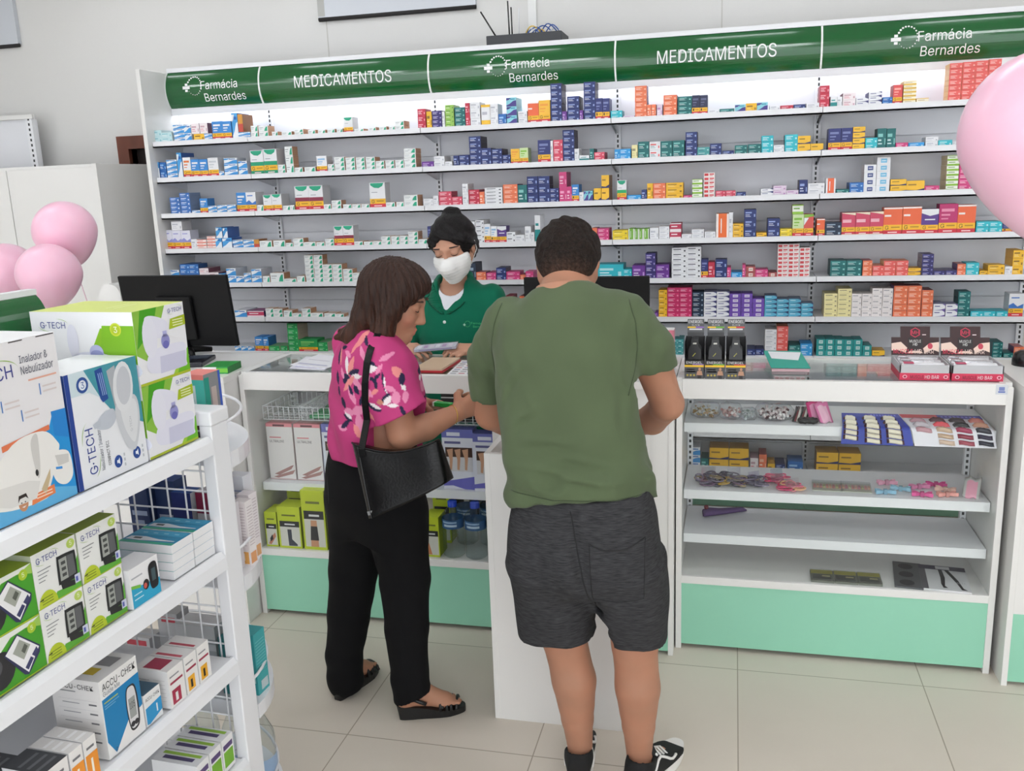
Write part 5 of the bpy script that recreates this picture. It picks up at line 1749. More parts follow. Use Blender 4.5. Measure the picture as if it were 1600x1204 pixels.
# orthopaedic boxes, yellow-green
def ortho(x, y, w, h, label, pic, d=.09, z=.2825):
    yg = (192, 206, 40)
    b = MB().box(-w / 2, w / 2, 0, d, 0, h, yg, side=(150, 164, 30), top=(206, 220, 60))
    F = frame((-w / 2, 0, 0), (1, 0, 0), (0, 0, 1))
    b.face_rect(F, w * .08, w * .94, h * .05, h * .62, (214, 212, 204))
    b.face_rect(F, w * .08, w * .94, h * .52, h * .66, (30, 30, 34), .0006); b.face_rect(F, w * .3, w * .75, h * .565, h * .60, (220, 220, 220), .0008)
    b.face_rect(F, w * .2, w * .8, h * .78, h * .82, (110, 116, 40))
    if pic == 'knee':
        b.face_poly(F, [(w * .3, h * .05), (w * .64, h * .05), (w * .62, h * .50), (w * .36, h * .50)], (206, 150, 116), .0006)
        b.face_poly(F, [(w * .3, h * .16), (w * .66, h * .16), (w * .63, h * .40), (w * .35, h * .40)], (46, 44, 48), .0008)
    elif pic == 'boot':
        b.face_poly(F, [(w * .4, h * .46), (w * .58, h * .46), (w * .58, h * .22), (w * .8, h * .10), (w * .8, h * .06), (w * .42, h * .06)], (62, 66, 78), .0006)
    elif pic == 'wrist':
        b.face_poly(F, [(w * .2, h * .08), (w * .4, h * .06), (w * .85, h * .30), (w * .8, h * .42), (w * .5, h * .30)], (196, 130, 104), .0006)
        b.face_poly(F, [(w * .36, h * .14), (w * .62, h * .22), (w * .56, h * .36), (w * .34, h * .24)], (40, 40, 44), .0008)
    elif pic == 'belt':
        b.face_ell(F, w * .5, h * .24, w * .36, h * .14, (150, 146, 160), .0006)
    else:
        b.face_poly(F, [(w * .1, h * .06), (w * .5, h * .06), (w * .3, h * .36)], (204, 130, 90), .0006)
    tag(b.build('support_brace_box', paint(), loc=(x, y, z)), label, 'brace box', 'yellow-green brace boxes')
ortho(-1.771, 3.06, .052, .145, 'small yellow-green brace box with wrist picture, end of the row', 'wrist')
ortho(-1.688, 3.055, .098, .172, 'yellow-green brace box picturing a walking boot', 'boot')
ortho(-1.580, 3.055, .098, .245, 'tall yellow-green brace box picturing a knee sleeve', 'knee')
ortho(-1.488, 3.055, .07, .185, 'yellow-green brace box picturing a belt, by the woman\'s leg', 'belt')
ortho(-1.72, 3.20, .09, .235, 'yellow-green brace box standing behind the boot box', 'none', .07)
ortho(-1.53, 3.22, .12, .27, 'largest yellow-green brace box, behind the knee box', 'none', .07)
ortho(-1.098, 3.06, .06, .16, 'yellow-green brace box between the woman and water bottles', 'none')
ortho(-1.10, 3.20, .07, .23, 'yellow brace box at the back beside the water bottles', 'none', .07)
# water bottles
water = glass_mat('bottle_plastic', (0.90, 0.94, 0.95), 1.4, 0.03)
def bottle(x, y, label):
    y -= .022
    t = thing('water_bottle', label, 'bottle', (x, y, .2825), group='blue-capped water bottles')
    r = .042
    pr = [(0, .002), (r * .8, .0), (r, .008)]
    for k in range(7):
        z = .012 + k * .017
        pr += [(r, z), (r, z + .008), (r * .93, z + .0125)]
    pr += [(r, .135), (r * .98, .138), (r * .98, .182), (r, .186), (r * .95, .20), (r * .55, .222), (r * .36, .230), (r * .36, .236)]
    MB().lathe(pr, n=24).build('body', water, t, smooth=True)
    MB().lathe([(r * .995, .139), (r * .995, .181)], n=24, col=(48, 92, 140)).lathe([(r, .150), (r, .160)], n=10, col=(190, 210, 230), a0=-PI * .7, a1=-PI * .3).lathe([(r, .166), (r, .174)], n=10, col=(150, 180, 214), a0=-PI * .75, a1=-PI * .3).build('label_band', paint(), t, smooth=True)
    MB().lathe([(r * .42, .232), (r * .42, .256), (r * .36, .259), (0, .259)], n=20, col=(36, 70, 190)).build('cap', gloss(), t, smooth=True)
    t.scale = (1, 1, .85)
bottle(-1.020, 3.115, 'clear water bottle with blue cap, front one nearest the woman')
bottle(-0.930, 3.112, 'clear water bottle with blue cap, front one second from woman')
bottle(-0.842, 3.115, 'clear water bottle with blue cap, front one by the kiosk')
bottle(-1.005, 3.245, 'clear water bottle with blue cap, behind the woman-side bottle')
bottle(-0.91, 3.25, 'clear water bottle with blue cap, behind the middle bottle')

# ------------------------------------------------------------------ around the back wall
t = thing('router_box', 'dark grey router box with aerials on top of the green header', 'router', (-1.02, 4.62, 2.328))
MB().box(-.19, .19, -.02, .18, 0, .052, (52, 54, 58)).build('case', mat('dark_grey_steel', (52, 54, 58), .5, bump=(200, .03)), t, bevel=.003)
for k, (x, tx, ln) in enumerate(((-.150, -.085, .125), (-.082, .004, .165), (-.068, .002, .135))):
    MB().tube([(x, .03, .05), (x + tx * .9 if k == 0 else x - tx, .03, .05 + ln)], .0035 if k else .004, (28, 28, 30), n=8).build('aerial', gloss(), t, smooth=True)
MB().tube([(-.035, .04, .05), (-.033, .04, .18)], .003, (225, 226, 228), n=8).build('aerial', gloss(), t, smooth=True)
cc = MB()
for k in range(9):
    a = R.uniform(.02, .05)
    x0 = R.uniform(-.02, .12)
    cc.tube([(x0 + s * a * 2, .06 + .02 * math.sin(s * 5 + k), .054 + a * math.sin(s * PI) * .9) for s in np.linspace(0, 1, 10)], .003, ((60, 96, 170), (60, 96, 170), (210, 214, 220), (226, 190, 80))[k % 4], n=6)
cc.build('cable_coil', matte(), t, smooth=True)
def wall_panel(x0, x1, z0, label):
    t = thing('wall_banner', label, 'banner', ((x0 + x1) / 2, WY - .01, z0))
    h = CEIL - z0 - .02
    w = (x1 - x0) / 2
    MB().box(-w, w, -.02, 0.008, .012, h).build('panel', mat('pale_grey_banner', (206, 210, 216), .45, vary=(1, .01)), t)
    MB().tube([(-w, -.012, .006), (w, -.012, .006)], .012, (40, 38, 38), n=10).build('bottom_rod', matte(), t, smooth=True)
    MB().box(-w, -w + .04, -.0215, -.02, .02, h, (176, 176, 172)).build('edge_strip', paint(), t)
wall_panel(-2.246, -1.345, 2.575, 'pale grey hanging panel with black bottom rod, above the green header')
wall_panel(-5.2, -4.21, 2.575, 'pale grey hanging panel with black bottom rod, high in the corner')
# white cabinets beside the doorway
t = thing('tall_cabinet', 'tall white cabinet with doors, between balloons and doorway', 'cabinet', (-4.0, 4.45, 0))
wpart(MB().box(-4.9, -3.215, 4.20, 4.75, 0.02, 1.84), 'body', w_lam(), t, bevel=.002)
for k in range(3):
    wpart(MB().box(-4.88 + k * .555, -4.88 + k * .555 + .55, 4.182, 4.199, .06, 1.825), 'door', w_lam(), t, bevel=.002)
wpart(MB().box(-3.24, -3.213, 4.178, 4.20, .02, 1.842), 'edge_strip', w_lam(), t)
t = thing('slotted_shelving', 'white slotted shelf frame rising above the tall cabinet', 'shelving', (-4.3, 4.8, 0))
wpart(MB().box(-5.1, -4.09, 4.82, 4.84, 0.0, 2.14), 'back_panel', panel_m, t)
b = MB().box(-4.13, -4.085, 4.79, 4.82, 0, 2.15)
slots(b, -4.113, -4.102, 4.79, 1.5, 2.14, .03)
wpart(b, 'upright', paint(), t)
wpart(MB().box(-5.1, -4.07, 4.78, 4.80, 2.14, 2.165), 'top_rail', w_lam(), t)
# ------------------------------------------------------------------ the low gondola in the left foreground
GO, GR = V((-1.125, 1.73, 0)), -0.049
GM = Matrix.Translation(GO) @ Matrix.Rotation(GR, 4, 'Z')
def G(x, y, z): return GM @ V((x, y, z))
g = thing('gondola', 'low white gondola with wire-mesh end and round end shelves, stacked with device boxes', 'gondola', GO, GR)
for xx in (-.032, -.70):
    MB().box(xx, xx + .032, 0, .062, 0, 1.165).build('end_post', w_metal(), g, bevel=.003)
MB().box(-.705, .004, -.004, .066, 1.165, 1.198).build('top_rail', w_metal(), g, bevel=.004)
GZ = (1.142, .866, .600, .330)
for z in GZ:
    b = MB()
    b.box(-.34, -.014, -1.75, -.003, z - .022, z - .004)
    # sloped price-rail lip
    P = [(-.014, z), (-.008, z), (0.002, z - .012), (0.006, z - .040), (-.004, z - .044), (-.014, z - .024)]
    for (xa, za), (xb, zb) in zip(P, P[1:] + P[:1]):
        b.quad((xb, -1.75, zb), (xa, -1.75, za), (xa, -.002, za), (xb, -.002, zb))
    b.poly([(x, -.002, q) for x, q in P[::-1]])
    b.build('shelf', w_metal(), g)
    b = MB().box(-.66, -.36, -1.75, -.003, z - .03, z - .004)
    b.build('shelf', w_metal(), g)
MB().box(-.355, -.34, -1.75, -.003, .1, 1.20).build('centre_panel', panel_m, g)
b = MB().box(-.3395, -.337, -1.4, -.20, .555, .575, (214, 216, 220))
for k in range(9):
    b.box(-.337, -.3365, -1.36 + k * .13, -1.30 + k * .13, .558, .571, (150, 152, 156) if k % 3 else (90, 92, 96))
b.build('hook_rail', paint(), g)
MB().box(-.69, -.01, -1.75, 0.05, 0.0, .10).build('plinth', w_metal(), g)
b = MB()
for k in range(14):
    x = -.05 - k * .048
    if x > -.66: b.tube([(x, .012, .1), (x, .012, 1.165)], .0022, n=6)
for k in range(22):
    z = .14 + k * .048
    b.tube([(-.67, .016, z), (-.03, .016, z)], .0022, n=6)
b.build('wire_mesh', w_metal(), g, smooth=True)
for z in (1.086, .776, .434, .12):
    b = MB()
    N = 28
    pts = [(-.35 + .350 * math.cos(a), .064 + .295 * math.sin(a)) for a in np.linspace(0, PI, N + 1)]
    b.poly([(x, y, z) for x, y in pts]); b.poly([(x, y, z - .038) for x, y in reversed(pts)])
    for (xa, ya), (xb, yb) in zip(pts, pts[1:] + pts[:1]):
        b.quad((xa, ya, z - .038), (xb, yb, z - .038), (xb, yb, z), (xa, ya, z))
    b.build('round_shelf', w_metal(), g, auto=.6)
    pts = [(-.35 + .345 * math.cos(a), .05 + .300 * math.sin(a), z + .072) for a in np.linspace(0, PI, N + 1)]
    MB().tube(pts, .0038, n=8).build('wire_guard', w_metal(), g, smooth=True)

def gbox(name, label, cat, x1, y0, y1, z0, z1, depth, col, group=None, side=None, top=None, rz=0.0):
    """a box whose printed front looks across the aisle; returns what is needed to print on it"""
    w, h = y1 - y0, z1 - z0
    b = MB().box(-depth, 0, 0, w, 0, h, col, top=top)
    if side:
        b.c[0] = side
    o = dict(b=b, F=frame((0, 0, 0), (0, 1, 0), (0, 0, 1)), S=frame((-depth, 0, 0), (1, 0, 0), (0, 0, 1)), T=frame((0, 0, h), (0, 1, 0), (-1, 0, 0)),
             w=w, h=h, d=depth)
    def done():
        q = b.build(name, paint(), loc=G(x1, y0, z0))
        q.rotation_euler = (0, 0, GR + rz)
        return tag(q, label, cat, group)
    o['done'] = done
    return o
def gtech(b, F, x, y, h, w, rot=0.0, col=(70, 80, 150)):
    c, s = math.cos(rot), math.sin(rot)
    def T(u, v): return (x + u * c - v * s, y + u * s + v * c)
    b.face_text(F, 'G·TECH', x, y, h, col, width=w, bold=True, rot=rot)
    # swoosh arcs above and below
    for sg, y0 in ((1, h * .5), (-1, h * .5)):
        top, bot = [], []
        for k in range(15):
            a = (PI * (.42 - .42 * k / 14)) if sg > 0 else (PI * (1.42 - .42 * k / 14) )
            th = h * .10 * math.sin(PI * (k + .3) / 14.6)
            ex, ey = math.cos(a), math.sin(a)
            cx, cy = w * .52, h * .5
            top.append(T(cx + (w * .62) * ex, cy + (h * 1.05 + th) * ey)); bot.append(T(cx + (w * .62) * ex, cy + h * 1.05 * ey))
        b.face_poly(F, (bot + top[::-1]) if sg < 0 else (bot + top[::-1]), (150, 190, 60), .0009)
    return b
LIME, LGRN, DGRN = (196, 214, 60), (134, 188, 40), (70, 160, 30)
# two big green-white boxes, stacked at the end of the top shelf
def big_box(z0, label):
    q = gbox('device_carton', label, 'carton', -.02, -.184, -.022, z0, z0 + .1525, .25, (236, 236, 240), 'big green and white device cartons', side=(240, 240, 243), top=(206, 218, 110))
    b, F, S, w, h, d = q['b'], q['F'], q['S'], q['w'], q['h'], q['d']
    # aisle face
    b.face_poly(F, [(0, h), (w * .62, h), (w * .42, h * .62), (w * .2, h * .3), (0, h * .42)], (140, 190, 70))
    b.face_poly(F, [(w * .14, h), (w * .46, h), (w * .34, h * .72), (w * .02, h * .5)], DGRN, .0006)
    b.face_poly(F, [(w, h * .36), (w, 0), (w * .62, 0)], (110, 186, 40)); b.face_poly(F, [(w * .62, 0), (w * .72, 0), (w * .82, h * .17), (w * .76, h * .17)], (160, 200, 60), .0006)
    b.face_rect(F, 0, w, 0, h * .035, (176, 190, 50), .0007)
    dev, dv2 = (228, 228, 242), (204, 204, 226)
    b.face_blob(F, [(w * .22, h * .14), (w * .88, h * .10), (w * .94, h * .18), (w * .94, h * .42), (w * .60, h * .46), (w * .22, h * .40)], dev, .0008)
    b.face_poly(F, [(w * .40, h * .10), (w * .92, h * .10), (w * .94, h * .32), (w * .42, h * .33)], dv2, .001)
    b.face_ell(F, w * .27, h * .62, w * .14, h * .28, (230, 230, 242), .0009); b.face_blob(F, [(w * .2, h * .86), (w * .34, h * .90), (w * .62, h * .78), (w * .60, h * .60), (w * .36, h * .6)], (228, 228, 241), .00085)
    b.face_ell(F, w * .56, h * .52, w * .085, h * .10, (150, 150, 206), .0011); b.face_ell(F, w * .56, h * .47, w * .06, h * .055, (110, 110, 184), .0012); b.face_rect(F, w * .52, w * .60, h * .58, h * .66, (176, 176, 220), .0011)
    b.face_poly(F, [(w * .66, h * .66), (w, h * .68), (w, h * .82), (w * .70, h * .80)], (170, 190, 30), .0008)
    for k in range(3): b.face_rect(F, w * .74, w * .95, h * (.695 + k * .036), h * (.71 + k * .036), (232, 238, 190), .001)
    gtech(b, F, w * .67, h * .885, .0085, w * .28)
    # face toward the shop front
    b.face_poly(S, [(d * .68, h * .98 - .03), (d, h * .80), (d, h * .30), (d * .78, h * .42), (d * .60, h * .56)], (134, 186, 40))
    b.face_poly(S, [(d * .70, h * .82), (d, h * .82), (d, h * .28), (d * .66, h * .46)], (126, 184, 36), .0006)
    b.face_blob(S, [(d * .36, h * .10), (d * .95, h * .12), (d, h * .30), (d * .62, h * .46), (d * .38, h * .40)], (224, 226, 240), .0008)
    b.face_ell(S, d * .40, h * .60, .014, .036, (228, 228, 240), .0008); b.face_ell(S, d * .62, h * .46, .017, .016, (186, 190, 226), .0010); b.face_ell(S, d * .62, h * .44, .015, .008, (150, 156, 206), .0012)
    b.face_ell(S, d * .83, h * .77, .0135, .0135, (200, 214, 60), .0010); b.face_ell(S, d * .83, h * .77, .0105, .0105, (176, 196, 40), .0012); b.face_text(S, '3', d * .83, h * .77 - .006, .012, (250, 250, 240), lift=.0014, bold=True, align='c')
    gtech(b, S, .024, h - .034, .013, .062)
    if z0 > 1.2:
        for k in range(2): b.face_rect(q['T'], .05, .12, .08 + k * .02, .084 + k * .02, (226, 234, 170))
    q['done']()
big_box(1.1425, 'lower of two big green-white nebuliser cartons at the gondola\'s end')
big_box(1.2955, 'upper big green-white nebuliser carton with lime top, on its twin')
# blue and teal nebuliser carton
q = gbox('device_carton', 'white carton with dark blue edge and teal corner, upright nebuliser pictured', 'carton', -.02, -.383, -.190, 1.1425, 1.362, .13, (234, 236, 240), side=(40, 70, 140), top=(240, 242, 244))
b, F, w, h = q['b'], q['F'], q['w'], q['h']
b.face_rect(F, 0, .011, 0, h, (36, 66, 146))
b.face_poly(F, [(w * .26, h), (w, h), (w, h * .38), (w * .60, h * .55), (w * .44, h * .72)], (70, 150, 164)); b.face_poly(F, [(.011, h), (w * .42, h), (w * .56, h * .66), (w * .3, h * .8), (.011, h * .80)], (206, 222, 228), .0003)
b.face_poly(F, [(w * .56, h * .94), (w * .68, h * .97), (w * .72, h * .55), (w * .62, h * .58)], (176, 180, 186), .0007)
b.face_ell(F, w * .76, h * .76, .028, .050, (224, 226, 229), .0013, rot=-.12); b.face_ell(F, w * .77, h * .77, .020, .038, (198, 201, 207), .0015, rot=-.12)
b.face_blob(F, [(w * .63, h * .62), (w * .91, h * .66), (w * .95, h * .44), (w * .86, h * .20), (w * .78, h * .17), (w * .70, h * .24), (w * .62, h * .44)], (204, 207, 212), .0010)
b.face_blob(F, [(w * .70, h * .60), (w * .90, h * .62), (w * .92, h * .44), (w * .84, h * .24), (w * .76, h * .30), (w * .70, h * .44)], (222, 224, 227), .0012)
b.face_text(F, 'G·TECH', w * .82, h * .34, .006, (160, 164, 172), lift=.0012, width=.03, rot=PI / 2)
b.face_blob(F, [(w * .32, h * .50), (w * .42, h * .58), (w * .58, h * .60), (w * .60, h * .50), (w * .50, h * .44), (w * .36, h * .46)], (192, 198, 208), .0010); b.face_poly(F, [(w * .28, h * .52), (w * .40, h * .55), (w * .38, h * .48), (w * .30, h * .48)], (188, 194, 204), .0011)
b.face_ell(F, w * .22, h * .88, .015, .015, (44, 80, 150), .0007); b.face_ell(F, w * .22, h * .88, .0095, .0095, (226, 232, 240), .0009); b.face_text(F, '3', w * .22, h * .88 - .006, .012, (44, 80, 150), lift=.0011, bold=True, align='c')
b.face_poly(F, [(w * .40, h * .97), (w * .50, h * .985), (w * .54, h * .70), (w * .46, h * .68), (w * .43, h * .72)], (36, 76, 150), .0008)
for k in range(3): b.face_poly(F, [(w * (.435 + k * .025), h * .94), (w * (.445 + k * .025), h * .94), (w * (.475 + k * .025), h * .74), (w * (.465 + k * .025), h * .74)], (150, 176, 220), .001)
gtech(b, F, w * .27, h * .10, .020, h * .40, rot=PI / 2, col=(50, 70, 150))
b.face_text(F, 'Nebulizador / Inalador', w * .37, h * .10, .0085, (90, 96, 112), width=h * .36, rot=PI / 2); b.face_text(F, 'COMPACT DC1', w * .46, h * .12, .0075, (50, 54, 66), width=h * .22, rot=PI / 2, bold=True)
for xx, yy in ((.56, .12), (.84, .13)):
    b.face_ell(F, w * xx, h * yy, .011, .0125, (40, 76, 150), .0007); b.face_poly(F, [(w * xx - .004, h * yy - .003), (w * xx, h * yy - .003), (w * xx + .004, h * yy - .007), (w * xx + .004, h * yy + .007), (w * xx, h * yy + .003), (w * xx - .004, h * yy + .003)], (236, 240, 246), .0009)
    for k in range(3): b.face_rect(F, w * xx + .016, w * xx + .020, h * yy - .014 + k * .010, h * yy - .008 + k * .010, (190, 194, 200), .0007)
q['done']()
# white and blue nebuliser carton, cut by the picture's edge
q = gbox('device_carton', 'large white and sky-blue inhaler carton with child\'s face printed, foremost on top shelf', 'carton', -.02, -.60, -.389, 1.1425, 1.444, .17, (230, 228, 230), top=(238, 238, 240))
b, F, w, h = q['b'], q['F'], q['w'], q['h']
b.face_poly(F, [(0, 0), (w, 0), (w, h * .53), (w * .86, h * .54), (w * .80, h * .46), (w * .5, h * .40), (0, h * .30)], (36, 146, 214)); b.face_poly(F, [(0, 0), (w, 0), (w, h * .05), (w * .4, h * .18), (0, h * .22)], (96, 176, 222), .0005)
b.face_poly(F, [(w * .30, h * .44), (w * .80, h * .475), (w * .80, h * .445), (w * .56, h * .43), (w * .30, h * .405)], (222, 120, 80), .0007)
b.face_poly(F, [(w * .84, h * .545), (w, h * .54), (w, h * .36), (w * .84, h * .40)], (36, 130, 206), .0006)
cr, cr2, cr3 = (236, 234, 230), (222, 220, 216), (206, 204, 200)
b.face_blob(F, [(w * .08, h * .24), (w * .40, h * .43), (w * .72, h * .45), (w * .86, h * .36), (w * .86, h * .30), (w * .72, h * .12), (w * .66, h * .055), (w * .30, h * .07), (w * .04, h * .14)], cr, .0009)
b.face_poly(F, [(w * .10, h * .22), (w * .50, h * .20), (w * .62, h * .17), (w * .56, h * .08), (w * .30, h * .085), (w * .06, h * .15)], cr2, .0011); b.face_blob(F, [(w * .58, h * .40), (w * .66, h * .44), (w * .64, h * .24), (w * .60, h * .20)], cr3, .0011); b.face_ell(F, w * .60, h * .225, .0035, .006, (40, 40, 42), .0013)
b.face_poly(F, [(w * .62, h * .12), (w * .74, h * .22), (w * .73, h * .17), (w * .66, h * .08)], (196, 176, 140), .0012)
b.face_blob(F, [(w * .80, h * .30), (w * .96, h * .28), (w * .98, h * .14), (w * .90, h * .09), (w * .80, h * .12), (w * .76, h * .2)], cr, .0012); b.face_poly(F, [(w * .81, h * .285), (w * .96, h * .265), (w * .95, h * .215), (w * .83, h * .215)], cr3, .0014)
b.face_poly(F, [(w * .80, h * .215), (w * .87, h * .205), (w * .87, h * .19), (w * .80, h * .2)], (60, 140, 210), .0015)
gtech(b, F, w * .06, h * .79, .022, w * .46, rot=.03, col=(60, 66, 140))
b.face_text(F, 'Inalador &', w * .60, h * .865, .013, (80, 82, 100), width=.062); b.face_text(F, 'Nebulizador', w * .60, h * .80, .014, (80, 82, 100), width=.072, bold=True); b.face_rect(F, w * .66, w * .96, h * .755, h * .765, (226, 170, 150), .0007)
for (u, v) in ((.36, .62), (.76, .66), (.54, .54)):
    b.face_rect(F, w * u, w * u + .0022, h * v, h * v + .020, (60, 120, 190), .0007)
    for k in range(2): b.face_rect(F, w * u + .007, w * u + .038, h * v + .003 + k * .009, h * v + .006 + k * .009, (216, 206, 204), .0007)
b.face_ell(F, w * .42, h * .085, .0105, .0145, (196, 140, 104), .0010); b.face_poly(F, [(w * .42 - .011, h * .095), (w * .42 - .008, h * .135), (w * .42 + .008, h * .137), (w * .42 + .0115, h * .10), (w * .42 + .006, h * .118), (w * .42 - .006, h * .116)], (40, 30, 26), .0013)
for sx in (-.004, .004): b.face_ell(F, w * .42 + sx, h * .09, .0014, .0012, (50, 34, 28), .0014)
b.face_poly(F, [(w * .42 - .005, h * .066), (w * .42 + .005, h * .068), (w * .42, h * .058)], (240, 230, 226), .0014)
b.face_poly(F, [(w * .52, h * .105), (w * .76, h * .12), (w * .76, h * .065), (w * .50, h * .05)], (232, 130, 80), .0010)
for k in range(2): b.face_rect(F, w * .56, w * .73, h * (.075 + k * .018), h * (.082 + k * .018), (250, 220, 200), .0012)
for (u0, u1) in ((.52, .66), (.80, .99)): b.face_rect(F, w * u0, w * u1, h - .003, h - .0012, (60, 56, 56), .0007)
q['done']()

# blood pressure boxes on the second shelf
def bp_box(y0, z0, label):
    q = gbox('monitor_box', label, 'device box', -.02, y0, y0 + .1035, z0, z0 + .1025, .10, (234, 235, 232), 'wrist monitor boxes', side=(196, 202, 180), top=(150, 170, 50))
    b, F, w, h = q['b'], q['F'], q['w'], q['h']
    b.face_poly(F, [(w, h * .62), (w, 0), (w * .34, 0), (w * .44, h * .16), (w * .66, h * .14), (w * .88, h * .40)], (96, 172, 60))
    b.face_rect(F, 0, w, 0, h * .02, (170, 190, 50), .0006)
    top = [(w * .02 + w * .42 * (.5 - .5 * math.cos(a)), h * .02 + h * .26 * math.sin(a)) for a in np.linspace(0, PI, 14)]
    b.face_poly(F, top[::-1], (186, 202, 50), .0007)
    for k in range(3): b.face_rect(F, w * .09, w * .34, h * (.06 + k * .05), h * (.075 + k * .05), (110, 130, 40), .0009)
    b.face_rect(F, w * .05, w * .13, h * .14, h * .16, (40, 46, 30), .0010)
    gtech(b, F, w * .09, h * .80, .0105, w * .46)
    for k in range(4): b.face_rect(F, w * .09, w * (.38 - .05 * k), h * (.66 - k * .065), h * (.675 - k * .065), (130, 132, 136), .0007)
    b.face_poly(F, [(w * .54, h * .26), (w * .86, h * .20), (w * .86, h * .10), (w * .56, h * .14)], (44, 46, 46), .0008)
    b.face_blob(F, [(w * .50, h * .30), (w * .52, h * .72), (w * .56, h * .76), (w * .90, h * .74), (w * .95, h * .68), (w * .94, h * .28), (w * .88, h * .22), (w * .54, h * .24)], (40, 42, 44), .0010)
    b.face_poly(F, [(w * .74, h * .30), (w * .75, h * .70), (w * .90, h * .69), (w * .91, h * .31)], (96, 98, 100), .0012); b.face_poly(F, [(w * .55, h * .30), (w * .56, h * .70), (w * .74, h * .70), (w * .73, h * .30)], (160, 164, 158), .0012)
    for k in range(3): b.face_rect(F, w * .60, w * .70, h * (.36 + k * .11), h * (.42 + k * .11), (70, 74, 72), .0014)
    b.face_ell(F, w * .88, h * .88, w * .095, h * .085, (186, 210, 100), .0008); b.face_text(F, '5', w * .88, h * .85, .008, (240, 246, 220), lift=.001, bold=True, align='c')
    b.face_rect(F, w * .86, w * .99, h * .12, h * .28, (206, 210, 230), .0014); b.face_rect(F, w * .88, w * .93, h * .15, h * .24, (90, 100, 180), .0016)
    q['done']()
bp_box(-.5155, .8665, 'lower white-green wrist monitor box beside the all-green boxes')
bp_box(-.4095, .8665, 'lower white-green wrist monitor box beside the oximeter box')
bp_box(-.5155, .9695, 'upper white-green wrist monitor box, nearer the all-green boxes')
bp_box(-.4080, .9695, 'upper white-green wrist monitor box, nearer the thermometer packs')
def arm_box(y0, z0, label):
    q = gbox('monitor_box', label, 'device box', -.02, y0, y0 + .145, z0, z0 + .097, .11, (70, 158, 40), 'arm monitor boxes', side=(150, 170, 60), top=(150, 176, 30))
    b, F, w, h = q['b'], q['F'], q['w'], q['h']
    b.face_poly(F, [(0, h * .35), (0, h), (w, h), (w * .84, h * .92), (w * .55, h * .9)], (232, 236, 228)); b.face_poly(F, [(w * .6, h), (w, h), (w, h * .8)], (160, 200, 90), .0003)
    b.face_ell(F, w * .34, h * .42, w * .22, h * .34, (42, 42, 46), .0007, rot=-.4); b.face_ell(F, w * .28, h * .5, w * .1, h * .16, (80, 80, 86), .0009, rot=-.4)
    b.face_poly(F, [(w * .42, h * .64), (w * .64, h * .90), (w * .94, h * .46), (w * .92, h * .34), (w * .72, h * .06), (w * .66, h * .10)], (50, 52, 90), .0010); b.face_poly(F, [(w * .44, h * .64), (w * .64, h * .87), (w * .92, h * .45), (w * .72, h * .10)], (238, 238, 240), .0012)
    b.face_poly(F, [(w * .54, h * .60), (w * .66, h * .78), (w * .80, h * .58), (w * .68, h * .38)], (164, 168, 158), .0014); b.face_poly(F, [(w * .66, h * .56), (w * .72, h * .66), (w * .76, h * .58), (w * .70, h * .48)], (90, 94, 86), .0016)
    b.face_poly(F, [(w * .68, h * .22), (w * .78, h * .36), (w * .82, h * .30), (w * .72, h * .15)], (60, 62, 104), .0014); b.face_poly(F, [(w * .80, h * .38), (w * .88, h * .48), (w * .90, h * .40), (w * .84, h * .31)], (60, 62, 104), .0014)
    b.face_ell(F, w * .86, h * .86, .0095, .0095, (170, 200, 50), .0010); b.face_text(F, '5', w * .86, h * .82, .008, (240, 246, 220), lift=.0012, bold=True, align='c')
    b.face_rect(F, 0, w, 0, h * .025, (176, 196, 50), .0009)
    q['done']()
arm_box(-.6615, .8665, 'lower all-green arm monitor box, foremost on the second shelf')
arm_box(-.6615, .9645, 'upper all-green arm monitor box, foremost on the second shelf')
q = gbox('oximeter_box', 'small white and blue finger oximeter box before the thermometer packs', 'device box', -.012, -.300, -.212, .8665, .950, .055, (238, 238, 240), side=(228, 228, 230))
b, F, w, h = q['b'], q['F'], q['w'], q['h']
b.face_poly(F, [(.003, 0), (w, 0), (w, h * .40), (w * .4, h * .46), (.003, h * .58)], (46, 166, 206)); b.face_poly(F, [(.003, h * .58), (w * .34, h * .50), (w * .34, h * .42), (.003, h * .50)], (120, 190, 70), .0006)
b.face_blob(F, [(w * .64, h * .70), (w * .70, h * .86), (w * .86, h * .88), (w * .94, h * .76), (w * .94, h * .30), (w * .84, h * .20), (w * .68, h * .26)], (34, 34, 38), .0008); b.face_rect(F, w * .73, w * .87, h * .40, h * .72, (70, 90, 96), .001)
b.face_ell(F, w * .52, h * .42, .009, .011, (50, 44, 46), .0008); b.face_ell(F, w * .49, h * .40, .005, .006, (200, 90, 80), .001)
b.face_rect(F, .006, w * .44, h * .72, h * .76, (180, 182, 188)); b.face_rect(F, .008, w * .36, h * .30, h * .33, (190, 226, 240), .0007); b.face_rect(F, .008, w * .4, h * .18, h * .21, (190, 226, 240), .0007)
q['done']()
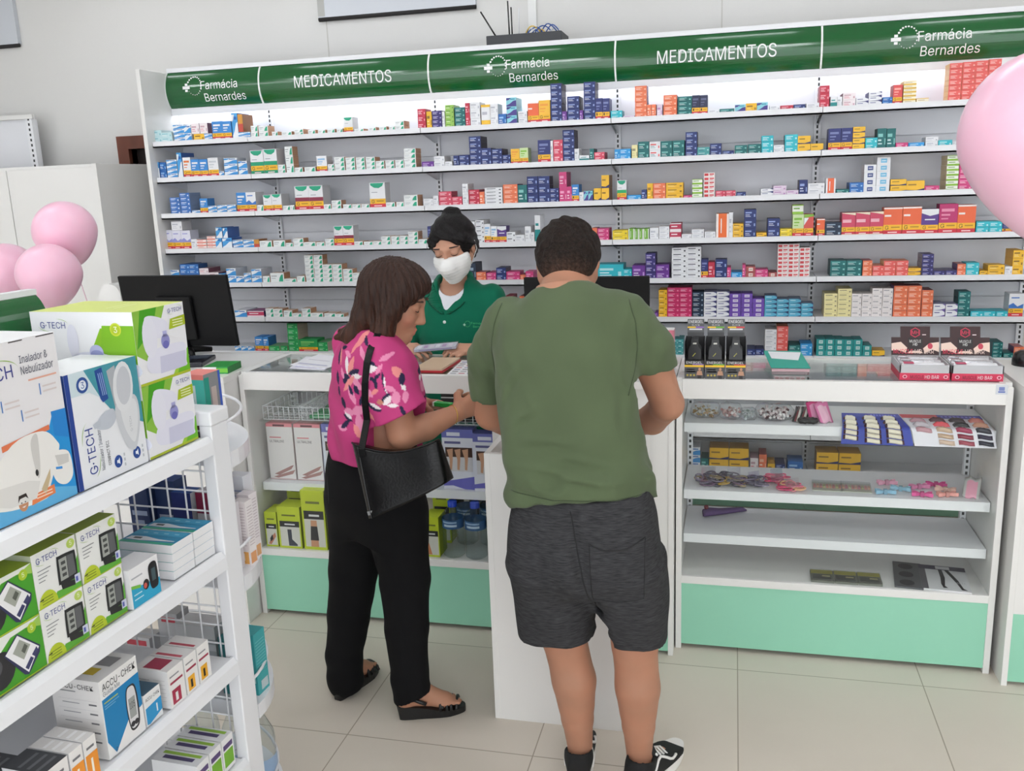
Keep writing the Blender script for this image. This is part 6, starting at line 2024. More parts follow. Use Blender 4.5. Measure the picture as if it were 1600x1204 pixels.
# thermometer packs
def thermo(y0, z0, label, tilt=0.0):
    L, w, t = .135, .072, .019
    b = MB().box(-L, 0, 0, w, 0, t, (240, 240, 242), top=(30, 140, 184), side=(238, 239, 241))
    T = frame((-L, 0, t), (1, 0, 0), (0, 1, 0))
    b.face_rect(T, 0, L, 0, w * .16, (50, 170, 140)); b.face_rect(T, .004, L - .004, w * .62, w * .96, (60, 164, 204), .0006)
    for k in range(4): b.face_rect(T, .022 + k * .027, .034 + k * .027, w * .74, w * .80, (150, 206, 226), .0008)
    b.face_poly(T, [(.006, w * .22), (.010, w * .44), (.045, w * .48), (.085, w * .34), (.128, w * .30), (.128, w * .26), (.085, w * .22), (.045, w * .18)], (222, 226, 234), .0008)
    b.face_rect(T, .022, .042, w * .28, w * .40, (60, 66, 76), .001)
    o = b.build('thermometer_pack', paint(), loc=G(-.018, y0, z0))
    o.rotation_euler = (0, 0, GR + tilt)
    tag(o, label, 'thermometer pack', 'thermometer packs')
lv = ('bottom', 'second', 'third', 'fourth', 'top')
for k in range(4): thermo(-.084 + .001 * k, .8665 + k * .0195, 'white-ended thermometer pack, %s of the stack by the gondola post' % ('bottom', 'second', 'third', 'top')[k])
for k in range(4): thermo(-.160 + .001 * k, .8665 + k * .0195, 'white-ended thermometer pack, %s of the stack farther from the post' % ('bottom', 'second', 'third', 'top')[k])
for k in range(2): thermo(-.238, .8665 + k * .0195, 'thermometer pack, %s of the pair just behind the oximeter box' % ('lower', 'upper')[k])
bpy.data.objects['thermometer_pack.008'].location = G(-.075, -.236, .8665)
bpy.data.objects['thermometer_pack.009'].location = G(-.075, -.236, .886)
# third shelf: glucose meter kit and lancets
q = gbox('meter_kit_box', 'tall white and blue glucose meter box, largest on the third shelf', 'device box', -.02, -.408, -.302, .6005, .768, .115, (240, 239, 238), side=(232, 230, 228))
b, F, S, w, h, d = q['b'], q['F'], q['S'], q['w'], q['h'], q['d']
b.face_poly(F, [(.002, h * .76), (w, h * .78), (w, h * .35), (w * .62, h * .20), (w * .20, h * .02), (.002, .22 * h)], (20, 128, 186)); b.face_poly(F, [(.002, 0), (w * .16, 0), (w * .60, h * .30), (w, h * .34), (w, 0)], (240, 239, 238), .0006)
b.face_text(F, 'ACCU-CHEK', w * .06, h * .86, .014, (40, 40, 44), width=w * .88, bold=True); b.face_text(F, 'Guide Me', w * .06, h * .79, .009, (130, 130, 134), width=w * .44)
b.face_rect(F, w * .06, w * .42, h * .70, h * .712, (200, 200, 60), .0006)
for k in range(2): b.face_rect(F, w * .06, w * (.44 - .1 * k), h * (.66 - .03 * k), h * (.67 - .03 * k), (120, 180, 214), .0006)
b.face_blob(F, [(w * .58, h * .46), (w * .62, h * .66), (w * .74, h * .70), (w * .86, h * .66), (w * .90, h * .46), (w * .88, h * .18), (w * .76, h * .11), (w * .62, h * .16)], (44, 44, 50), .0009); b.face_blob(F, [(w * .60, h * .46), (w * .64, h * .65), (w * .74, h * .68), (w * .83, h * .64), (w * .86, h * .46), (w * .84, h * .20), (w * .76, h * .14), (w * .64, h * .18)], (222, 222, 224), .0011)
b.face_rect(F, w * .64, w * .82, h * .28, h * .54, (158, 162, 160), .0013); b.face_text(F, '105', w * .66, h * .40, .014, (60, 62, 62), lift=.0015, width=w * .14); b.face_ell(F, w * .69, h * .20, .006, .006, (50, 50, 56), .0013); b.face_ell(F, w * .79, h * .20, .006, .006, (50, 50, 56), .0013)
b.face_text(F, '0', w * .18, h * .04, .008, (60, 60, 64), lift=.001, bold=True)
b.face_text(S, 'ACCU-CHEK', d * .12, h * .88, .010, (60, 60, 64), width=d * .76, bold=True); b.face_rect(S, d * .12, d * .5, h * .835, h * .85, (150, 150, 152))
for k in range(5):
    b.face_rect(S, d * .12, d * .92, h * (.74 - k * .12), h * (.742 - k * .12), (180, 180, 182)); b.face_rect(S, d * .20, d * .55, h * (.69 - k * .12), h * (.70 - k * .12), (150, 150, 154)); b.face_rect(S, d * .74, d * .90, h * (.685 - k * .12), h * (.705 - k * .12), (110, 110, 114))
b.face_rect(q['T'], .02, .045, .03, .055, (206, 180, 50)); b.face_rect(q['T'], .055, .09, .02, .07, (150, 150, 152))
q['done']()
q = gbox('lancet_box', 'small white and blue test strip box next to the meter box', 'device box', -.02, -.297, -.246, .6005, .672, .075, (238, 238, 238), side=(230, 230, 232), top=(60, 90, 110))
b, F, w, h = q['b'], q['F'], q['w'], q['h']
b.face_poly(F, [(.002, h * .56), (w, h * .62), (w, h * .2), (w * .2, .03 * h), (.002, .06 * h)], (44, 150, 206)); b.face_text(F, 'ACCU-CHEK', w * .08, h * .76, .007, (60, 60, 64), width=w * .84, bold=True); b.face_rect(F, w * .66, w * .74, h * .24, h * .50, (230, 236, 240), .0008)
q['done']()
def lancet(y0, w, acc, label, top=(236, 234, 232)):
    q = gbox('lancet_box', label, 'device box', -.012, y0, y0 + w, .6005, .688, .085, (238, 236, 234), side=(226, 226, 226), top=top)
    b, F, S, w, h, d = q['b'], q['F'], q['S'], q['w'], q['h'], q['d']
    b.face_rect(F, w * .15, w * .7, h * .06, h * .44, acc); b.face_rect(F, w * .34, w * .5, h * .12, h * .34, (238, 236, 234) if acc[2] > 50 else (40, 36, 34), .0007); b.face_rect(F, w * .1, w * .9, h * .60, h * .66, (160, 50, 76)); b.face_rect(F, w * .1, w * .7, h * .78, h * .82, (150, 150, 154))
    for k in range(6): b.face_rect(S, d * .12, d * (.5 if k % 2 else .44), h * (.72 - k * .11), h * (.735 - k * .11), (170, 170, 172)); b.face_rect(S, d * .56, d * .9, h * (.74 - k * .11), h * (.75 - k * .11), (190, 190, 192))
    b.face_rect(q['T'], w * .1, w * .9, .02, .065, (160, 50, 76)) if acc[2] > 50 else b.face_rect(q['T'], w * .1, w * .3, .01, .075, (190, 80, 96))
    q['done']()
lancet(-.228, .052, (170, 46, 76), 'white lancet box with dark red top patch, on third shelf')
lancet(-.172, .043, (240, 176, 46), 'white and amber lancet box between red-patched one and its twin')
lancet(-.126, .043, (240, 176, 46), 'white and amber lancet box nearest the gondola post')
for y0, w, c, tp, lab in ((-.475, .032, (238, 150, 50), (236, 234, 232), 'slim orange and white box beside the glucose meter box'), (-.510, .032, (238, 150, 50), (236, 234, 232), 'slim orange and white box next to the green-white one'),
                          (-.572, .058, (30, 150, 130), (70, 72, 76), 'dark-topped white and green box on the third shelf')):
    q = gbox('strip_box', lab, 'device box', -.012, y0, y0 + w, .6005, .685, .09, (236, 234, 232), side=(220, 220, 222), top=tp)
    b, F, w_, h = q['b'], q['F'], q['w'], q['h']
    b.face_rect(F, .002, w_, .0, h * .62, c); b.face_rect(F, w_ * .2, w_ * .8, h * .74, h * .80, (120, 120, 124)); b.face_rect(F, w_ * .42, w_ * .58, h * .1, h * .5, (246, 240, 226), .0007)
    for k in range(3): b.face_rect(q['T'], w_ * .12, w_ * .88, .015 + k * .02, .022 + k * .02, tuple(min(255, v + 40) for v in tp))
    q['done']()
q = gbox('strip_box', 'dark-topped white box at the front of the third shelf', 'device box', -.10, -.60, -.53, .6005, .680, .09, (236, 234, 232), side=(220, 220, 222), top=(64, 66, 70)); 
for k in range(3): q['b'].face_rect(q['T'], .008, .06, .015 + k * .02, .022 + k * .02, (110, 112, 116))
q['done']()
for k in range(3):
    q = gbox('strip_box', 'white, purple and green carton on lowest gondola shelf, %s from post' % ('first', 'second', 'third')[k], 'device box', -.02, -.068 - k * .048, -.024 - k * .048, .3305, .415, .12, (238, 238, 238), top=(232, 232, 234))
    q['b'].face_rect(q['F'], .004, .04, .01, .05, (120, 180, 50)); q['b'].face_rect(q['F'], .004, .04, .055, .068, (90, 70, 120)); q['b'].face_rect(q['T'], .012, .024, .02, .1, (80, 70, 110)); q['b'].face_rect(q['T'], .028, .038, .01, .11, (150, 190, 70))
    q['done']()

# goods on the round end shelves
def ebox(name, label, x0, x1, y0, y1, z0, h, col, marks=(), side=None, top=None, text=None, smarks=()):
    """box on a round end shelf: front toward the shop front, side toward the aisle"""
    w, d = x1 - x0, y1 - y0
    b = MB().box(0, w, 0, d, 0, h, col, side=side, top=top)
    F, S = frame((0, 0, 0), (1, 0, 0), (0, 0, 1)), frame((w, 0, 0), (0, 1, 0), (0, 0, 1))
    for m in marks: b.face_rect(F, m[0] * w, m[1] * w, m[2] * h, m[3] * h, m[4], m[5] if len(m) > 5 else .0004)
    for m in smarks: b.face_rect(S, m[0] * d, m[1] * d, m[2] * h, m[3] * h, m[4], m[5] if len(m) > 5 else .0004)
    if text: b.face_text(F, text[0], w * text[1], h * text[2], text[3], text[4], lift=.001, width=w * text[5], bold=True)
    o = b.build(name, paint(), loc=G(x0, y0, z0))
    o.rotation_euler = (0, 0, GR)
    tag(o, label, 'box')
z1 = 1.0862
ebox('toothbrush_box', 'grey and aqua toothbrush box with coral lid strip on round shelf', -.140, -.078, .10, .165, z1, .172, (150, 156, 158), [(0, 1, .35, .93, (70, 186, 170)), (.1, .6, .55, .85, (206, 226, 224), .0007), (.3, .5, .62, .78, (150, 196, 196), .0009), (0, 1, .93, 1, (232, 130, 120), .0008), (.5, 1, .3, .5, (44, 160, 146), .0007)], side=(138, 140, 142), top=(232, 130, 120),
     smarks=[(.0, .3, .55, .95, (30, 150, 132)), (.4, .7, .3, .8, (190, 176, 170)), (.35, .8, .05, .3, (60, 160, 146)), (.86, 1, 0, 1, (60, 96, 190))])
ebox('toothbrush_box', 'dark box with red band behind the gondola post top', -.118, -.085, .068, .095, z1, .085, (36, 34, 36), [(0, 1, .55, 1, (190, 50, 60)), (.1, .9, .2, .32, (210, 210, 210))])
z2 = .7762
ebox('nasal_spray_box', 'pair of navy boxes behind wire mesh, the nearer one', -.325, -.270, .09, .13, z2, .205, (34, 56, 104), [(.1, .9, .60, .66, (170, 186, 214)), (.2, .7, .48, .54, (150, 166, 200)), (0, 1, .1, .14, (70, 96, 150))], side=(44, 66, 112))
ebox('nasal_spray_box', 'dark navy box behind wire mesh beside another navy box', -.262, -.205, .11, .16, z2, .21, (40, 62, 108), [(.1, .8, .5, .58, (180, 190, 210))], side=(60, 82, 122), top=(40, 90, 180))
ebox('nasal_spray_box', 'blue-topped white nasal spray box behind the wire mesh', -.200, -.145, .09, .135, z2, .19, (206, 208, 214), [(0, 1, .55, 1, (36, 50, 120)), (.2, .8, .42, .47, (50, 50, 56))], top=(50, 100, 190))
ebox('nasal_spray_box', 'white and wine-red nasal spray box behind mesh, by post', -.138, -.090, .10, .145, z2, .19, (212, 208, 212), [(0, 1, .72, 1, (150, 40, 76)), (.1, .9, .30, .44, (160, 46, 80))], text=('sorine', .1, .52, .012, (40, 40, 46), .8), top=(226, 222, 226))
ebox('nasal_spray_box', 'white and wine-red nasal spray box partly behind the post', -.086, -.030, .075, .115, z2, .17, (212, 208, 212), [(0, 1, .58, 1, (156, 42, 80)), (.1, .9, .1, .2, (190, 190, 196))], text=('sorine', .1, .36, .014, (40, 40, 46), .85), top=(226, 222, 226))
lines = [(.15, .85, .9 - k * .045, .91 - k * .045, (190, 176, 180)) for k in range(14)]
ebox('carton_of_drops', 'tall pale carton with orange foot on the middle round shelf', -.052, -.016, .120, .150, z2, .165, (232, 224, 224), [(.1, .9, .03, .22, (226, 166, 90)), (.3, .6, .08, .2, (238, 220, 200), .0007)] + lines, side=(236, 230, 230), smarks=lines + [(.1, .9, .03, .2, (222, 160, 110))])
ebox('carton_of_drops', 'tall pale carton behind the orange-footed one', -.062, -.028, .155, .19, z2, .17, (230, 222, 224), lines, side=(234, 228, 230), smarks=lines + [(.1, .9, .03, .2, (222, 170, 120))])
ebox('carton_of_drops', 'blue-lined white carton standing at the back of the middle shelf', -.12, -.07, .20, .24, z2, .20, (226, 228, 234), [(.1, .9, .8 - k * .07, .82 - k * .07, (170, 184, 214)) for k in range(6)])
z3 = .4342
ebox('nasal_spray_box', 'grey-white box with blue wording behind mesh, lower round shelf', -.43, -.33, .10, .15, z3, .12, (206, 206, 208), [(.1, .7, .42, .62, (120, 150, 180)), (.4, .9, .16, .28, (190, 60, 76)), (.3, .9, .82, .94, (206, 70, 86))], side=(176, 176, 180), top=(216, 214, 214))
ebox('nasal_spray_box', 'tall grey-white box behind the blue-worded one', -.33, -.27, .14, .19, z3, .175, (200, 200, 202), [(.2, .9, .86, .94, (206, 70, 86)), (.0, .2, .0, .3, (60, 80, 150))], side=(176, 176, 180))
ebox('nasal_spray_box', 'wide grey and white medicine box behind mesh near the post', -.245, -.13, .10, .16, z3, .175, (158, 164, 168), [(.0, 1, .8, 1, (206, 208, 210)), (.4, 1, .62, .72, (190, 194, 198))], text=('narix', .08, .5, .016, (50, 54, 58), .42), top=(226, 226, 228))
ebox('nasal_spray_box', 'teal-banded box half hidden behind the gondola post', -.115, -.075, .09, .14, z3, .155, (40, 120, 124), [(.1, .9, .3, .4, (160, 200, 200)), (.1, .9, .6, .66, (160, 200, 200))])
ebox('nasal_spray_box', 'tall teal box leaning out on the lower round shelf', -.066, -.020, .10, .15, z3, .165, (52, 160, 164), [(.1, .9, .2, .3, (180, 224, 224))], side=(60, 164, 168), smarks=[(.1, .9, .85 - k * .05, .86 - k * .05, (130, 200, 202)) for k in range(11)] + [(.3, .9, .05, .2, (190, 206, 210), .0006)])
for k, (x, y, lab) in enumerate(((-.25, .16, 'tall clear bottle on bottom round shelf, behind the mesh'), (-.14, .17, 'tall clear bottle on bottom round shelf, nearer the post'), (-.075, .15, 'tall clear bottle on bottom round shelf showing past the post'))):
    t = thing('clear_bottle', lab, 'bottle', G(x, y, .1204), GR)
    pr = [(0, .001), (.042, 0), (.046, .01)] + [(.046 - .002 * (i % 2), .02 + i * .012) for i in range(10)] + [(.046, .145), (.044, .17), (.020, .225), (.016, .235), (.016, .25)]
    MB().lathe(pr, n=20).build('body', water, t, smooth=True)
    MB().lathe([(.0465, .06), (.0465, .11)], n=16, col=(150, 176, 206), a0=-2.2, a1=0.6).build('label_band', paint(), t, smooth=True)
    MB().lathe([(.018, .24), (.018, .262), (0, .264)], n=16, col=(214, 220, 226)).build('cap', gloss(), t, smooth=True)

# curved green header on the centre panel
t = thing('header_sign', 'curved green header sign with white top edge, behind the white-blue carton', 'sign', GO, GR)
b, N = MB(), 14
pf = [(-.27 - .075 * (1 - math.cos(a)) , 1.385 + .10 * math.sin(a)) for a in np.linspace(0, PI / 2, N + 1)]
pf = [(-.300 - .045 * (1 - math.cos(a)), 1.36 + .115 * math.sin(a)) for a in np.linspace(-.35, PI / 2 * .9, N + 1)]
ya, yb = -.095, -1.5
for (xa, za), (xb, zb) in zip(pf, pf[1:]):
    b.quad((xa, yb, za), (xa, ya, za), (xb, ya, zb), (xb, yb, zb), GREEN)
b.poly([(x, ya, z) for x, z in pf[::-1]] + [(-.345, ya, pf[0][1])], GREEN); b.poly([(x, yb, z) for x, z in pf] + [(-.345, yb, pf[0][1])], GREEN)
b.build('sign_face', sign_m, t, auto=.6)
xe, ze = pf[-1]
MB().box(-.36, xe + .004, yb, ya + .004, ze - .002, ze + .010).box(-.352, -.343, yb, ya, 1.2005, ze).build('white_edge', w_metal(), t)

# ------------------------------------------------------------------ balloons
pink = bpy.data.materials.new('pink_latex')
pink.use_nodes = True
pb = pink.node_tree.nodes['Principled BSDF']
pb.inputs['Base Color'].default_value = lin((244, 182, 208))
pb.inputs['Roughness'].default_value = 0.28
pb.inputs['Subsurface Weight'].default_value = 0.25
pb.inputs['Subsurface Radius'].default_value = (.05, .03, .03)
nn_ = pink.node_tree.nodes.new('ShaderNodeTexNoise'); nn_.inputs['Scale'].default_value = 3
cr_ = pink.node_tree.nodes.new('ShaderNodeValToRGB')
cr_.color_ramp.elements[0].color = lin((238, 186, 208)); cr_.color_ramp.elements[1].color = lin((243, 196, 215))
pink.node_tree.links.new(nn_.outputs[0], cr_.inputs[0]); pink.node_tree.links.new(cr_.outputs[0], pb.inputs['Base Color'])
def balloon(label, c, r, L, axis, tail):
    """axis: from knot to crown; tail: points of the ribbon from the knot"""
    t = thing('balloon', label, 'balloon', c, group=None)
    ax = V(axis).normalized()
    rot = V((0, 0, 1)).rotation_difference(ax).to_matrix().to_4x4()
    prof = []
    for k in range(25):
        a = PI * k / 24
        z = -math.cos(a)
        rr = math.sin(a)
        if z < 0:
            rr *= 1 - .24 * (-z) ** 1.3
            z *= L
        prof.append((max(rr, .02) * r, z * r))
    b = MB().lathe(prof, n=40)
    o = b.build('envelope', pink, t, smooth=True); o.data.transform(rot)
    k = MB().lathe([(.004, 0), (.012, -.010), (.016, -.016), (.010, -.017), (.004, -.006)], (0, 0, -L * r), n=14)
    o = k.build('knot', pink, t, smooth=True); o.data.transform(rot)
    k0 = rot @ V((0, 0, -L * r - .008))
    MB().tube([k0] + [V(p) - V(c) for p in tail], .0022, (240, 210, 222), n=6).build('ribbon', gloss(), t, smooth=True)
tie = (-2.25, 2.945, .985)
balloon('topmost pink balloon of the three, before the white cabinet', (-2.151, 2.60, 1.562), .101, 1.16, (-.10, -.1, 1), [(-2.2, 2.75, 1.2), tie])
balloon('round pink balloon overlapping the topmost one from below', (-2.108, 2.45, 1.436), .0985, 1.12, (.05, -.1, 1), [(-2.18, 2.7, 1.15), tie])
balloon('pink balloon cut off by the picture edge beside two others', (-2.462, 2.66, 1.412), .115, 1.12, (-.2, -.1, 1), [(-2.28, 2.7, 1.15), tie])
balloon('large pink balloon hovering near the camera at the upper picture edge', (.440, 1.50, 1.713), .1195, 1.46, (-.28, 0, 1), [(.62, 1.6, 1.35), (1.0, 2.4, 1.1), (1.40, 2.97, .985)])

# ------------------------------------------------------------------ people: smooth-blended bodies meshed on a grid
A = np.array
def nrm(v):
    v = np.asarray(v, float)
    return v / np.linalg.norm(v)
class Blend:
    """A list of shapes blended one after another into a single closed surface."""
    def __init__(self):
        self.ops = []
    def cap(self, a, b, ra, rb, k=0.02, op='u'):
        a, b = A(a, float), A(b, float)
        m = max(ra, rb)
        lo, hi = np.minimum(a, b) - m, np.maximum(a, b) + m
        ab = b - a
        L2 = max(ab @ ab, 1e-9)
        def f(X, Y, Z):
            t = np.clip(((X - a[0]) * ab[0] + (Y - a[1]) * ab[1] + (Z - a[2]) * ab[2]) / L2, 0, 1)
            return np.sqrt((X - a[0] - t * ab[0]) ** 2 + (Y - a[1] - t * ab[1]) ** 2 + (Z - a[2] - t * ab[2]) ** 2) - (ra + (rb - ra) * t)
        self.ops.append((f, lo, hi, k, op))
        return self
    def chain(self, pts, rs, k=0.02, op='u'):
        for i in range(len(pts) - 1):
            self.cap(pts[i], pts[i + 1], rs[i], rs[i + 1], k if i == 0 or op == 's' else min(k, .010), op)
        return self
    def ell(self, c, r, axes=None, k=0.02, op='u'):
        c, r = A(c, float), A(r, float)
        M = np.eye(3) if axes is None else A([nrm(x) for x in axes])
        e = np.sqrt((M.T ** 2) @ (r ** 2))
        def f(X, Y, Z):
            x, y, z = X - c[0], Y - c[1], Z - c[2]
            q = [(M[i, 0] * x + M[i, 1] * y + M[i, 2] * z) for i in range(3)]
            k0 = np.sqrt(sum((q[i] / r[i]) ** 2 for i in range(3)))
            k1 = np.sqrt(sum((q[i] / r[i] ** 2) ** 2 for i in range(3))) + 1e-6
            return k0 * (k0 - 1) / k1
        self.ops.append((f, c - e, c + e, k, op))
        return self
    def loft(self, a, b, right, secs, p=2.3, k=0.02, op='u', wob=None):
        """sections (s, cx, cy, half width, half depth) along a->b"""
        a, b = A(a, float), A(b, float)
        L = np.linalg.norm(b - a)
        u = (b - a) / L
        r = nrm(A(right, float) - u * (A(right, float) @ u))
        w = np.cross(u, r)
        S = A(secs, float)
        m = max(S[:, 3].max(), S[:, 4].max()) + abs(S[:, 1:3]).max() + .01
        s0, s1 = S[0, 0] * L, S[-1, 0] * L
        lo, hi = np.minimum(a + u * s0, a + u * s1) - m, np.maximum(a + u * s0, a + u * s1) + m
        fine = np.linspace(S[0, 0], S[-1, 0], 120)
        tab = []
        for j in range(1, 5):
            y = np.interp(fine, S[:, 0], S[:, j])
            for _ in range(6):
                yp = np.pad(y, 4, mode='edge')
                y2 = np.convolve(yp, np.ones(9) / 9, 'valid')
                y2[0], y2[-1] = y[0], y[-1]
                y = y2
            tab.append(y)
        def f(X, Y, Z):
            x, y, z = X - a[0], Y - a[1], Z - a[2]
            s = (x * u[0] + y * u[1] + z * u[2])
            q = np.clip(s / L, S[0, 0], S[-1, 0])
            cx, cy, aa, bb = (np.interp(q, fine, t) for t in tab)
            du = (x * r[0] + y * r[1] + z * r[2] - cx)
            dv = (x * w[0] + y * w[1] + z * w[2] - cy)
            if wob is not None:
                g = wob(s / L, np.arctan2(dv, du))
                aa = aa + g; bb = bb + g
            e = (np.abs(du / aa) ** p + np.abs(dv / bb) ** p) ** (1 / p)
            rad = np.sqrt(du ** 2 + dv ** 2)
            d = rad * (1 - 1 / np.maximum(e, 1e-4))
            d = np.where(e < 1e-3, -np.minimum(aa, bb), d)
            return np.maximum(d, np.maximum(s0 - s, s - s1))
        self.ops.append((f, lo, hi, k, op))
        return self
    def cut(self, p, n):
        """remove everything on the side n points to"""
        p, n = A(p, float), nrm(n)
        def f(X, Y, Z):
            return (X - p[0]) * n[0] + (Y - p[1]) * n[1] + (Z - p[2]) * n[2]
        self.ops.append((f, None, None, 0, 'i'))
        return self
    def cut_in(self, p, n, lo, hi):
        p, n = A(p, float), nrm(n)
        def f(X, Y, Z):
            return (X - p[0]) * n[0] + (Y - p[1]) * n[1] + (Z - p[2]) * n[2]
        self.ops.append((f, A(lo, float), A(hi, float), 0, 'il'))
        return self
    def noise(self, fn):
        self.ops.append((fn, None, None, 0, 'n'))
        return self
    def mesh(self, h):
        lo = np.min([o[1] for o in self.ops if o[1] is not None and o[4] == 'u'], axis=0) - 4 * h
        hi = np.max([o[2] for o in self.ops if o[2] is not None and o[4] == 'u'], axis=0) + 4 * h
        n = np.ceil((hi - lo) / h).astype(int) + 1
        gx, gy, gz = (lo[i] + h * np.arange(n[i]) for i in range(3))
        D = np.full(n, 0.3, np.float32)
        for f, a, b, k, op in self.ops:
            if a is None:
                s = (slice(None),) * 3
            else:
                m = k * 1.1 + 3 * h if op != 'il' else 0
                i0 = np.clip(np.floor((a - m - lo) / h).astype(int), 0, n - 1)
                i1 = np.clip(np.ceil((b + m - lo) / h).astype(int) + 1, 1, n)
                s = tuple(slice(i0[j], i1[j]) for j in range(3))
            X, Y, Z = gx[s[0]][:, None, None], gy[s[1]][None, :, None], gz[s[2]][None, None, :]
            d0 = D[s]
            if op == 'n':
                near = np.abs(d0) < 0.03
                d0 = d0 + np.where(near, f(X, Y, Z), 0)
                D[s] = d0
                continue
            d1 = f(X, Y, Z).astype(np.float32)
            if op == 'u':
                if k > 0:
                    t = np.clip(.5 + .5 * (d0 - d1) / k, 0, 1)
                    D[s] = d0 + (d1 - d0) * t - k * t * (1 - t)
                else:
                    D[s] = np.minimum(d0, d1)
            elif op == 's':
                t = np.clip(.5 - .5 * (d0 + d1) / max(k, 1e-5), 0, 1)
                D[s] = d0 + (-d1 - d0) * t + k * t * (1 - t)
            else:
                D[s] = np.maximum(d0, d1)
        # naive surface nets
        ins = D < 0
        c = ins[:-1, :-1, :-1].astype(np.int8)
        tot = np.zeros(tuple(n - 1), np.int8)
        off = [(i, j, k) for i in (0, 1) for j in (0, 1) for k in (0, 1)]
        for i, j, k in off:
            tot += ins[i:n[0] - 1 + i, j:n[1] - 1 + j, k:n[2] - 1 + k]
        act = (tot > 0) & (tot < 8)
        I = np.argwhere(act)
        idx = np.full(tuple(n - 1), -1, np.int32)
        idx[act] = np.arange(len(I))
        vals = {o: D[I[:, 0] + o[0], I[:, 1] + o[1], I[:, 2] + o[2]] for o in off}
        P = np.zeros((len(I), 3)); cnt = np.zeros(len(I))
        for o in off:
            for ax in range(3):
                if o[ax] == 0:
                    q = list(o); q[ax] = 1; q = tuple(q)
                    va, vb = vals[o], vals[q]
                    mk = (va < 0) != (vb < 0)
                    t = np.where(mk, va / np.where(mk, va - vb, 1), 0)
                    pt = np.tile(A(o, float), (len(I), 1))
                    pt[:, ax] = t
                    P[mk] += pt[mk]; cnt[mk] += 1
        P = lo + h * (I + P / cnt[:, None])
        F = []
        for ax in range(3):
            sl = [slice(1, m - 1) for m in n]
            s0 = list(sl); s1 = list(sl)
            s0[ax] = slice(0, n[ax] - 1); s1[ax] = slice(1, n[ax])
            a0, a1 = ins[tuple(s0)], ins[tuple(s1)]
            for flip in (False, True):
                E = np.argwhere((~a0 & a1) if flip else (a0 & ~a1))
                if not len(E): continue
                E = E + A([0 if i == ax else 1 for i in range(3)])
                b1, b2 = (ax + 1) % 3, (ax + 2) % 3
                q = []
                for (u, v) in ((0, 0), (1, 0), (1, 1), (0, 1)):
                    e = E.copy(); e[:, b1] -= u; e[:, b2] -= v
                    q.append(idx[e[:, 0], e[:, 1], e[:, 2]])
                q = np.stack(q, 1)
                F.append(q[:, ::-1] if flip else q)
        return P, np.concatenate(F)

def grid_object(name, blend, h, m, parent, color=None, relax=1):
    P, F = blend.mesh(h)
    F = F[(F >= 0).all(1)]
    if relax:
        for _ in range(relax):
            s = np.zeros_like(P); c = np.zeros(len(P))
            for a, b in ((0, 1), (1, 2), (2, 3), (3, 0)):
                np.add.at(s, F[:, a], P[F[:, b]]); np.add.at(c, F[:, a], 1)
                np.add.at(s, F[:, b], P[F[:, a]]); np.add.at(c, F[:, b], 1)
            P = P * .5 + .5 * s / np.maximum(c, 1)[:, None]
    o0 = A([0, 0, 0], float)
    p = parent
    while p is not None:
        o0 = o0 + A(p.location)
        p = p.parent
    me = bpy.data.meshes.new(name)
    me.vertices.add(len(P)); me.loops.add(F.size); me.polygons.add(len(F))
    me.vertices.foreach_set('co', (P - o0).astype(np.float32).ravel())
    me.loops.foreach_set('vertex_index', F.astype(np.int32).ravel())
    me.polygons.foreach_set('loop_start', np.arange(0, F.size, 4, dtype=np.int32))
    me.polygons.foreach_set('loop_total', np.full(len(F), 4, np.int32))
    me.polygons.foreach_set('use_smooth', np.ones(len(F), bool))
    me.update(calc_edges=True)
    me.validate()
    if color is not None:
        C = np.asarray(color(P), float) / 255.0
        C = np.where(C <= .04045, C / 12.92, ((C + .055) / 1.055) ** 2.4)
        a = me.color_attributes.new('Col', 'FLOAT_COLOR', 'POINT')
        a.data.foreach_set('color', np.concatenate([C, np.ones((len(P), 1))], 1).astype(np.float32).ravel())
    me.materials.append(m)
    o = bpy.data.objects.new(name, me)
    COL.objects.link(o)
    if parent is not None: o.parent = parent
    return o
from mathutils.bvhtree import BVHTree
def caster(o, root):
    bv = BVHTree.FromPolygons([v.co + root.location for v in o.data.vertices], [tuple(p.vertices) for p in o.data.polygons])
    def hit(p, d, lift=0.0):
        loc, n, i, dist = bv.ray_cast(V(p), V(d).normalized())
        return None if loc is None else loc + n * lift
    return hit

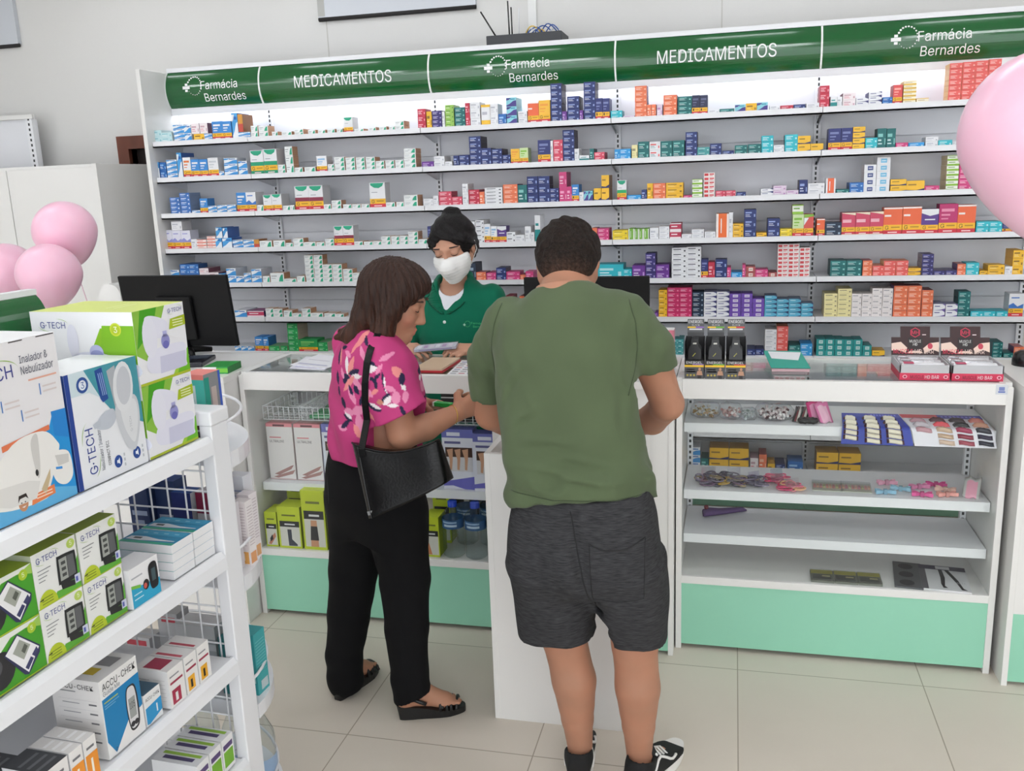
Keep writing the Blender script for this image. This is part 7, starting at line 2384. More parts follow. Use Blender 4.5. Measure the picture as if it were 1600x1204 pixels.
def hand(B, wrist, d, palm, thumb, curl, spread=.10, s=1.0, tcurl=.5, k=.005, rw=.022):
    """wrist point, direction to the knuckles, the way the palm faces, thumb side; curl per finger (rad at each joint)"""
    w, d = A(wrist, float), nrm(d)
    pn = nrm(A(palm, float) - d * (A(palm, float) @ d))
    ts = np.cross(d, pn)
    if ts @ A(thumb, float) < 0: ts = -ts
    fl = (.040, .045, .041, .032)
    for i, off in enumerate((.030, .010, -.010, -.028)):
        kn = w + d * (.082, .088, .083, .073)[i] * s + ts * off * s * .92
        B.chain([w + d * .012 * s + ts * off * .5 * s, kn], [.0150 * s, .0118 * s], k=.014)
        ang = 0.0
        p = kn
        dd = nrm(d + ts * spread * (off / .03))
        for j in range(3):
            ang += curl[i] * (.75, 1.0, .65)[j]
            L = fl[i] * s * (1, .64, .50)[j]
            q = p + L * (dd * math.cos(ang) + pn * math.sin(ang))
            B.cap(p, q, (.0098, .0088, .0080)[j] * s, (.0088, .0080, .0066)[j] * s, k=k)
            p = q
    b0 = w + d * .022 * s + ts * .020 * s + pn * .006 * s
    b1 = b0 + s * .040 * nrm(d * .62 + ts * .70 + pn * .35)
    b2 = b1 + s * .032 * nrm(d * .9 + ts * .25 * (1 - tcurl) + pn * tcurl)
    b3 = b2 + s * .024 * nrm(d * .95 - ts * .2 * tcurl + pn * tcurl * .9)
    B.chain([b0, b1, b2, b3], [.0155 * s, .0120 * s, .0104 * s, .0080 * s], k=.007)
    return B
def axes_of(f, tilt=0.0, roll=0.0, down=None):
    """head frame: f = face direction on the ground plane, tilted down by tilt, rolled"""
    f = nrm(A([f[0], f[1], 0]))
    u = A([0, 0, 1.0])
    r = np.cross(f, u)
    f2 = f * math.cos(tilt) - u * math.sin(tilt)
    u2 = u * math.cos(tilt) + f * math.sin(tilt)
    r2 = r * math.cos(roll) + u2 * math.sin(roll)
    u3 = u2 * math.cos(roll) - r * math.sin(roll)
    return f2, r2, u3
def head(B, c, fr, s=1.0, ears=True, female=True, eyes=True):
    f, r, u = fr
    c = A(c, float)
    def P(a, b, z): return c + s * (f * a + r * b + u * z)
    ax = (f, r, u)
    E = lambda a, b, z, ra, rb, rz, k=.02, op='u': B.ell(P(a, b, z), A([ra, rb, rz]) * s, ax, k, op)
    E(-.014, 0, .030, .097, .076, .086, .03)
    E(.028, 0, -.040, .062, .057, .074, .03)
    E(.069, 0, -.097, .021, .023, .018, .02)
    for q in (-1, 1):
        B.cap(P(-.005, q * .052, -.050), P(.060, q * .014, -.100), .020 * s, .018 * s, .02)
        E(.060, q * .034, -.028, .024, .024, .024, .02)
        B.cap(P(.086, q * .010, .021), P(.068, q * .048, .022), .0095 * s, .009 * s, .012)
        E(.104, q * .033, .004, .018, .017, .013, .010, 's')
        E(.0765, q * .033, .006, .0150, .0155, .0140, .004)
        if ears:
            E(-.008, q * .076, -.010, .017, .007, .031, .008)
            E(-.004, q * .0815, -.006, .009, .005, .018, .004, 's')
            E(-.010, q * .080, .008, .012, .006, .018, .006)
        B.cap(P(.096, 0, -.038), P(.092, q * .011, -.041), .0080 * s, .0072 * s, .006)
    B.cap(P(.088, 0, .014), P(.108, 0, -.035), .0070 * s, .0082 * s, .012)
    B.cap(P(.080, -.020, -.066), P(.0900, 0, -.0655), .0050 * s, .0062 * s, .005); B.cap(P(.0900, 0, -.0655), P(.080, .020, -.066), .0062 * s, .0050 * s, .005)
    B.cap(P(.083, -.015, -.0775), P(.0880, 0, -.0775), .0052 * s, .0068 * s, .005); B.cap(P(.0880, 0, -.0775), P(.083, .015, -.0775), .0068 * s, .0052 * s, .005)
    return P
def face_parts(P, s, root, fr, lid=.0, brow=(40, 28, 24), body=None):
    """eyes, lashes and brows as children"""
    f, r, u = fr
    ivory = mat('eye_white', (232, 228, 224), .2, vary=(30, .02))
    for q in (-1, 1):
        pts = [P(.0905 - .006 * t * t, q * .033 + t * .0145, -.0005 - .0035 * (1 - t * t)) for t in np.linspace(-1, 1, 9)]
        wpart(MB().tube([tuple(p) for p in pts], [.0008 + .0011 * (1 - abs(t)) for t in np.linspace(-1, 1, 9)], (24, 18, 16), n=6), 'eyelash', matte(), root, smooth=True)
        pts = [P(.0945 - .020 * t * t, q * (.033 + t * .021), .0255 + .0045 * (1 - (t - .2) ** 2)) for t in np.linspace(-1, 1, 9)]
        wpart(MB().tube([tuple(p) for p in pts], [.0016 + .0016 * (1 - abs(t)) for t in np.linspace(-1, 1, 9)], brow, n=6), 'eyebrow', matte(), root, smooth=True)
def vn(P, fr, ph=0.0):
    """cheap smooth pseudo noise of position"""
    x, y, z = (P[..., i] * fr for i in range(3))
    return (np.sin(x * 1.7 + 2.1 * np.sin(y * 1.3 + ph) + ph) + np.sin(y * 2.3 + 1.7 * np.sin(z * 1.1) + 2 * ph) + np.sin(z * 1.9 + 1.3 * np.sin(x * 1.9 + ph))) / 3
def skin_color(base, lips=None):
    def fn(P):
        n = vn(P, 14)[:, None] * .5 + vn(P, 43, 1.0)[:, None] * .3
        C = A(base, float)[None] * (1 + .03 * n) + A([4, -1, -2]) * n
        if lips is not None:
            c, R_, col = lips
            for q, rr in zip(c, R_):
                w = np.clip(1.3 - np.linalg.norm(P - q, axis=1) / rr, 0, 1)[:, None]
                C = C * (1 - w) + A(col, float) * w
        return C
    return fn
def hair_mat(name, rgb, scale, strength, stretch):
    m = mat(name, rgb, .6, spec=.18, attr=True, bump=(scale, strength, stretch))
    return m
skin_m = mat('skin', rough=.55, spec=.35, attr=True, sss=.06, bump=(900, .03))
cloth_m = mat('cotton_cloth', rough=.85, spec=.2, attr=True, bump=(700, .10), sheen=.1)

# ------------------------------------------------------------------ the man in green, leaning on the kiosk
man = thing('person', 'man seen from behind in olive T-shirt and dark grey shorts, bending over the white kiosk', 'person', (-.36, 2.24, 0))
B = Blend()
mf = axes_of((-.10, 1), .62)
hc = A([-.443, 2.475, 1.432])
HPm = head(B, hc, mf, 1.02)
# neck and torso (mostly under the shirt)
B.cap((-.428, 2.31, 1.335), hc + A([.004, -.045, -.02]), .066, .062, .03)
B.loft((-.37, 2.14, .80), (-.425, 2.33, 1.38), (1, 0, 0), [(0, 0, 0, .140, .095), (.25, 0, 0, .150, .100), (.55, 0, 0, .160, .105), (.80, 0, 0, .165, .095), (.95, 0, 0, .12, .075), (1.03, 0, 0, .07, .06)], k=.05)
# arms: forearms rest on the kiosk
B.chain([(-.260, 2.31, 1.315), (-.200, 2.33, 1.20), (-.165, 2.385, 1.075)], [.048, .049, .043], .03)
B.chain([(-.165, 2.385, 1.075), (-.215, 2.50, 1.00), (-.33, 2.66, .925)], [.043, .042, .026], .015)
hand(B, (-.33, 2.66, .922), (-.75, .55, -.16), (-.3, -.2, -1), (0, 1, .3), (.5, .55, .6, .65), s=1.0)
B.chain([(-.590, 2.34, 1.30), (-.645, 2.36, 1.18), (-.672, 2.44, 1.02)], [.048, .049, .044], .03)
B.chain([(-.672, 2.44, 1.02), (-.640, 2.56, .955), (-.53, 2.74, .895)], [.044, .043, .027], .015)
hand(B, (-.53, 2.74, .892), (.80, .45, -.10), (.1, -.1, -1), (.2, 1, 0), (.15, .18, .2, .22), s=1.0)
# legs
B.chain([(-.455, 2.15, .78), (-.425, 2.19, .47), (-.405, 2.215, .33), (-.402, 2.235, .20), (-.400, 2.255, .10)], [.070, .060, .058, .044, .036], .03)
B.chain([(-.268, 2.15, .78), (-.235, 2.185, .47), (-.230, 2.21, .33), (-.231, 2.232, .20), (-.232, 2.255, .10)], [.070, .060, .058, .044, .036], .03)
for a, b in (((-.404, 2.195, .345), (-.402, 2.225, .25)), ((-.230, 2.19, .345), (-.231, 2.222, .25))):
    B.cap(a, b, .047, .036, .03)
B.chain([(-.400, 2.235, .065), (-.402, 2.29, .055), (-.408, 2.36, .038)], [.032, .032, .022], .02)
B.chain([(-.232, 2.235, .065), (-.212, 2.29, .055), (-.180, 2.345, .038)], [.032, .032, .022], .02)
msk = (178, 128, 103)
body = grid_object('body', B, .0045, skin_m, man, skin_color(msk))
face_parts(HPm, 1.0, man, mf)
# hair
H = Blend()
f, r, u = mf
H.ell(hc + 1.02 * (f * -.014 + u * .036), A([.110, .090, .100]), mf, .02)
H.ell(HPm(-.062, 0, -.010), (.058, .078, .072), mf, .03)
H.ell(HPm(.052, 0, .085), (.06, .062, .038), mf, .03)
H.ell(HPm(.12, 0, -.03), (.085, .12, .082), mf, .02, 's')
for q in (-1, 1):
    H.ell(HPm(.004, q * .085, -.022), (.030, .024, .040), mf, .012, 's')
H.cut(HPm(-.07, 0, -.072), -u - .15 * f)
H.noise(lambda X, Y, Z: .0050 * np.sin(105 * X + 60 * Z + 2 * np.sin(70 * Y)) * np.sin(90 * Y + 40 * X + 1.5 * np.sin(80 * Z)) * np.clip((Z - 1.44) / .06, 0.1, 1))
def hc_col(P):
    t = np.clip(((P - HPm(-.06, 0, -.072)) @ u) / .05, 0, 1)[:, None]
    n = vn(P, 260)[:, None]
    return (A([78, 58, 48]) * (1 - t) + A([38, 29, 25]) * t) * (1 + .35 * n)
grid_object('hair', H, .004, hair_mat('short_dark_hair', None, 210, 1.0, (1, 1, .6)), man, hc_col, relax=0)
# T-shirt
T_ = Blend()
def wob(s, a):
    low = np.clip((.33 - s) / .33, 0, 1)
    return .007 * low * np.sin(34 * s + 2.2 * np.sin(2 * a) + 1.2 * np.sin(5 * a)) + .004 * np.sin(5 * a + 9 * s) * np.clip(.8 - s, 0, 1)
T_.loft((-.365, 2.15, .868), (-.43, 2.335, 1.385), (1, .02, 0), [(0, 0, 0, .186, .128), (.06, 0, .0, .192, .138), (.18, -.006, .0, .184, .134), (.40, -.008, 0, .182, .134), (.62, -.008, .0, .190, .136), (.80, -.004, 0, .192, .122), (.90, 0, 0, .165, .104), (.98, 0, 0, .115, .082), (1.02, .004, .006, .075, .068)], p=2.45, k=.02, wob=wob)
T_.chain([(-.275, 2.312, 1.318), (-.212, 2.325, 1.235), (-.198, 2.338, 1.165)], [.072, .070, .066], .045)
T_.chain([(-.578, 2.330, 1.305), (-.640, 2.352, 1.20), (-.652, 2.385, 1.09)], [.070, .067, .063], .045)
T_.cut_in((-.186, 2.335, 1.185), (.10, .08, -1), (-.30, 2.2, 1.02), (-.05, 2.5, 1.21))
T_.cut_in((-.660, 2.39, 1.095), (-.06, .30, -1), (-.78, 2.25, .98), (-.585, 2.52, 1.16))
# neckline
T_.cap((-.430, 2.335, 1.345), (-.43, 2.42, 1.43), .058, .074, .008, 's')
T_.noise(lambda X, Y, Z: .0028 * np.sin(26 * X + 14 * Z + 2 * np.sin(21 * Z)) * np.sin(17 * Z - 30 * (X + .4) ** 2 * 10) + .0022 * np.sin(60 * Z + 40 * X + 3 * np.sin(16 * X)) * np.clip((1.08 - Z) / .12, 0, 1))
CR = [(-.52, 1.035, -.34, 1.060, .0030), (-.42, 1.010, -.24, .998, .0034), (-.54, .985, -.30, .972, .0034), (-.45, .955, -.22, .968, .003), (-.55, .930, -.36, .935, .003), (-.53, 1.07, -.46, 1.14, .003), (-.25, 1.05, -.29, 1.16, .003), (-.57, 1.10, -.52, 1.24, .003), (-.24, 1.16, -.28, 1.27, .003), (-.40, .905, -.2, .93, .003)]
def creases(X, Y, Z):
    d = 0 * X * Y * Z
    for xa, za, xb, zb, am in CR:
        L2 = (xb - xa) ** 2 + (zb - za) ** 2
        t = ((X - xa) * (xb - xa) + (Z - za) * (zb - za)) / L2
        s_ = ((X - xa) * (zb - za) - (Z - za) * (xb - xa)) / math.sqrt(L2) + .008 * np.sin(5 * t)
        d = d - am * 1.7 * np.exp(-(s_ / .008) ** 2) * np.clip(4 * t * (1 - t), 0, 1) + am * 1.3 * np.exp(-((s_ - .016) / .010) ** 2) * np.clip(4 * t * (1 - t), 0, 1)
    return d
T_.noise(creases)
olive = (84, 97, 70)
shirt = grid_object('t_shirt', T_, .0055, cloth_m, man, lambda P: A(olive, float)[None] * (1 + .04 * vn(P, 18)[:, None]), relax=2)
hit = caster(shirt, man)
# collar rib
rib = []
for a in np.linspace(0, 2 * PI, 32, endpoint=False):
    rib.append((-.430 + .070 * math.cos(a), 2.338 - .7 * .066 * math.sin(a), 1.347 + .7 * .066 * math.sin(a)))
wpart(MB().tube(rib, .0085, olive, n=8, closed=True), 'collar', cloth_m, man, smooth=True)
dk = (66, 77, 55)
def seam0(pts, name, rad):
    q = [hit((x, 1.6, z), (0, 1, 0), .0002) for x, z in pts]
    q = [tuple(p) for p in q if p is not None]
    if len(q) > 1: wpart(MB().tube(q, rad, dk, n=5), name, cloth_m, shirt, smooth=True)
for ln in ([(-.252, 1.372), (-.234, 1.32), (-.228, 1.26), (-.234, 1.20), (-.244, 1.15)], [(-.588, 1.362), (-.604, 1.31), (-.612, 1.24), (-.610, 1.17), (-.604, 1.10)]):
    seam0([(float(np.interp(t, np.linspace(0, 1, 5), [p[0] for p in ln])), float(np.interp(t, np.linspace(0, 1, 5), [p[1] for p in ln]))) for t in np.linspace(0, 1, 24)], 'sleeve_seam', .0016)
seam0([(x, .918 + .03 * (x + .36) ** 2 * 4) for x in np.linspace(-.53, -.20, 30)], 'hem_seam', .0014)
# shorts
S_ = Blend()
S_.loft((-.352, 2.155, .655), (-.365, 2.145, .912), (1, 0, 0), [(0, 0, 0, .130, .110), (.15, 0, 0, .190, .138), (.36, .0, -.004, .198, .146), (.7, 0, 0, .190, .132), (1, 0, 0, .170, .106)], p=2.5, k=.02)
S_.loft((-.443, 2.215, .44), (-.452, 2.155, .72), (1, 0, 0), [(0, 0, 0, .103, .106), (.5, 0, 0, .110, .116), (1, 0, 0, .106, .120)], p=2.3, k=.035)
S_.loft((-.224, 2.205, .44), (-.250, 2.155, .72), (1, 0, 0), [(0, 0, 0, .073, .094), (.5, 0, 0, .092, .114), (1, 0, 0, .100, .120)], p=2.3, k=.035)
for z, rr in ((.44, .038), (.50, .029), (.55, .022), (.60, .015), (.645, .008)):
    S_.cap((-.314, 2.0, z), (-.314, 2.4, z), rr, rr, .014, 's')
S_.cap((-.320, 2.005, .62), (-.37, 2.02, .86), .010, .006, .03, 's')
S_.cut((-.35, 2.2, .478), (.03, -.10, -1))
S_.noise(lambda X, Y, Z: .003 * np.sin(24 * Z + 20 * X + 2 * np.sin(15 * X)) + .002 * np.sin(40 * X + 9 * Z))
short_m = mat('heather_grey_jersey', (58, 58, 60), .9, spec=.15, vary=(150, .40, (.3, .3, 2.6)), bump=(500, .1))
sh = grid_object('shorts', S_, .0055, short_m, man, relax=2)
hit = caster(sh, man)
def seam(pts, name, parent, rad=.0016, col=(30, 30, 32), d=(0, 1, 0), y0=1.6, hitf=None):
    q = []
    for x, z in pts:
        p = (hitf or hit)((x, y0, z), d, .0004)
        if p is not None: q.append(tuple(p))
    if len(q) > 1: wpart(MB().tube(q, rad, col, n=5), name, matte(), parent, smooth=True)
lerp = lambda pts, n=24: [(float(np.interp(t, np.linspace(0, 1, len(pts)), [p[0] for p in pts])), float(np.interp(t, np.linspace(0, 1, len(pts)), [p[1] for p in pts]))) for t in np.linspace(0, 1, n)]
seam(lerp([(-.372, .89), (-.360, .82), (-.342, .72), (-.318, .62)]), 'seam', sh)
seam(lerp([(-.325, .815), (-.29, .800), (-.24, .802), (-.195, .822)]), 'pocket_edge', sh, .0022)
seam(lerp([(-.325, .815), (-.322, .74), (-.320, .665), (-.26, .655), (-.197, .668), (-.195, .74), (-.195, .822)], 40), 'pocket_seam', sh, .0012)
# drawn-out phone pocket and shoes
def shoe(name, heel, toe, parent, label=None):
    heel, toe = A(heel, float), A(toe, float)
    d = toe - heel
    L = np.linalg.norm(d); d = d / L
    n_ = A([-d[1], d[0], 0])
    root = thing_child(name, parent)
    up = A([0, 0, 1.0])
    Q = lambda a, b, z: heel + d * a * L + n_ * b + up * z
    U = Blend()
    U.loft(Q(0.02, 0, .034), Q(1.0, 0, .034), up, [(0, .018, 0, .040, .030), (.12, .026, 0, .050, .034), (.35, .018, 0, .046, .036), (.6, .004, 0, .036, .043), (.85, -.010, 0, .026, .043), (.96, -.016, 0, .016, .030), (1.0, -.018, 0, .008, .014)], p=2.4, k=.01)
    U.cap(Q(.17, 0, .085), Q(.20, 0, .105), .040, .040, .02)
    U.cut(Q(0.2, 0, .098), up + .35 * d)
    U.cap(Q(.19, 0, .075), Q(.15, 0, .16), .030, .036, .004, 's')
    U.cut(Q(0, 0, .026), -up)
    o = grid_object('upper', U, .004, mat('black_suede', (20, 20, 21), .85, bump=(500, .15)), root)
    hu = caster(o, parent)
    b = MB()
    prof = []
    for k in range(40):
        a = 2 * PI * k / 40
        ca, sa = math.cos(a), math.sin(a)
        wv = .039 + .009 * np.interp(.5 + .5 * ca, [0, .3, .7, 1], [-.4, -.2, .6, .3])
        prof.append(Q(.5 + .53 * ca, wv * np.sign(sa) * abs(sa) ** .75, 0))
    lo = [tuple(p + up * .001) for p in prof]; hi = [tuple(p + up * .030) for p in prof]
    b.poly(hi, (236, 234, 230)); b.poly(lo[::-1], (120, 90, 70))
    for k in range(40):
        b.quad(lo[k], lo[(k + 1) % 40], hi[(k + 1) % 40], hi[k], (236, 234, 230))
    wpart(b, 'rubber_sole', mat('white_rubber', rough=.6, attr=True), root, auto=.6)
    for sg in (-1, 1):
        q = []
        for t in np.linspace(0, 1, 14):
            p = hu(tuple(Q(.16 + .55 * t, sg * .12, .050 + .034 * math.sin(PI * min(1, t * 1.35)) * (1 - .3 * t))), tuple(-sg * n_), .001)
            if p is not None: q.append(tuple(p))
        if len(q) > 2: wpart(MB().tube(q, .0042, (236, 234, 230), n=6), 'side_stripe', matte(), root, smooth=True)
    lc = MB()
    for k in range(4):
        z = .088 - k * .009
        lc.tube([tuple(Q(.36 + k * .07, -.026, z)), tuple(Q(.38 + k * .07, 0, z + .010)), tuple(Q(.36 + k * .07, .026, z))], .0035, (240, 238, 234), n=6)
    wpart(lc, 'laces', matte(), root, smooth=True)
    # padded tongue and pull loop
    wpart(MB().obox(tuple(Q(.33, -.02, .085)), tuple(n_ * .04), tuple(d * .02), tuple(up * .05 - d * .03), (24, 24, 25)), 'tongue', matte(), root)
    return root
def thing_child(name, parent):
    o = bpy.data.objects.new(name, None)
    COL.objects.link(o)
    o.parent = parent
    return o
shoe('shoe', (-.395, 2.185, 0), (-.425, 2.465, 0), man)
shoe('shoe', (-.245, 2.185, 0), (-.135, 2.435, 0), man)

# ------------------------------------------------------------------ the woman in the pink blouse
wo = thing('person', 'woman in pink floral blouse and black trousers, black bag on shoulder, looking down', 'person', (-1.09, 2.52, 0))
B = Blend()
wf = axes_of((math.cos(.10), math.sin(.10)), .36)
wc = A([-.9985, 2.566, 1.337])
HPw = head(B, wc, wf, 1.0, ears=False)
B.cap((-1.072, 2.552, 1.225), wc + A([-.018, -.002, -.05]), .052, .050, .03)
B.loft((-1.075, 2.53, .60), (-1.065, 2.552, 1.235), (.75, -.66, 0), [(0, 0, 0, .12, .09), (.3, 0, 0, .145, .10), (.6, 0, 0, .13, .10), (.85, 0, 0, .145, .085), (1, 0, 0, .07, .06)], k=.04)
B.chain([(-1.005, 2.445, 1.175), (-.962, 2.425, 1.06), (-.940, 2.420, .955)], [.046, .050, .043], .03)
B.chain([(-.940, 2.420, .955), (-.885, 2.475, .965), (-.812, 2.552, .990)], [.043, .040, .026], .012)
hand(B, (-.812, 2.552, .992), (.42, .88, .10), (-.85, .40, -.25), (0, .3, 1), (.75, .85, .95, 1.0), s=.92)
B.chain([(-1.185, 2.655, 1.17), (-1.13, 2.74, .99), (-1.085, 2.775, .955)], [.046, .042, .040], .03)
B.chain([(-1.085, 2.775, .955), (-.985, 2.735, .968)], [.038, .025], .012)
hand(B, (-.985, 2.735, .970), (.95, -.28, .05), (.2, -.5, -.8), (.1, -.8, .5), (.35, .5, .6, .7), s=.90)
B.chain([(-1.02, 2.50, .68), (-.99, 2.49, .45), (-.985, 2.455, .12)], [.07, .05, .032], .03)
B.chain([(-1.15, 2.56, .68), (-1.19, 2.565, .42), (-1.245, 2.535, .12)], [.07, .05, .032], .03)
for hl, ba, to, an in (((-1.0, 2.443, .070), (-.885, 2.493, .046), (-.838, 2.514, .040), (-.985, 2.455, .12)), ((-1.254, 2.515, .070), (-1.226, 2.635, .046), (-1.214, 2.684, .040), (-1.245, 2.535, .12))):
    hl, ba, to, an = A(hl), A(ba), A(to), A(an)
    B.cap(an, hl, .032, .027, .02); B.cap(hl, ba, .026, .022, .02); B.cap(an, ba, .028, .020, .02)
    d = nrm(to - ba); sd = A([d[1], -d[0], 0])
    B.ell(ba, (.034, .034, .014), None, .015)
    for k in range(5): B.cap(ba + sd * (.024 - k * .012), to + sd * (.022 - k * .0115) - d * abs(k - 1) * .006, .0085, .0065, .004)
wsk = (180, 130, 104)
grid_object('body', B, .004, skin_m, wo, skin_color(wsk, ([HPw(.095, 0, -.072), HPw(.062, .036, -.03), HPw(.062, -.036, -.03)], [.013, .022, .022], (190, 116, 100))))
face_parts(HPw, 1.0, wo, wf, brow=(74, 52, 40))
# hair: brown bob
H = Blend()
f, r, u = wf
H.ell(HPw(-.012, 0, .034), (.101, .084, .094), wf, .02)
H.ell(HPw(.030, 0, .072), (.066, .070, .046), wf, .03)
for q, fx_ in ((1, 0), (-1, .03)):
    H.chain([HPw(.030, q * .060, .050), HPw(.020 + fx_ * .6, q * .074, -.02), HPw(.016 + fx_ * .6, q * .076, -.09), HPw(.020 + fx_ * .6, q * .074, -.150)], [.030, .032, .032, .020], .03)
    H.chain([HPw(-.045, q * .040, .03), HPw(-.058, q * .048, -.07), HPw(-.066, q * .052, -.150)], [.045, .038, .026], .04)
H.chain([HPw(-.055, 0, .02), HPw(-.066, 0, -.08), HPw(-.072, 0, -.150)], [.046, .038, .028], .04)
H.chain([HPw(-.088, .05, -.135), HPw(-.122, .056, -.158)], [.024, .008], .03); H.chain([HPw(-.09, 0, -.14), HPw(-.128, 0, -.150)], [.024, .008], .03); H.chain([HPw(.0, .07, -.13), HPw(.030, .070, -.168)], [.020, .008], .02)
H.ell(HPw(.118, 0, -.045), (.076, .10, .088), wf, .012, 's')
H.cap(HPw(.074, .0, .02), HPw(.09, 0, .028), .046, .050, .01, 's')
H.chain([HPw(.080, .015, .066), HPw(.062, .058, .044), HPw(.030, .076, -.005)], [.020, .020, .022], .02)
def wv(X, Y, Z):
    a = np.arctan2(Y - wc[1], X - wc[0])
    return .0020 * np.sin(24 * a + 4 * np.sin(9 * Z)) + .0014 * np.sin(61 * a + 10 * Z)
H.noise(wv)
def wh_col(P):
    a = np.arctan2(P[:, 1] - wc[1], P[:, 0] - wc[0])
    n = (.5 * np.sin(34 * a + 6 * np.sin(12 * P[:, 2])) + .3 * np.sin(90 * a + 25 * P[:, 2]))[:, None]
    t = np.clip((1.33 - P[:, 2]) / .14, 0, 1)[:, None]
    return (A([48, 28, 20]) * (1 - t) + A([72, 43, 29]) * t) * (1 + .22 * n)
grid_object('hair', H, .004, mat('brown_hair', rough=.45, spec=.25, attr=True, bump=(150, .5, (1, 1, .07))), wo, wh_col)
# blouse with printed leaves
L_ = [(0, 265, 655, 95, 34, -55, 1), (0, 85, 770, 80, 20, 80, 3), (0, 105, 760, 90, 16, 75, 1), (0, 130, 715, 52, 16, -15, 3), (0, 125, 675, 54, 14, -45, 3), (0, 180, 800, 105, 24, 80, 2), (0, 215, 800, 110, 30, -70, 1),
      (0, 240, 830, 90, 26, -20, 3), (0, 255, 852, 78, 24, -10, 2), (0, 258, 890, 100, 32, 40, 4), (0, 175, 875, 64, 44, 20, 3), (0, 200, 895, 110, 28, -50, 1), (0, 225, 960, 100, 28, 60, 4), (0, 215, 930, 60, 16, 60, 3), (0, 255, 925, 54, 24, 55, 3),
      (0, 155, 1010, 64, 26, 70, 3), (0, 195, 1058, 74, 36, 0, 4), (0, 265, 1040, 90, 40, -25, 4), (0, 265, 1112, 96, 40, 85, 4), (0, 185, 1092, 70, 18, 25, 3), (0, 188, 1080, 54, 16, 25, 2), (0, 120, 950, 60, 14, 80, 3), (0, 330, 960, 80, 26, -70, 1), (0, 150, 1150, 60, 26, 10, 4),
      (0, 360, 775, 74, 26, 22, 3), (0, 358, 800, 80, 28, -10, 2), (0, 362, 850, 56, 14, 10, 3), (0, 396, 880, 56, 16, 80, 3), (0, 402, 838, 50, 14, -40, 3), (0, 380, 862, 46, 12, 50, 3), (0, 445, 870, 110, 14, 72, 3), (0, 452, 880, 90, 8, 74, 2),
      (0, 380, 1008, 100, 28, 15, 3), (0, 388, 1000, 76, 16, 15, 2), (0, 460, 955, 70, 30, -50, 3), (0, 468, 965, 60, 26, -45, 2), (0, 515, 950, 70, 34, 80, 4), (0, 425, 975, 44, 22, 0, 5), (0, 330, 880, 90, 20, -60, 4), (0, 350, 930, 60, 26, 30, 4),
      (0, 545, 900, 40, 12, 60, 2), (0, 556, 1020, 60, 14, 60, 3), (0, 500, 820, 70, 24, 50, 1), (0, 300, 720, 80, 24, 60, 4), (0, 225, 700, 70, 18, -60, 1), (0, 440, 740, 70, 22, -30, 4),
      (0, 170, 1130, 70, 22, -40, 3), (0, 250, 1160, 80, 26, 60, 1), (0, 100, 880, 70, 18, 70, 3), (0, 290, 980, 60, 18, -75, 3), (0, 480, 900, 60, 22, 20, 4), (0, 410, 800, 60, 18, -60, 4), (0, 530, 860, 60, 18, 70, 3), (0, 140, 850, 60, 18, 60, 4), (0, 335, 1060, 90, 24, 40, 1), (0, 390, 920, 50, 18, -30, 1), (0, 560, 950, 60, 20, 80, 4), (0, 310, 660, 60, 16, 40, 3), (0, 180, 740, 60, 20, 20, 4), (0, 500, 990, 60, 14, 0, 2)]
LC = {0: (228, 140, 138), 1: (228, 140, 138), 2: (236, 226, 228), 3: (38, 34, 66), 4: (226, 140, 176), 5: (196, 130, 110)}
def blouse_col(P):
    C = np.tile(A([190, 62, 121], float), (len(P), 1)) * (1 + .03 * vn(P, 20)[:, None])
    # pattern laid flat over the cloth seen side-on: (x, z) in metres
    U = (P[:, 0] + 1.039) * 1000 / .521 / 1.0
    Wd = (1.20 - P[:, 2]) * 1000 / .521
    for _, cx, cy, ln, wd, an, ci in L_:
        x0, y0 = (cx / 3.168 + 480 - 575) * 3.168 * 1.0, (cy / 3.168 + 320 - 549) * 3.168
        dx, dy = U - x0, Wd - y0
        a = math.radians(an)
        s = dx * math.cos(a) + dy * math.sin(a)
        t = -dx * math.sin(a) + dy * math.cos(a)
        t = t + .0022 * s * s * (1 if ci in (3, 2) else -.6) * 60 / max(ln, 1) * .35
        ln = ln * 1.15; w = wd * .68 * np.clip(1 - (2 * s / ln) ** 2, 0, 1)
        m = (np.abs(t) < w) & (np.abs(s) < ln / 2)
        C[m] = LC[ci]
    return C
T_ = Blend()
def wobw(s, a): return .006 * np.clip((.4 - s) / .4, 0, 1) * np.sin(7 * a + 14 * s) + .003 * np.sin(4 * a + 22 * s)
T_.loft((-1.078, 2.528, .855), (-1.066, 2.552, 1.245), (.643, -.766, 0), [(0, 0, 0, .165, .130), (.12, 0, .0, .170, .138), (.35, 0, .010, .172, .140), (.60, 0, .012, .172, .138), (.80, 0, .004, .172, .112), (.92, 0, 0, .140, .086), (1.02, 0, 0, .070, .064)], p=2.3, k=.02, wob=wobw)
T_.chain([(-1.010, 2.450, 1.185), (-.965, 2.425, 1.08), (-.925, 2.412, .985)], [.060, .074, .088], .04)
T_.chain([(-1.185, 2.655, 1.185), (-1.15, 2.70, 1.09), (-1.12, 2.75, 1.0)], [.060, .072, .080], .04)
T_.cut_in((-.938, 2.41, 1.020), (.42, .02, -.90), (-1.03, 2.25, .86), (-.80, 2.55, 1.12))
T_.cut_in((-1.125, 2.74, 1.02), (.3, .4, -.9), (-1.26, 2.69, .86), (-1.0, 2.9, 1.1))
T_.cap((-1.06, 2.56, 1.225), (-1.03, 2.565, 1.30), .056, .066, .01, 's')
T_.noise(lambda X, Y, Z: .0022 * np.sin(30 * X + 22 * Z + 2 * np.sin(18 * Y)) * np.sin(24 * Y - 12 * Z))
bl = grid_object('blouse', T_, .0036, mat('viscose_cloth', rough=.7, spec=.25, attr=True, bump=(600, .06)), wo, blouse_col, relax=2)
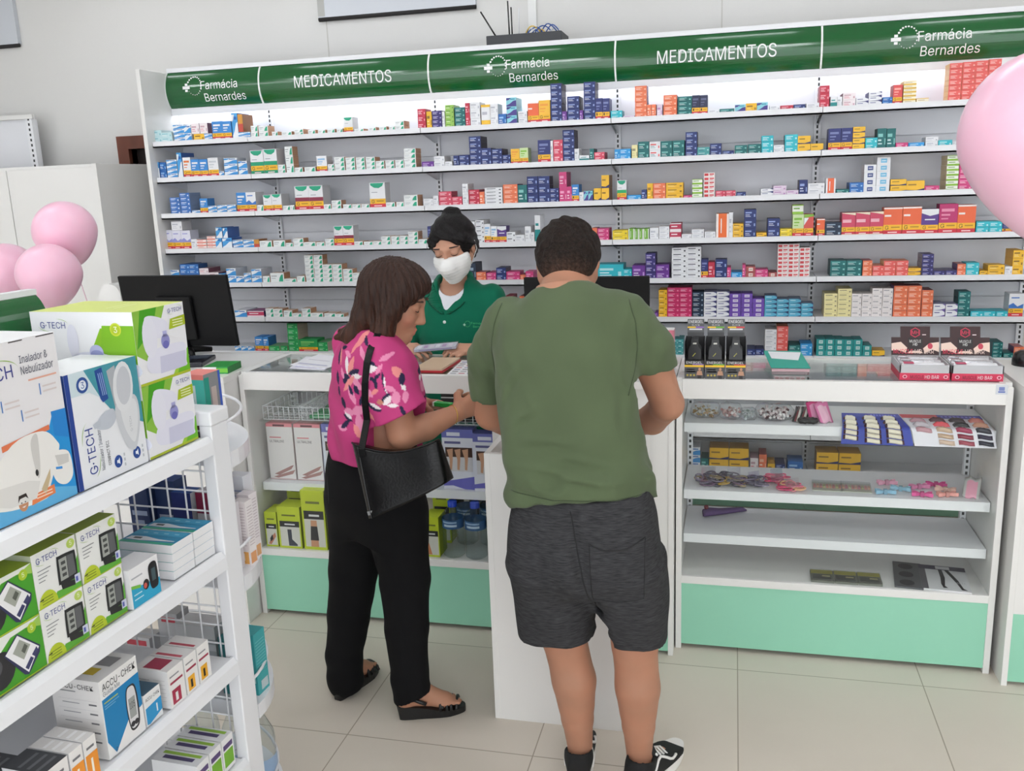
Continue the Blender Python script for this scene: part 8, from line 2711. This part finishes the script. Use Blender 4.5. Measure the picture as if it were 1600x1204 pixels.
# trousers
S_ = Blend()
S_.loft((-1.085, 2.53, .60), (-1.08, 2.525, .895), (.91, -.42, 0), [(0, 0, 0, .150, .105), (.35, 0, -.012, .172, .128), (.7, 0, -.008, .165, .122), (1, 0, 0, .150, .105)], p=2.3, k=.02)
S_.chain([(-1.012, 2.50, .67), (-.992, 2.492, .46), (-.990, 2.475, .30), (-.985, 2.460, .14), (-.978, 2.462, .05)], [.100, .080, .069, .060, .063], .04)
S_.chain([(-1.155, 2.555, .67), (-1.198, 2.562, .44), (-1.225, 2.555, .28), (-1.246, 2.540, .14), (-1.250, 2.540, .05)], [.100, .080, .070, .061, .062], .04)
S_.cap((-1.09, 2.3, .50), (-1.085, 2.8, .44), .012, .012, .03, 's')
S_.cut((-1.0, 2.46, .068), (.30, .1, -1))
S_.noise(lambda X, Y, Z: .0012 * np.sin(38 * Z + 35 * X) * np.clip((.75 - Z) / .2, 0, 1) + .0018 * np.sin(75 * Z + 20 * Y + 15 * X) * np.clip((.22 - Z) / .15, 0, 1))
tr = grid_object('trousers', S_, .0055, mat('black_cotton_trousers', (14, 14, 16), .85, spec=.2, bump=(500, .1)), wo, relax=2)
hit = caster(tr, wo)
seam([(-1.215, .84), (-1.21, .78), (-1.205, .72)], 'pocket_edge', tr, .0014, (34, 34, 38))
# wedge sandals
def sandal(heel, toe):
    heel, toe = A([*heel, 0.]), A([*toe, 0.])
    d = toe - heel; L = np.linalg.norm(d); d /= L
    n_ = A([d[1], -d[0], 0]); up = A([0, 0, 1.])
    root = thing_child('sandal', wo)
    Q = lambda a, b, z: heel + d * a * L + n_ * b + up * z
    b = MB()
    ol = []
    for k in range(36):
        a = 2 * PI * k / 36
        ca, sa = math.cos(a), math.sin(a)
        w = .030 + .010 * np.interp(.5 + .5 * ca, [0, .35, .75, 1], [-.3, -.4, .9, .4])
        ol.append((.5 + .52 * ca, w * np.sign(sa) * abs(sa) ** .7))
    top = lambda t: float(np.interp(t, [0, .3, .7, 1.05], [.048, .042, .024, .020]))
    hi = [tuple(Q(t, w, top(t))) for t, w in ol]; lo = [tuple(Q(max(t, .02) if t < .3 else t, w * .95, .001)) for t, w in ol]
    b.poly(hi, (40, 34, 32)); b.poly(lo[::-1], (20, 20, 20))
    for k in range(36): b.quad(lo[k], lo[(k + 1) % 36], hi[(k + 1) % 36], hi[k], (22, 22, 23))
    wpart(b, 'wedge_sole', mat('black_sandal', rough=.4, attr=True, bump=(120, .05)), root, auto=.7)
    for (t0, t1, hgt) in ((.93, .86, .022), (.84, .78, .028), (.76, .72, .034), (.70, .62, .040)):
        pts = [tuple(Q(t0 + (t1 - t0) * x, -.037 + .074 * x, top(t0) + hgt * math.sin(PI * x) ** .6 + .002)) for x in np.linspace(0, 1, 11)]
        wpart(MB().tube(pts, .0058, (22, 22, 23), n=6), 'strap', MATS['black_sandal'], root, smooth=True)
    pts = [tuple(Q(.42 - .36 * math.sin(PI * x) , -.036 + .072 * x, .058 + .030 * math.sin(PI * x))) for x in np.linspace(0, 1, 13)]
    wpart(MB().tube(pts, .0065, (22, 22, 23), n=6), 'ankle_strap', MATS['black_sandal'], root, smooth=True)
    pts = [tuple(Q(.66 - .28 * x, .036 - .066 * math.sin(PI * x * .5), .034 + .045 * math.sin(PI * x * .7))) for x in np.linspace(0, 1, 9)]
    wpart(MB().tube(pts, .0062, (22, 22, 23), n=6), 'strap', MATS['black_sandal'], root, smooth=True)
sandal((-1.022, 2.433), (-.826, 2.520))
sandal((-1.262, 2.488), (-1.208, 2.702))
# bracelet and ring
pts = [tuple(A([-.822, 2.541, .987]) + .029 * (math.cos(a) * nrm([.75, -.62, 0]) + math.sin(a) * nrm([.05, .06, 1]))) for a in np.linspace(0, 2 * PI, 24, endpoint=False)]
wpart(MB().tube(pts, .0014, (214, 178, 96), n=6, closed=True), 'bracelet', mat('gold_chain', (220, 184, 100), .3, metal=1, bump=(900, .2)), wo, smooth=True)
# black handbag hanging on her right shoulder
bag = thing('handbag', 'black leather shoulder bag hanging at the pink-bloused woman\'s side', 'bag', (-.92, 2.34, .75))
TL, TR, BL, BR = V((-1.063, 2.335, .952)), V((-.800, 2.345, .968)), V((-1.012, 2.30, .738)), V((-.762, 2.335, .857))
leather = mat('black_leather', (9, 9, 10), .27, spec=.32, bump=(160, .10))
def bagp(u_, v_, side):
    p = (TL * (1 - u_) + TR * u_) * v_ + (BL * (1 - u_) + BR * u_) * (1 - v_)
    p = p + V((0, 0, -.030 * math.sin(PI * u_) * v_ ** 2 - .006 * math.sin(PI * u_) * (1 - v_)))
    th = .042 * (1 - .62 * v_) * (max(0, 1 - (2 * u_ - 1) ** 6)) ** .5 + .004
    th += .006 * math.sin(4.2 * u_ + 3 * v_) * math.sin(PI * v_) * math.sin(PI * u_)
    return tuple(p + V((.02, -1, .08)).normalized() * th * side)
b = MB()
N, M = 26, 18
for side in (1, -1):
    n0 = len(b.v)
    for i in range(N + 1):
        for k in range(M + 1):
            b.v.append(bagp(i / N, k / M, side))
    for i in range(N):
        for k in range(M):
            q = (n0 + i * (M + 1) + k, n0 + (i + 1) * (M + 1) + k, n0 + (i + 1) * (M + 1) + k + 1, n0 + i * (M + 1) + k + 1)
            b.f.append(q if side > 0 else q[::-1]); b.c.append((17, 17, 18))
h_ = (N + 1) * (M + 1)
for i in range(N):
    a = i * (M + 1); c = (i + 1) * (M + 1)
    b.f.append((a + h_, c + h_, c, a)); b.c.append((17, 17, 18))
    b.f.append((a + M, c + M, c + M + h_, a + M + h_)); b.c.append((17, 17, 18))
for k in range(M):
    b.f.append((k, k + 1, k + 1 + h_, k + h_)); b.c.append((17, 17, 18))
    e = N * (M + 1) + k
    b.f.append((e + 1, e, e + h_, e + 1 + h_)); b.c.append((17, 17, 18))
bo = wpart(b, 'body', leather, bag, smooth=True)
for uu in (.085,):
    wpart(MB().tube([bagp(uu, v_, 1.03) for v_ in np.linspace(.0, 1, 16)], .0016, (60, 60, 62), n=5), 'seam', paint(), bo, smooth=True)
wpart(MB().tube([bagp(u_, 1.0, 1.0) for u_ in np.linspace(0, 1, 20)], .0032, (26, 26, 27), n=6), 'rim', leather, bo, smooth=True)
p0 = V(bagp(.05, .05, 1.12))
wpart(MB().obox(p0, V((.016, 0, .0045)), (0, .002, 0), V((-.003, 0, .011)), (206, 206, 204)), 'metal_tag', mat('brushed_steel', (200, 200, 200), .3, metal=.9, bump=(400, .1)), bag)
def ribbon(pts, w, th, name, m, parent, wd):
    b = MB()
    P = [V(p) for p in pts]
    n0 = None
    rings = []
    for i, p in enumerate(P):
        t = (P[min(i + 1, len(P) - 1)] - P[max(i - 1, 0)]).normalized()
        s = V(wd[min(i, len(wd) - 1)] if isinstance(wd, list) else wd)
        s = (s - t * s.dot(t)).normalized()
        nn = t.cross(s)
        rings.append([p + s * w / 2 + nn * th / 2, p - s * w / 2 + nn * th / 2, p - s * w / 2 - nn * th / 2, p + s * w / 2 - nn * th / 2])
    for a, c in zip(rings, rings[1:]):
        for k in range(4): b.quad(a[k], a[(k + 1) % 4], c[(k + 1) % 4], c[k], (19, 19, 20))
    b.poly(rings[0], (19, 19, 20)); b.poly(rings[-1][::-1], (19, 19, 20))
    return wpart(b, name, m, parent, smooth=False)
hb = caster(bl, wo)
def out(x, z, lift=.004):
    p = hb((x, 1.6, z), (0, 1, 0))
    return (x, (p.y if p else 2.40) - lift, z)
arc_pts = [tuple(V(bagp(.13, .86, 1.1))), tuple(V(bagp(.13, .97, 1.1)))] + [out(x, z, .006) for x, z in ((-1.029, 1.01), (-1.028, 1.06), (-1.025, 1.12), (-1.018, 1.18), (-1.010, 1.215))]
for x, y in ((-1.010, 2.46), (-1.005, 2.48)):
    q = hb((x, y, 1.6), (0, 0, -1))
    arc_pts.append((x, y, (q.z if q else 1.23) + .004))
ribbon(arc_pts, .020, .004, 'shoulder_strap', leather, bag, [(1, 0, .1)] * 6 + [(.9, .3, 0)] * 4)
# green packet in her hands
gp = thing('small_packet', 'small bright green packet held in the pink-bloused woman\'s hands', 'packet', (-.886, 2.648, .992), -.28)
MB().box(-.034, .034, -.011, .011, -.007, .007, (44, 176, 74)).box(-.034, -.026, -.0115, .0115, -.0075, .0075, (226, 240, 226)).build('packet', gloss(), gp, bevel=.002)

# ------------------------------------------------------------------ the pharmacist behind the counter
ph = thing('person', 'woman in green coat and white face mask behind the counter, holding a clear packet', 'person', (-1.155, 3.70, 0))
B = Blend()
pf_ = axes_of((-.05, -1), .30, roll=-.10)
pc = A([-1.126, 3.612, 1.418])
HPp = head(B, pc, pf_, 1.06)
B.cap((-1.152, 3.69, 1.225), pc + A([-.004, .02, -.06]), .052, .050, .03)
B.loft((-1.15, 3.70, .75), (-1.153, 3.695, 1.25), (1, 0, 0), [(0, 0, 0, .14, .095), (.4, 0, 0, .12, .09), (.75, 0, 0, .14, .09), (.92, 0, 0, .13, .075), (1, 0, 0, .06, .055)], k=.04)
B.chain([(-.985, 3.69, 1.185), (-.935, 3.64, 1.0)], [.042, .042], .03); B.chain([(-.935, 3.64, 1.0), (-.955, 3.52, 1.005), (-.985, 3.435, 1.022)], [.040, .036, .025], .012)
hand(B, (-.985, 3.437, 1.022), (-.80, -.50, .06), (-.25, .30, -.75), (-.4, -.3, .9), (.45, .55, .65, .75), s=.92)
B.chain([(-1.322, 3.69, 1.185), (-1.378, 3.63, 1.0)], [.042, .042], .03); B.chain([(-1.378, 3.63, 1.0), (-1.35, 3.51, 1.005), (-1.318, 3.435, 1.022)], [.040, .036, .025], .012)
hand(B, (-1.318, 3.437, 1.022), (.80, -.50, .06), (.25, .30, -.75), (.4, -.3, .9), (.45, .55, .65, .75), s=.92)
for sx in (-.085, .085):
    B.chain([(-1.15 + sx, 3.70, .78), (-1.15 + sx, 3.69, .45), (-1.15 + sx, 3.71, .10)], [.075, .052, .036], .03)
    B.cap((-1.15 + sx, 3.71, .06), (-1.15 + sx, 3.60, .035), .035, .026, .02)
grid_object('body', B, .0045, skin_m, ph, skin_color((190, 144, 120)))
face_parts(HPp, 1.0, ph, pf_, brow=(46, 32, 30))
f, r, u = pf_
H = Blend()
H.ell(HPp(-.018, 0, .030), (.115, .094, .105), pf_, .02)
H.ell(HPp(-.06, 0, -.02), (.066, .084, .078), pf_, .03)
H.ell(HPp(-.060, 0, .112), (.036, .042, .032), pf_, .006)
for q in (-1, 1): H.cap(HPp(.040, q * .066, .045), HPp(.0, q * .080, -.005), .018, .014, .02)
H.ell(HPp(.104, 0, -.032), (.088, .073, .100), pf_, .010, 's')
for q in (-1, 1): H.ell(HPp(.004, q * .090, -.030), (.030, .026, .032), pf_, .01, 's')
H.noise(lambda X, Y, Z: .0018 * np.sin(120 * X + 30 * np.sin(9 * Z)) + .0012 * np.sin(90 * Z + 40 * X))
grid_object('hair', H, .004, mat('black_tied_hair', rough=.45, spec=.2, attr=True, bump=(160, .3, (1, .3, 1))), ph, lambda P: A([20, 17, 18], float)[None] * (1 + .2 * vn(P, 150)[:, None]))
# mask
M_ = Blend()
M_.ell(HPp(.034, 0, -.044), (.077, .074, .083), pf_, .02)
M_.cap(HPp(.090, 0, -.006), HPp(.106, 0, -.046), .022, .026, .03); M_.cap(HPp(.104, 0, -.046), HPp(.076, 0, -.100), .026, .026, .03)
for q in (-1, 1): M_.ell(HPp(.056, q * .036, -.036), (.033, .034, .036), pf_, .02)
M_.cut(HPp(.09, 0, -.009), u - .05 * f); M_.cut(HPp(.018, 0, -.04), -f); M_.cut(HPp(.06, 0, -.118), -u - .1 * f)
M_.noise(lambda X, Y, Z: .0010 * np.sin(((X - pc[0]) * u[0] + (Y - pc[1]) * u[1] + (Z - pc[2]) * u[2]) * 420))
mk_ = grid_object('face_mask', M_, .0036, mat('white_mask_cloth', (240, 240, 238), .8, spec=.2, bump=(500, .08)), ph, relax=2)
for q in (-1, 1):
    wpart(MB().tube([tuple(HPp(.024, q * .066, -.014)), tuple(HPp(.012, q * .077, .005)), tuple(HPp(-.012, q * .088, .012)), tuple(HPp(-.02, q * .086, -.025)), tuple(HPp(.022, q * .066, -.07))], .0016, (240, 240, 238), n=6), 'ear_loop', matte(), mk_, smooth=True)
# white V-neck shirt under the coat
U_ = Blend()
U_.loft((-1.15, 3.70, .80), (-1.153, 3.695, 1.262), (1, 0, 0), [(0, 0, 0, .155, .106), (.5, 0, 0, .140, .108), (.80, 0, 0, .155, .104), (.93, 0, 0, .13, .084), (1, 0, 0, .075, .064)], k=.02)
U_.chain([(-1.148, 3.60, 1.275), (-1.158, 3.575, 1.200)], [.044, .004], .008, 's'); U_.cap((-1.15, 3.66, 1.25), (-1.15, 3.66, 1.33), .058, .06, .01, 's')
grid_object('undershirt', U_, .005, mat('white_shirt_cloth', (226, 228, 234), .85, spec=.2, bump=(500, .08)), ph)
C_ = Blend()
C_.loft((-1.15, 3.70, .52), (-1.153, 3.70, 1.268), (1, 0, 0), [(0, 0, 0, .185, .135), (.35, 0, 0, .178, .130), (.6, 0, 0, .170, .126), (.80, 0, 0, .176, .122), (.90, 0, 0, .168, .106), (.96, 0, 0, .125, .088), (1.0, 0, 0, .085, .075)], p=2.3, k=.02)
for q in (-1, 1):
    x0 = -1.153
    C_.chain([(x0 + q * .160, 3.69, 1.195), (x0 + q * .205, 3.655, 1.08), (x0 + q * .225, 3.62, .99)], [.060, .060, .058], .04)
    C_.cut_in((x0 + q * .222, 3.595, 1.0), (-q * .1, -1, .05), (x0 + q * .222 - .08, 3.4, .9), (x0 + q * .222 + .08, 3.6, 1.1))
    C_.cap((x0 + q * .062, 3.70, 1.275), (x0 + q * .055, 3.64, 1.255), .022, .020, .02)
C_.cap((-1.20, 3.74, 1.285), (-1.105, 3.74, 1.285), .022, .022, .02)
for yy in (3.54, 3.565, 3.59, 3.615):
    C_.chain([(-1.146, yy, 1.31), (-1.150, yy, 1.245), (-1.170, yy - .012, 1.142)], [.066, .056, .002], .004, 's')
C_.cap((-1.152, 3.66, 1.26), (-1.145, 3.64, 1.34), .058, .066, .01, 's')
C_.noise(lambda X, Y, Z: .0018 * np.sin(40 * X + 25 * Z) * np.sin(20 * Z + 12 * X))
green_c = (8, 104, 77)
co = grid_object('coat', C_, .005, cloth_m, ph, lambda P: A(green_c, float)[None] * (1 + .03 * vn(P, 20)[:, None]), relax=2)
hc_ = caster(co, ph)
for q in (-1, 1):
    b = MB()
    N = 14
    inner, outer = [], []
    for i in range(N + 1):
        t = i / N
        xi = -1.167 + q * (.006 + .058 * t ** 1.1); zi = 1.142 + .125 * t
        xo = xi + q * (.004 + .050 * math.sin(PI * min(1, t * .9 + .05)) * (1 if t < .62 else .72)); zo = zi - .012 * t
        a = hc_((xi, 3.3, zi), (0, 1, 0)); c = hc_((xo, 3.3, zo), (0, 1, 0))
        if a is None or c is None or a.y > 3.66 or c.y > 3.66: continue
        inner.append((a.x, a.y - .006, a.z)); outer.append((c.x, c.y - .003, c.z))
    for i in range(len(inner) - 1):
        qd = (inner[i], outer[i], outer[i + 1], inner[i + 1])
        b.quad(*(qd if q > 0 else qd[::-1]), (8, 104, 76))
    if len(outer) > 2: wpart(MB().tube([(x_, y_ - .002, z_) for x_, y_, z_ in outer], .0022, (6, 84, 62), n=5), 'lapel_edge', cloth_m, co, smooth=True)
    lp = wpart(b, 'lapel', cloth_m, co, smooth=True)
    so = lp.modifiers.new('thick', 'SOLIDIFY'); so.thickness = .003
for z in (1.108, .985):
    p = hc_((-1.171, 3.3, z), (0, 1, 0))
    if p:
        o = MB().lathe([(0, .003), (.0052, .0034), (.0068, .002), (.0068, 0)], n=16, col=(222, 226, 224)).build('button', gloss(), co, smooth=True)
        o.rotation_euler = (PI / 2, 0, 0); o.location = p - ph.location
# stitched emblem on the chest
b = MB()
def chest(x, z):
    p = hc_((x, 3.3, z), (0, 1, 0), 0)
    return None if p is None else (p.x, p.y - .0016, p.z)
for txt, x0, z0, w_ in (('Farmácia', -1.058, 1.098, .052), ('Bernardes', -1.051, 1.083, .055)):
    v, fcs, tw = text_mesh(txt)
    pts = [chest(x0 + p[0] * w_ / tw, z0 + p[1] * .0085 - (p[0] * w_ / tw) * .12) for p in v]
    if all(pts): b.add(pts, fcs, (70, 190, 120))
for k in range(14):
    a = 2 * PI * k / 14
    p = chest(-1.073 + .011 * math.cos(a), 1.099 + .012 * math.sin(a))
    if p: b.poly([(p[0] + .0016 * math.cos(t), p[1], p[2] + .0016 * math.sin(t)) for t in np.linspace(0, 2 * PI, 7)[:-1]], (80, 190, 120))
for hx, hz in ((.0055, .0018), (.0018, .0055)):
    p = chest(-1.086, 1.096)
    if p: b.poly([(p[0] - hx, p[1], p[2] - hz), (p[0] + hx, p[1], p[2] - hz), (p[0] + hx, p[1], p[2] + hz), (p[0] - hx, p[1], p[2] + hz)], (190, 226, 206))
wpart(b, 'embroidery', matte(), co)
L_ = Blend()
for sx in (-.085, .085): L_.chain([(-1.15 + sx, 3.70, .70), (-1.15 + sx, 3.69, .42), (-1.15 + sx, 3.71, .08)], [.095, .075, .062], .03)
L_.cut((0, 0, .06), (0, 0, -1))
grid_object('trousers', L_, .008, mat('dark_trousers', (34, 36, 44), .85, bump=(400, .1)), ph)
for sx in (-.085, .085):
    K = Blend().chain([(-1.15 + sx, 3.745, .045), (-1.15 + sx, 3.66, .042), (-1.15 + sx, 3.565, .032)], [.042, .044, .034], .02).cut((0, 0, .003), (0, 0, -1))
    grid_object('shoe', K, .006, mat('dark_shoe', (28, 28, 30), .5, bump=(300, .05)), ph)
# clear packet between her hands
pk_ = thing('clear_packet', 'clear plastic packet with lilac print held by the masked woman', 'packet', (-1.15, 3.385, 1.03))
b = MB().obox((-.088, -.012, -.012), (.176, 0, .016), (0, .036, .012), (0, -.003, .010), (206, 204, 216))
b.face_rect(frame((-.088, -.012, -.012), (.176, 0, .016), (0, -.003, .010)), .02, .16, .002, .008, (170, 160, 196))
F = frame(V((-.088, -.015, -.002)), (.176, 0, .016), (0, .036, .012))
for k in range(6): b.face_rect(F, .012 + k * .026, .030 + k * .026, .006, .030, ((236, 232, 240), (190, 160, 196), (226, 214, 226))[k % 3], .0008)
b.build('packet', gloss(), pk_)
MB().obox((-.092, -.016, -.016), (.184, 0, .016), (0, .042, .014), (0, -.005, .017)).build('clear_cover', film, pk_)
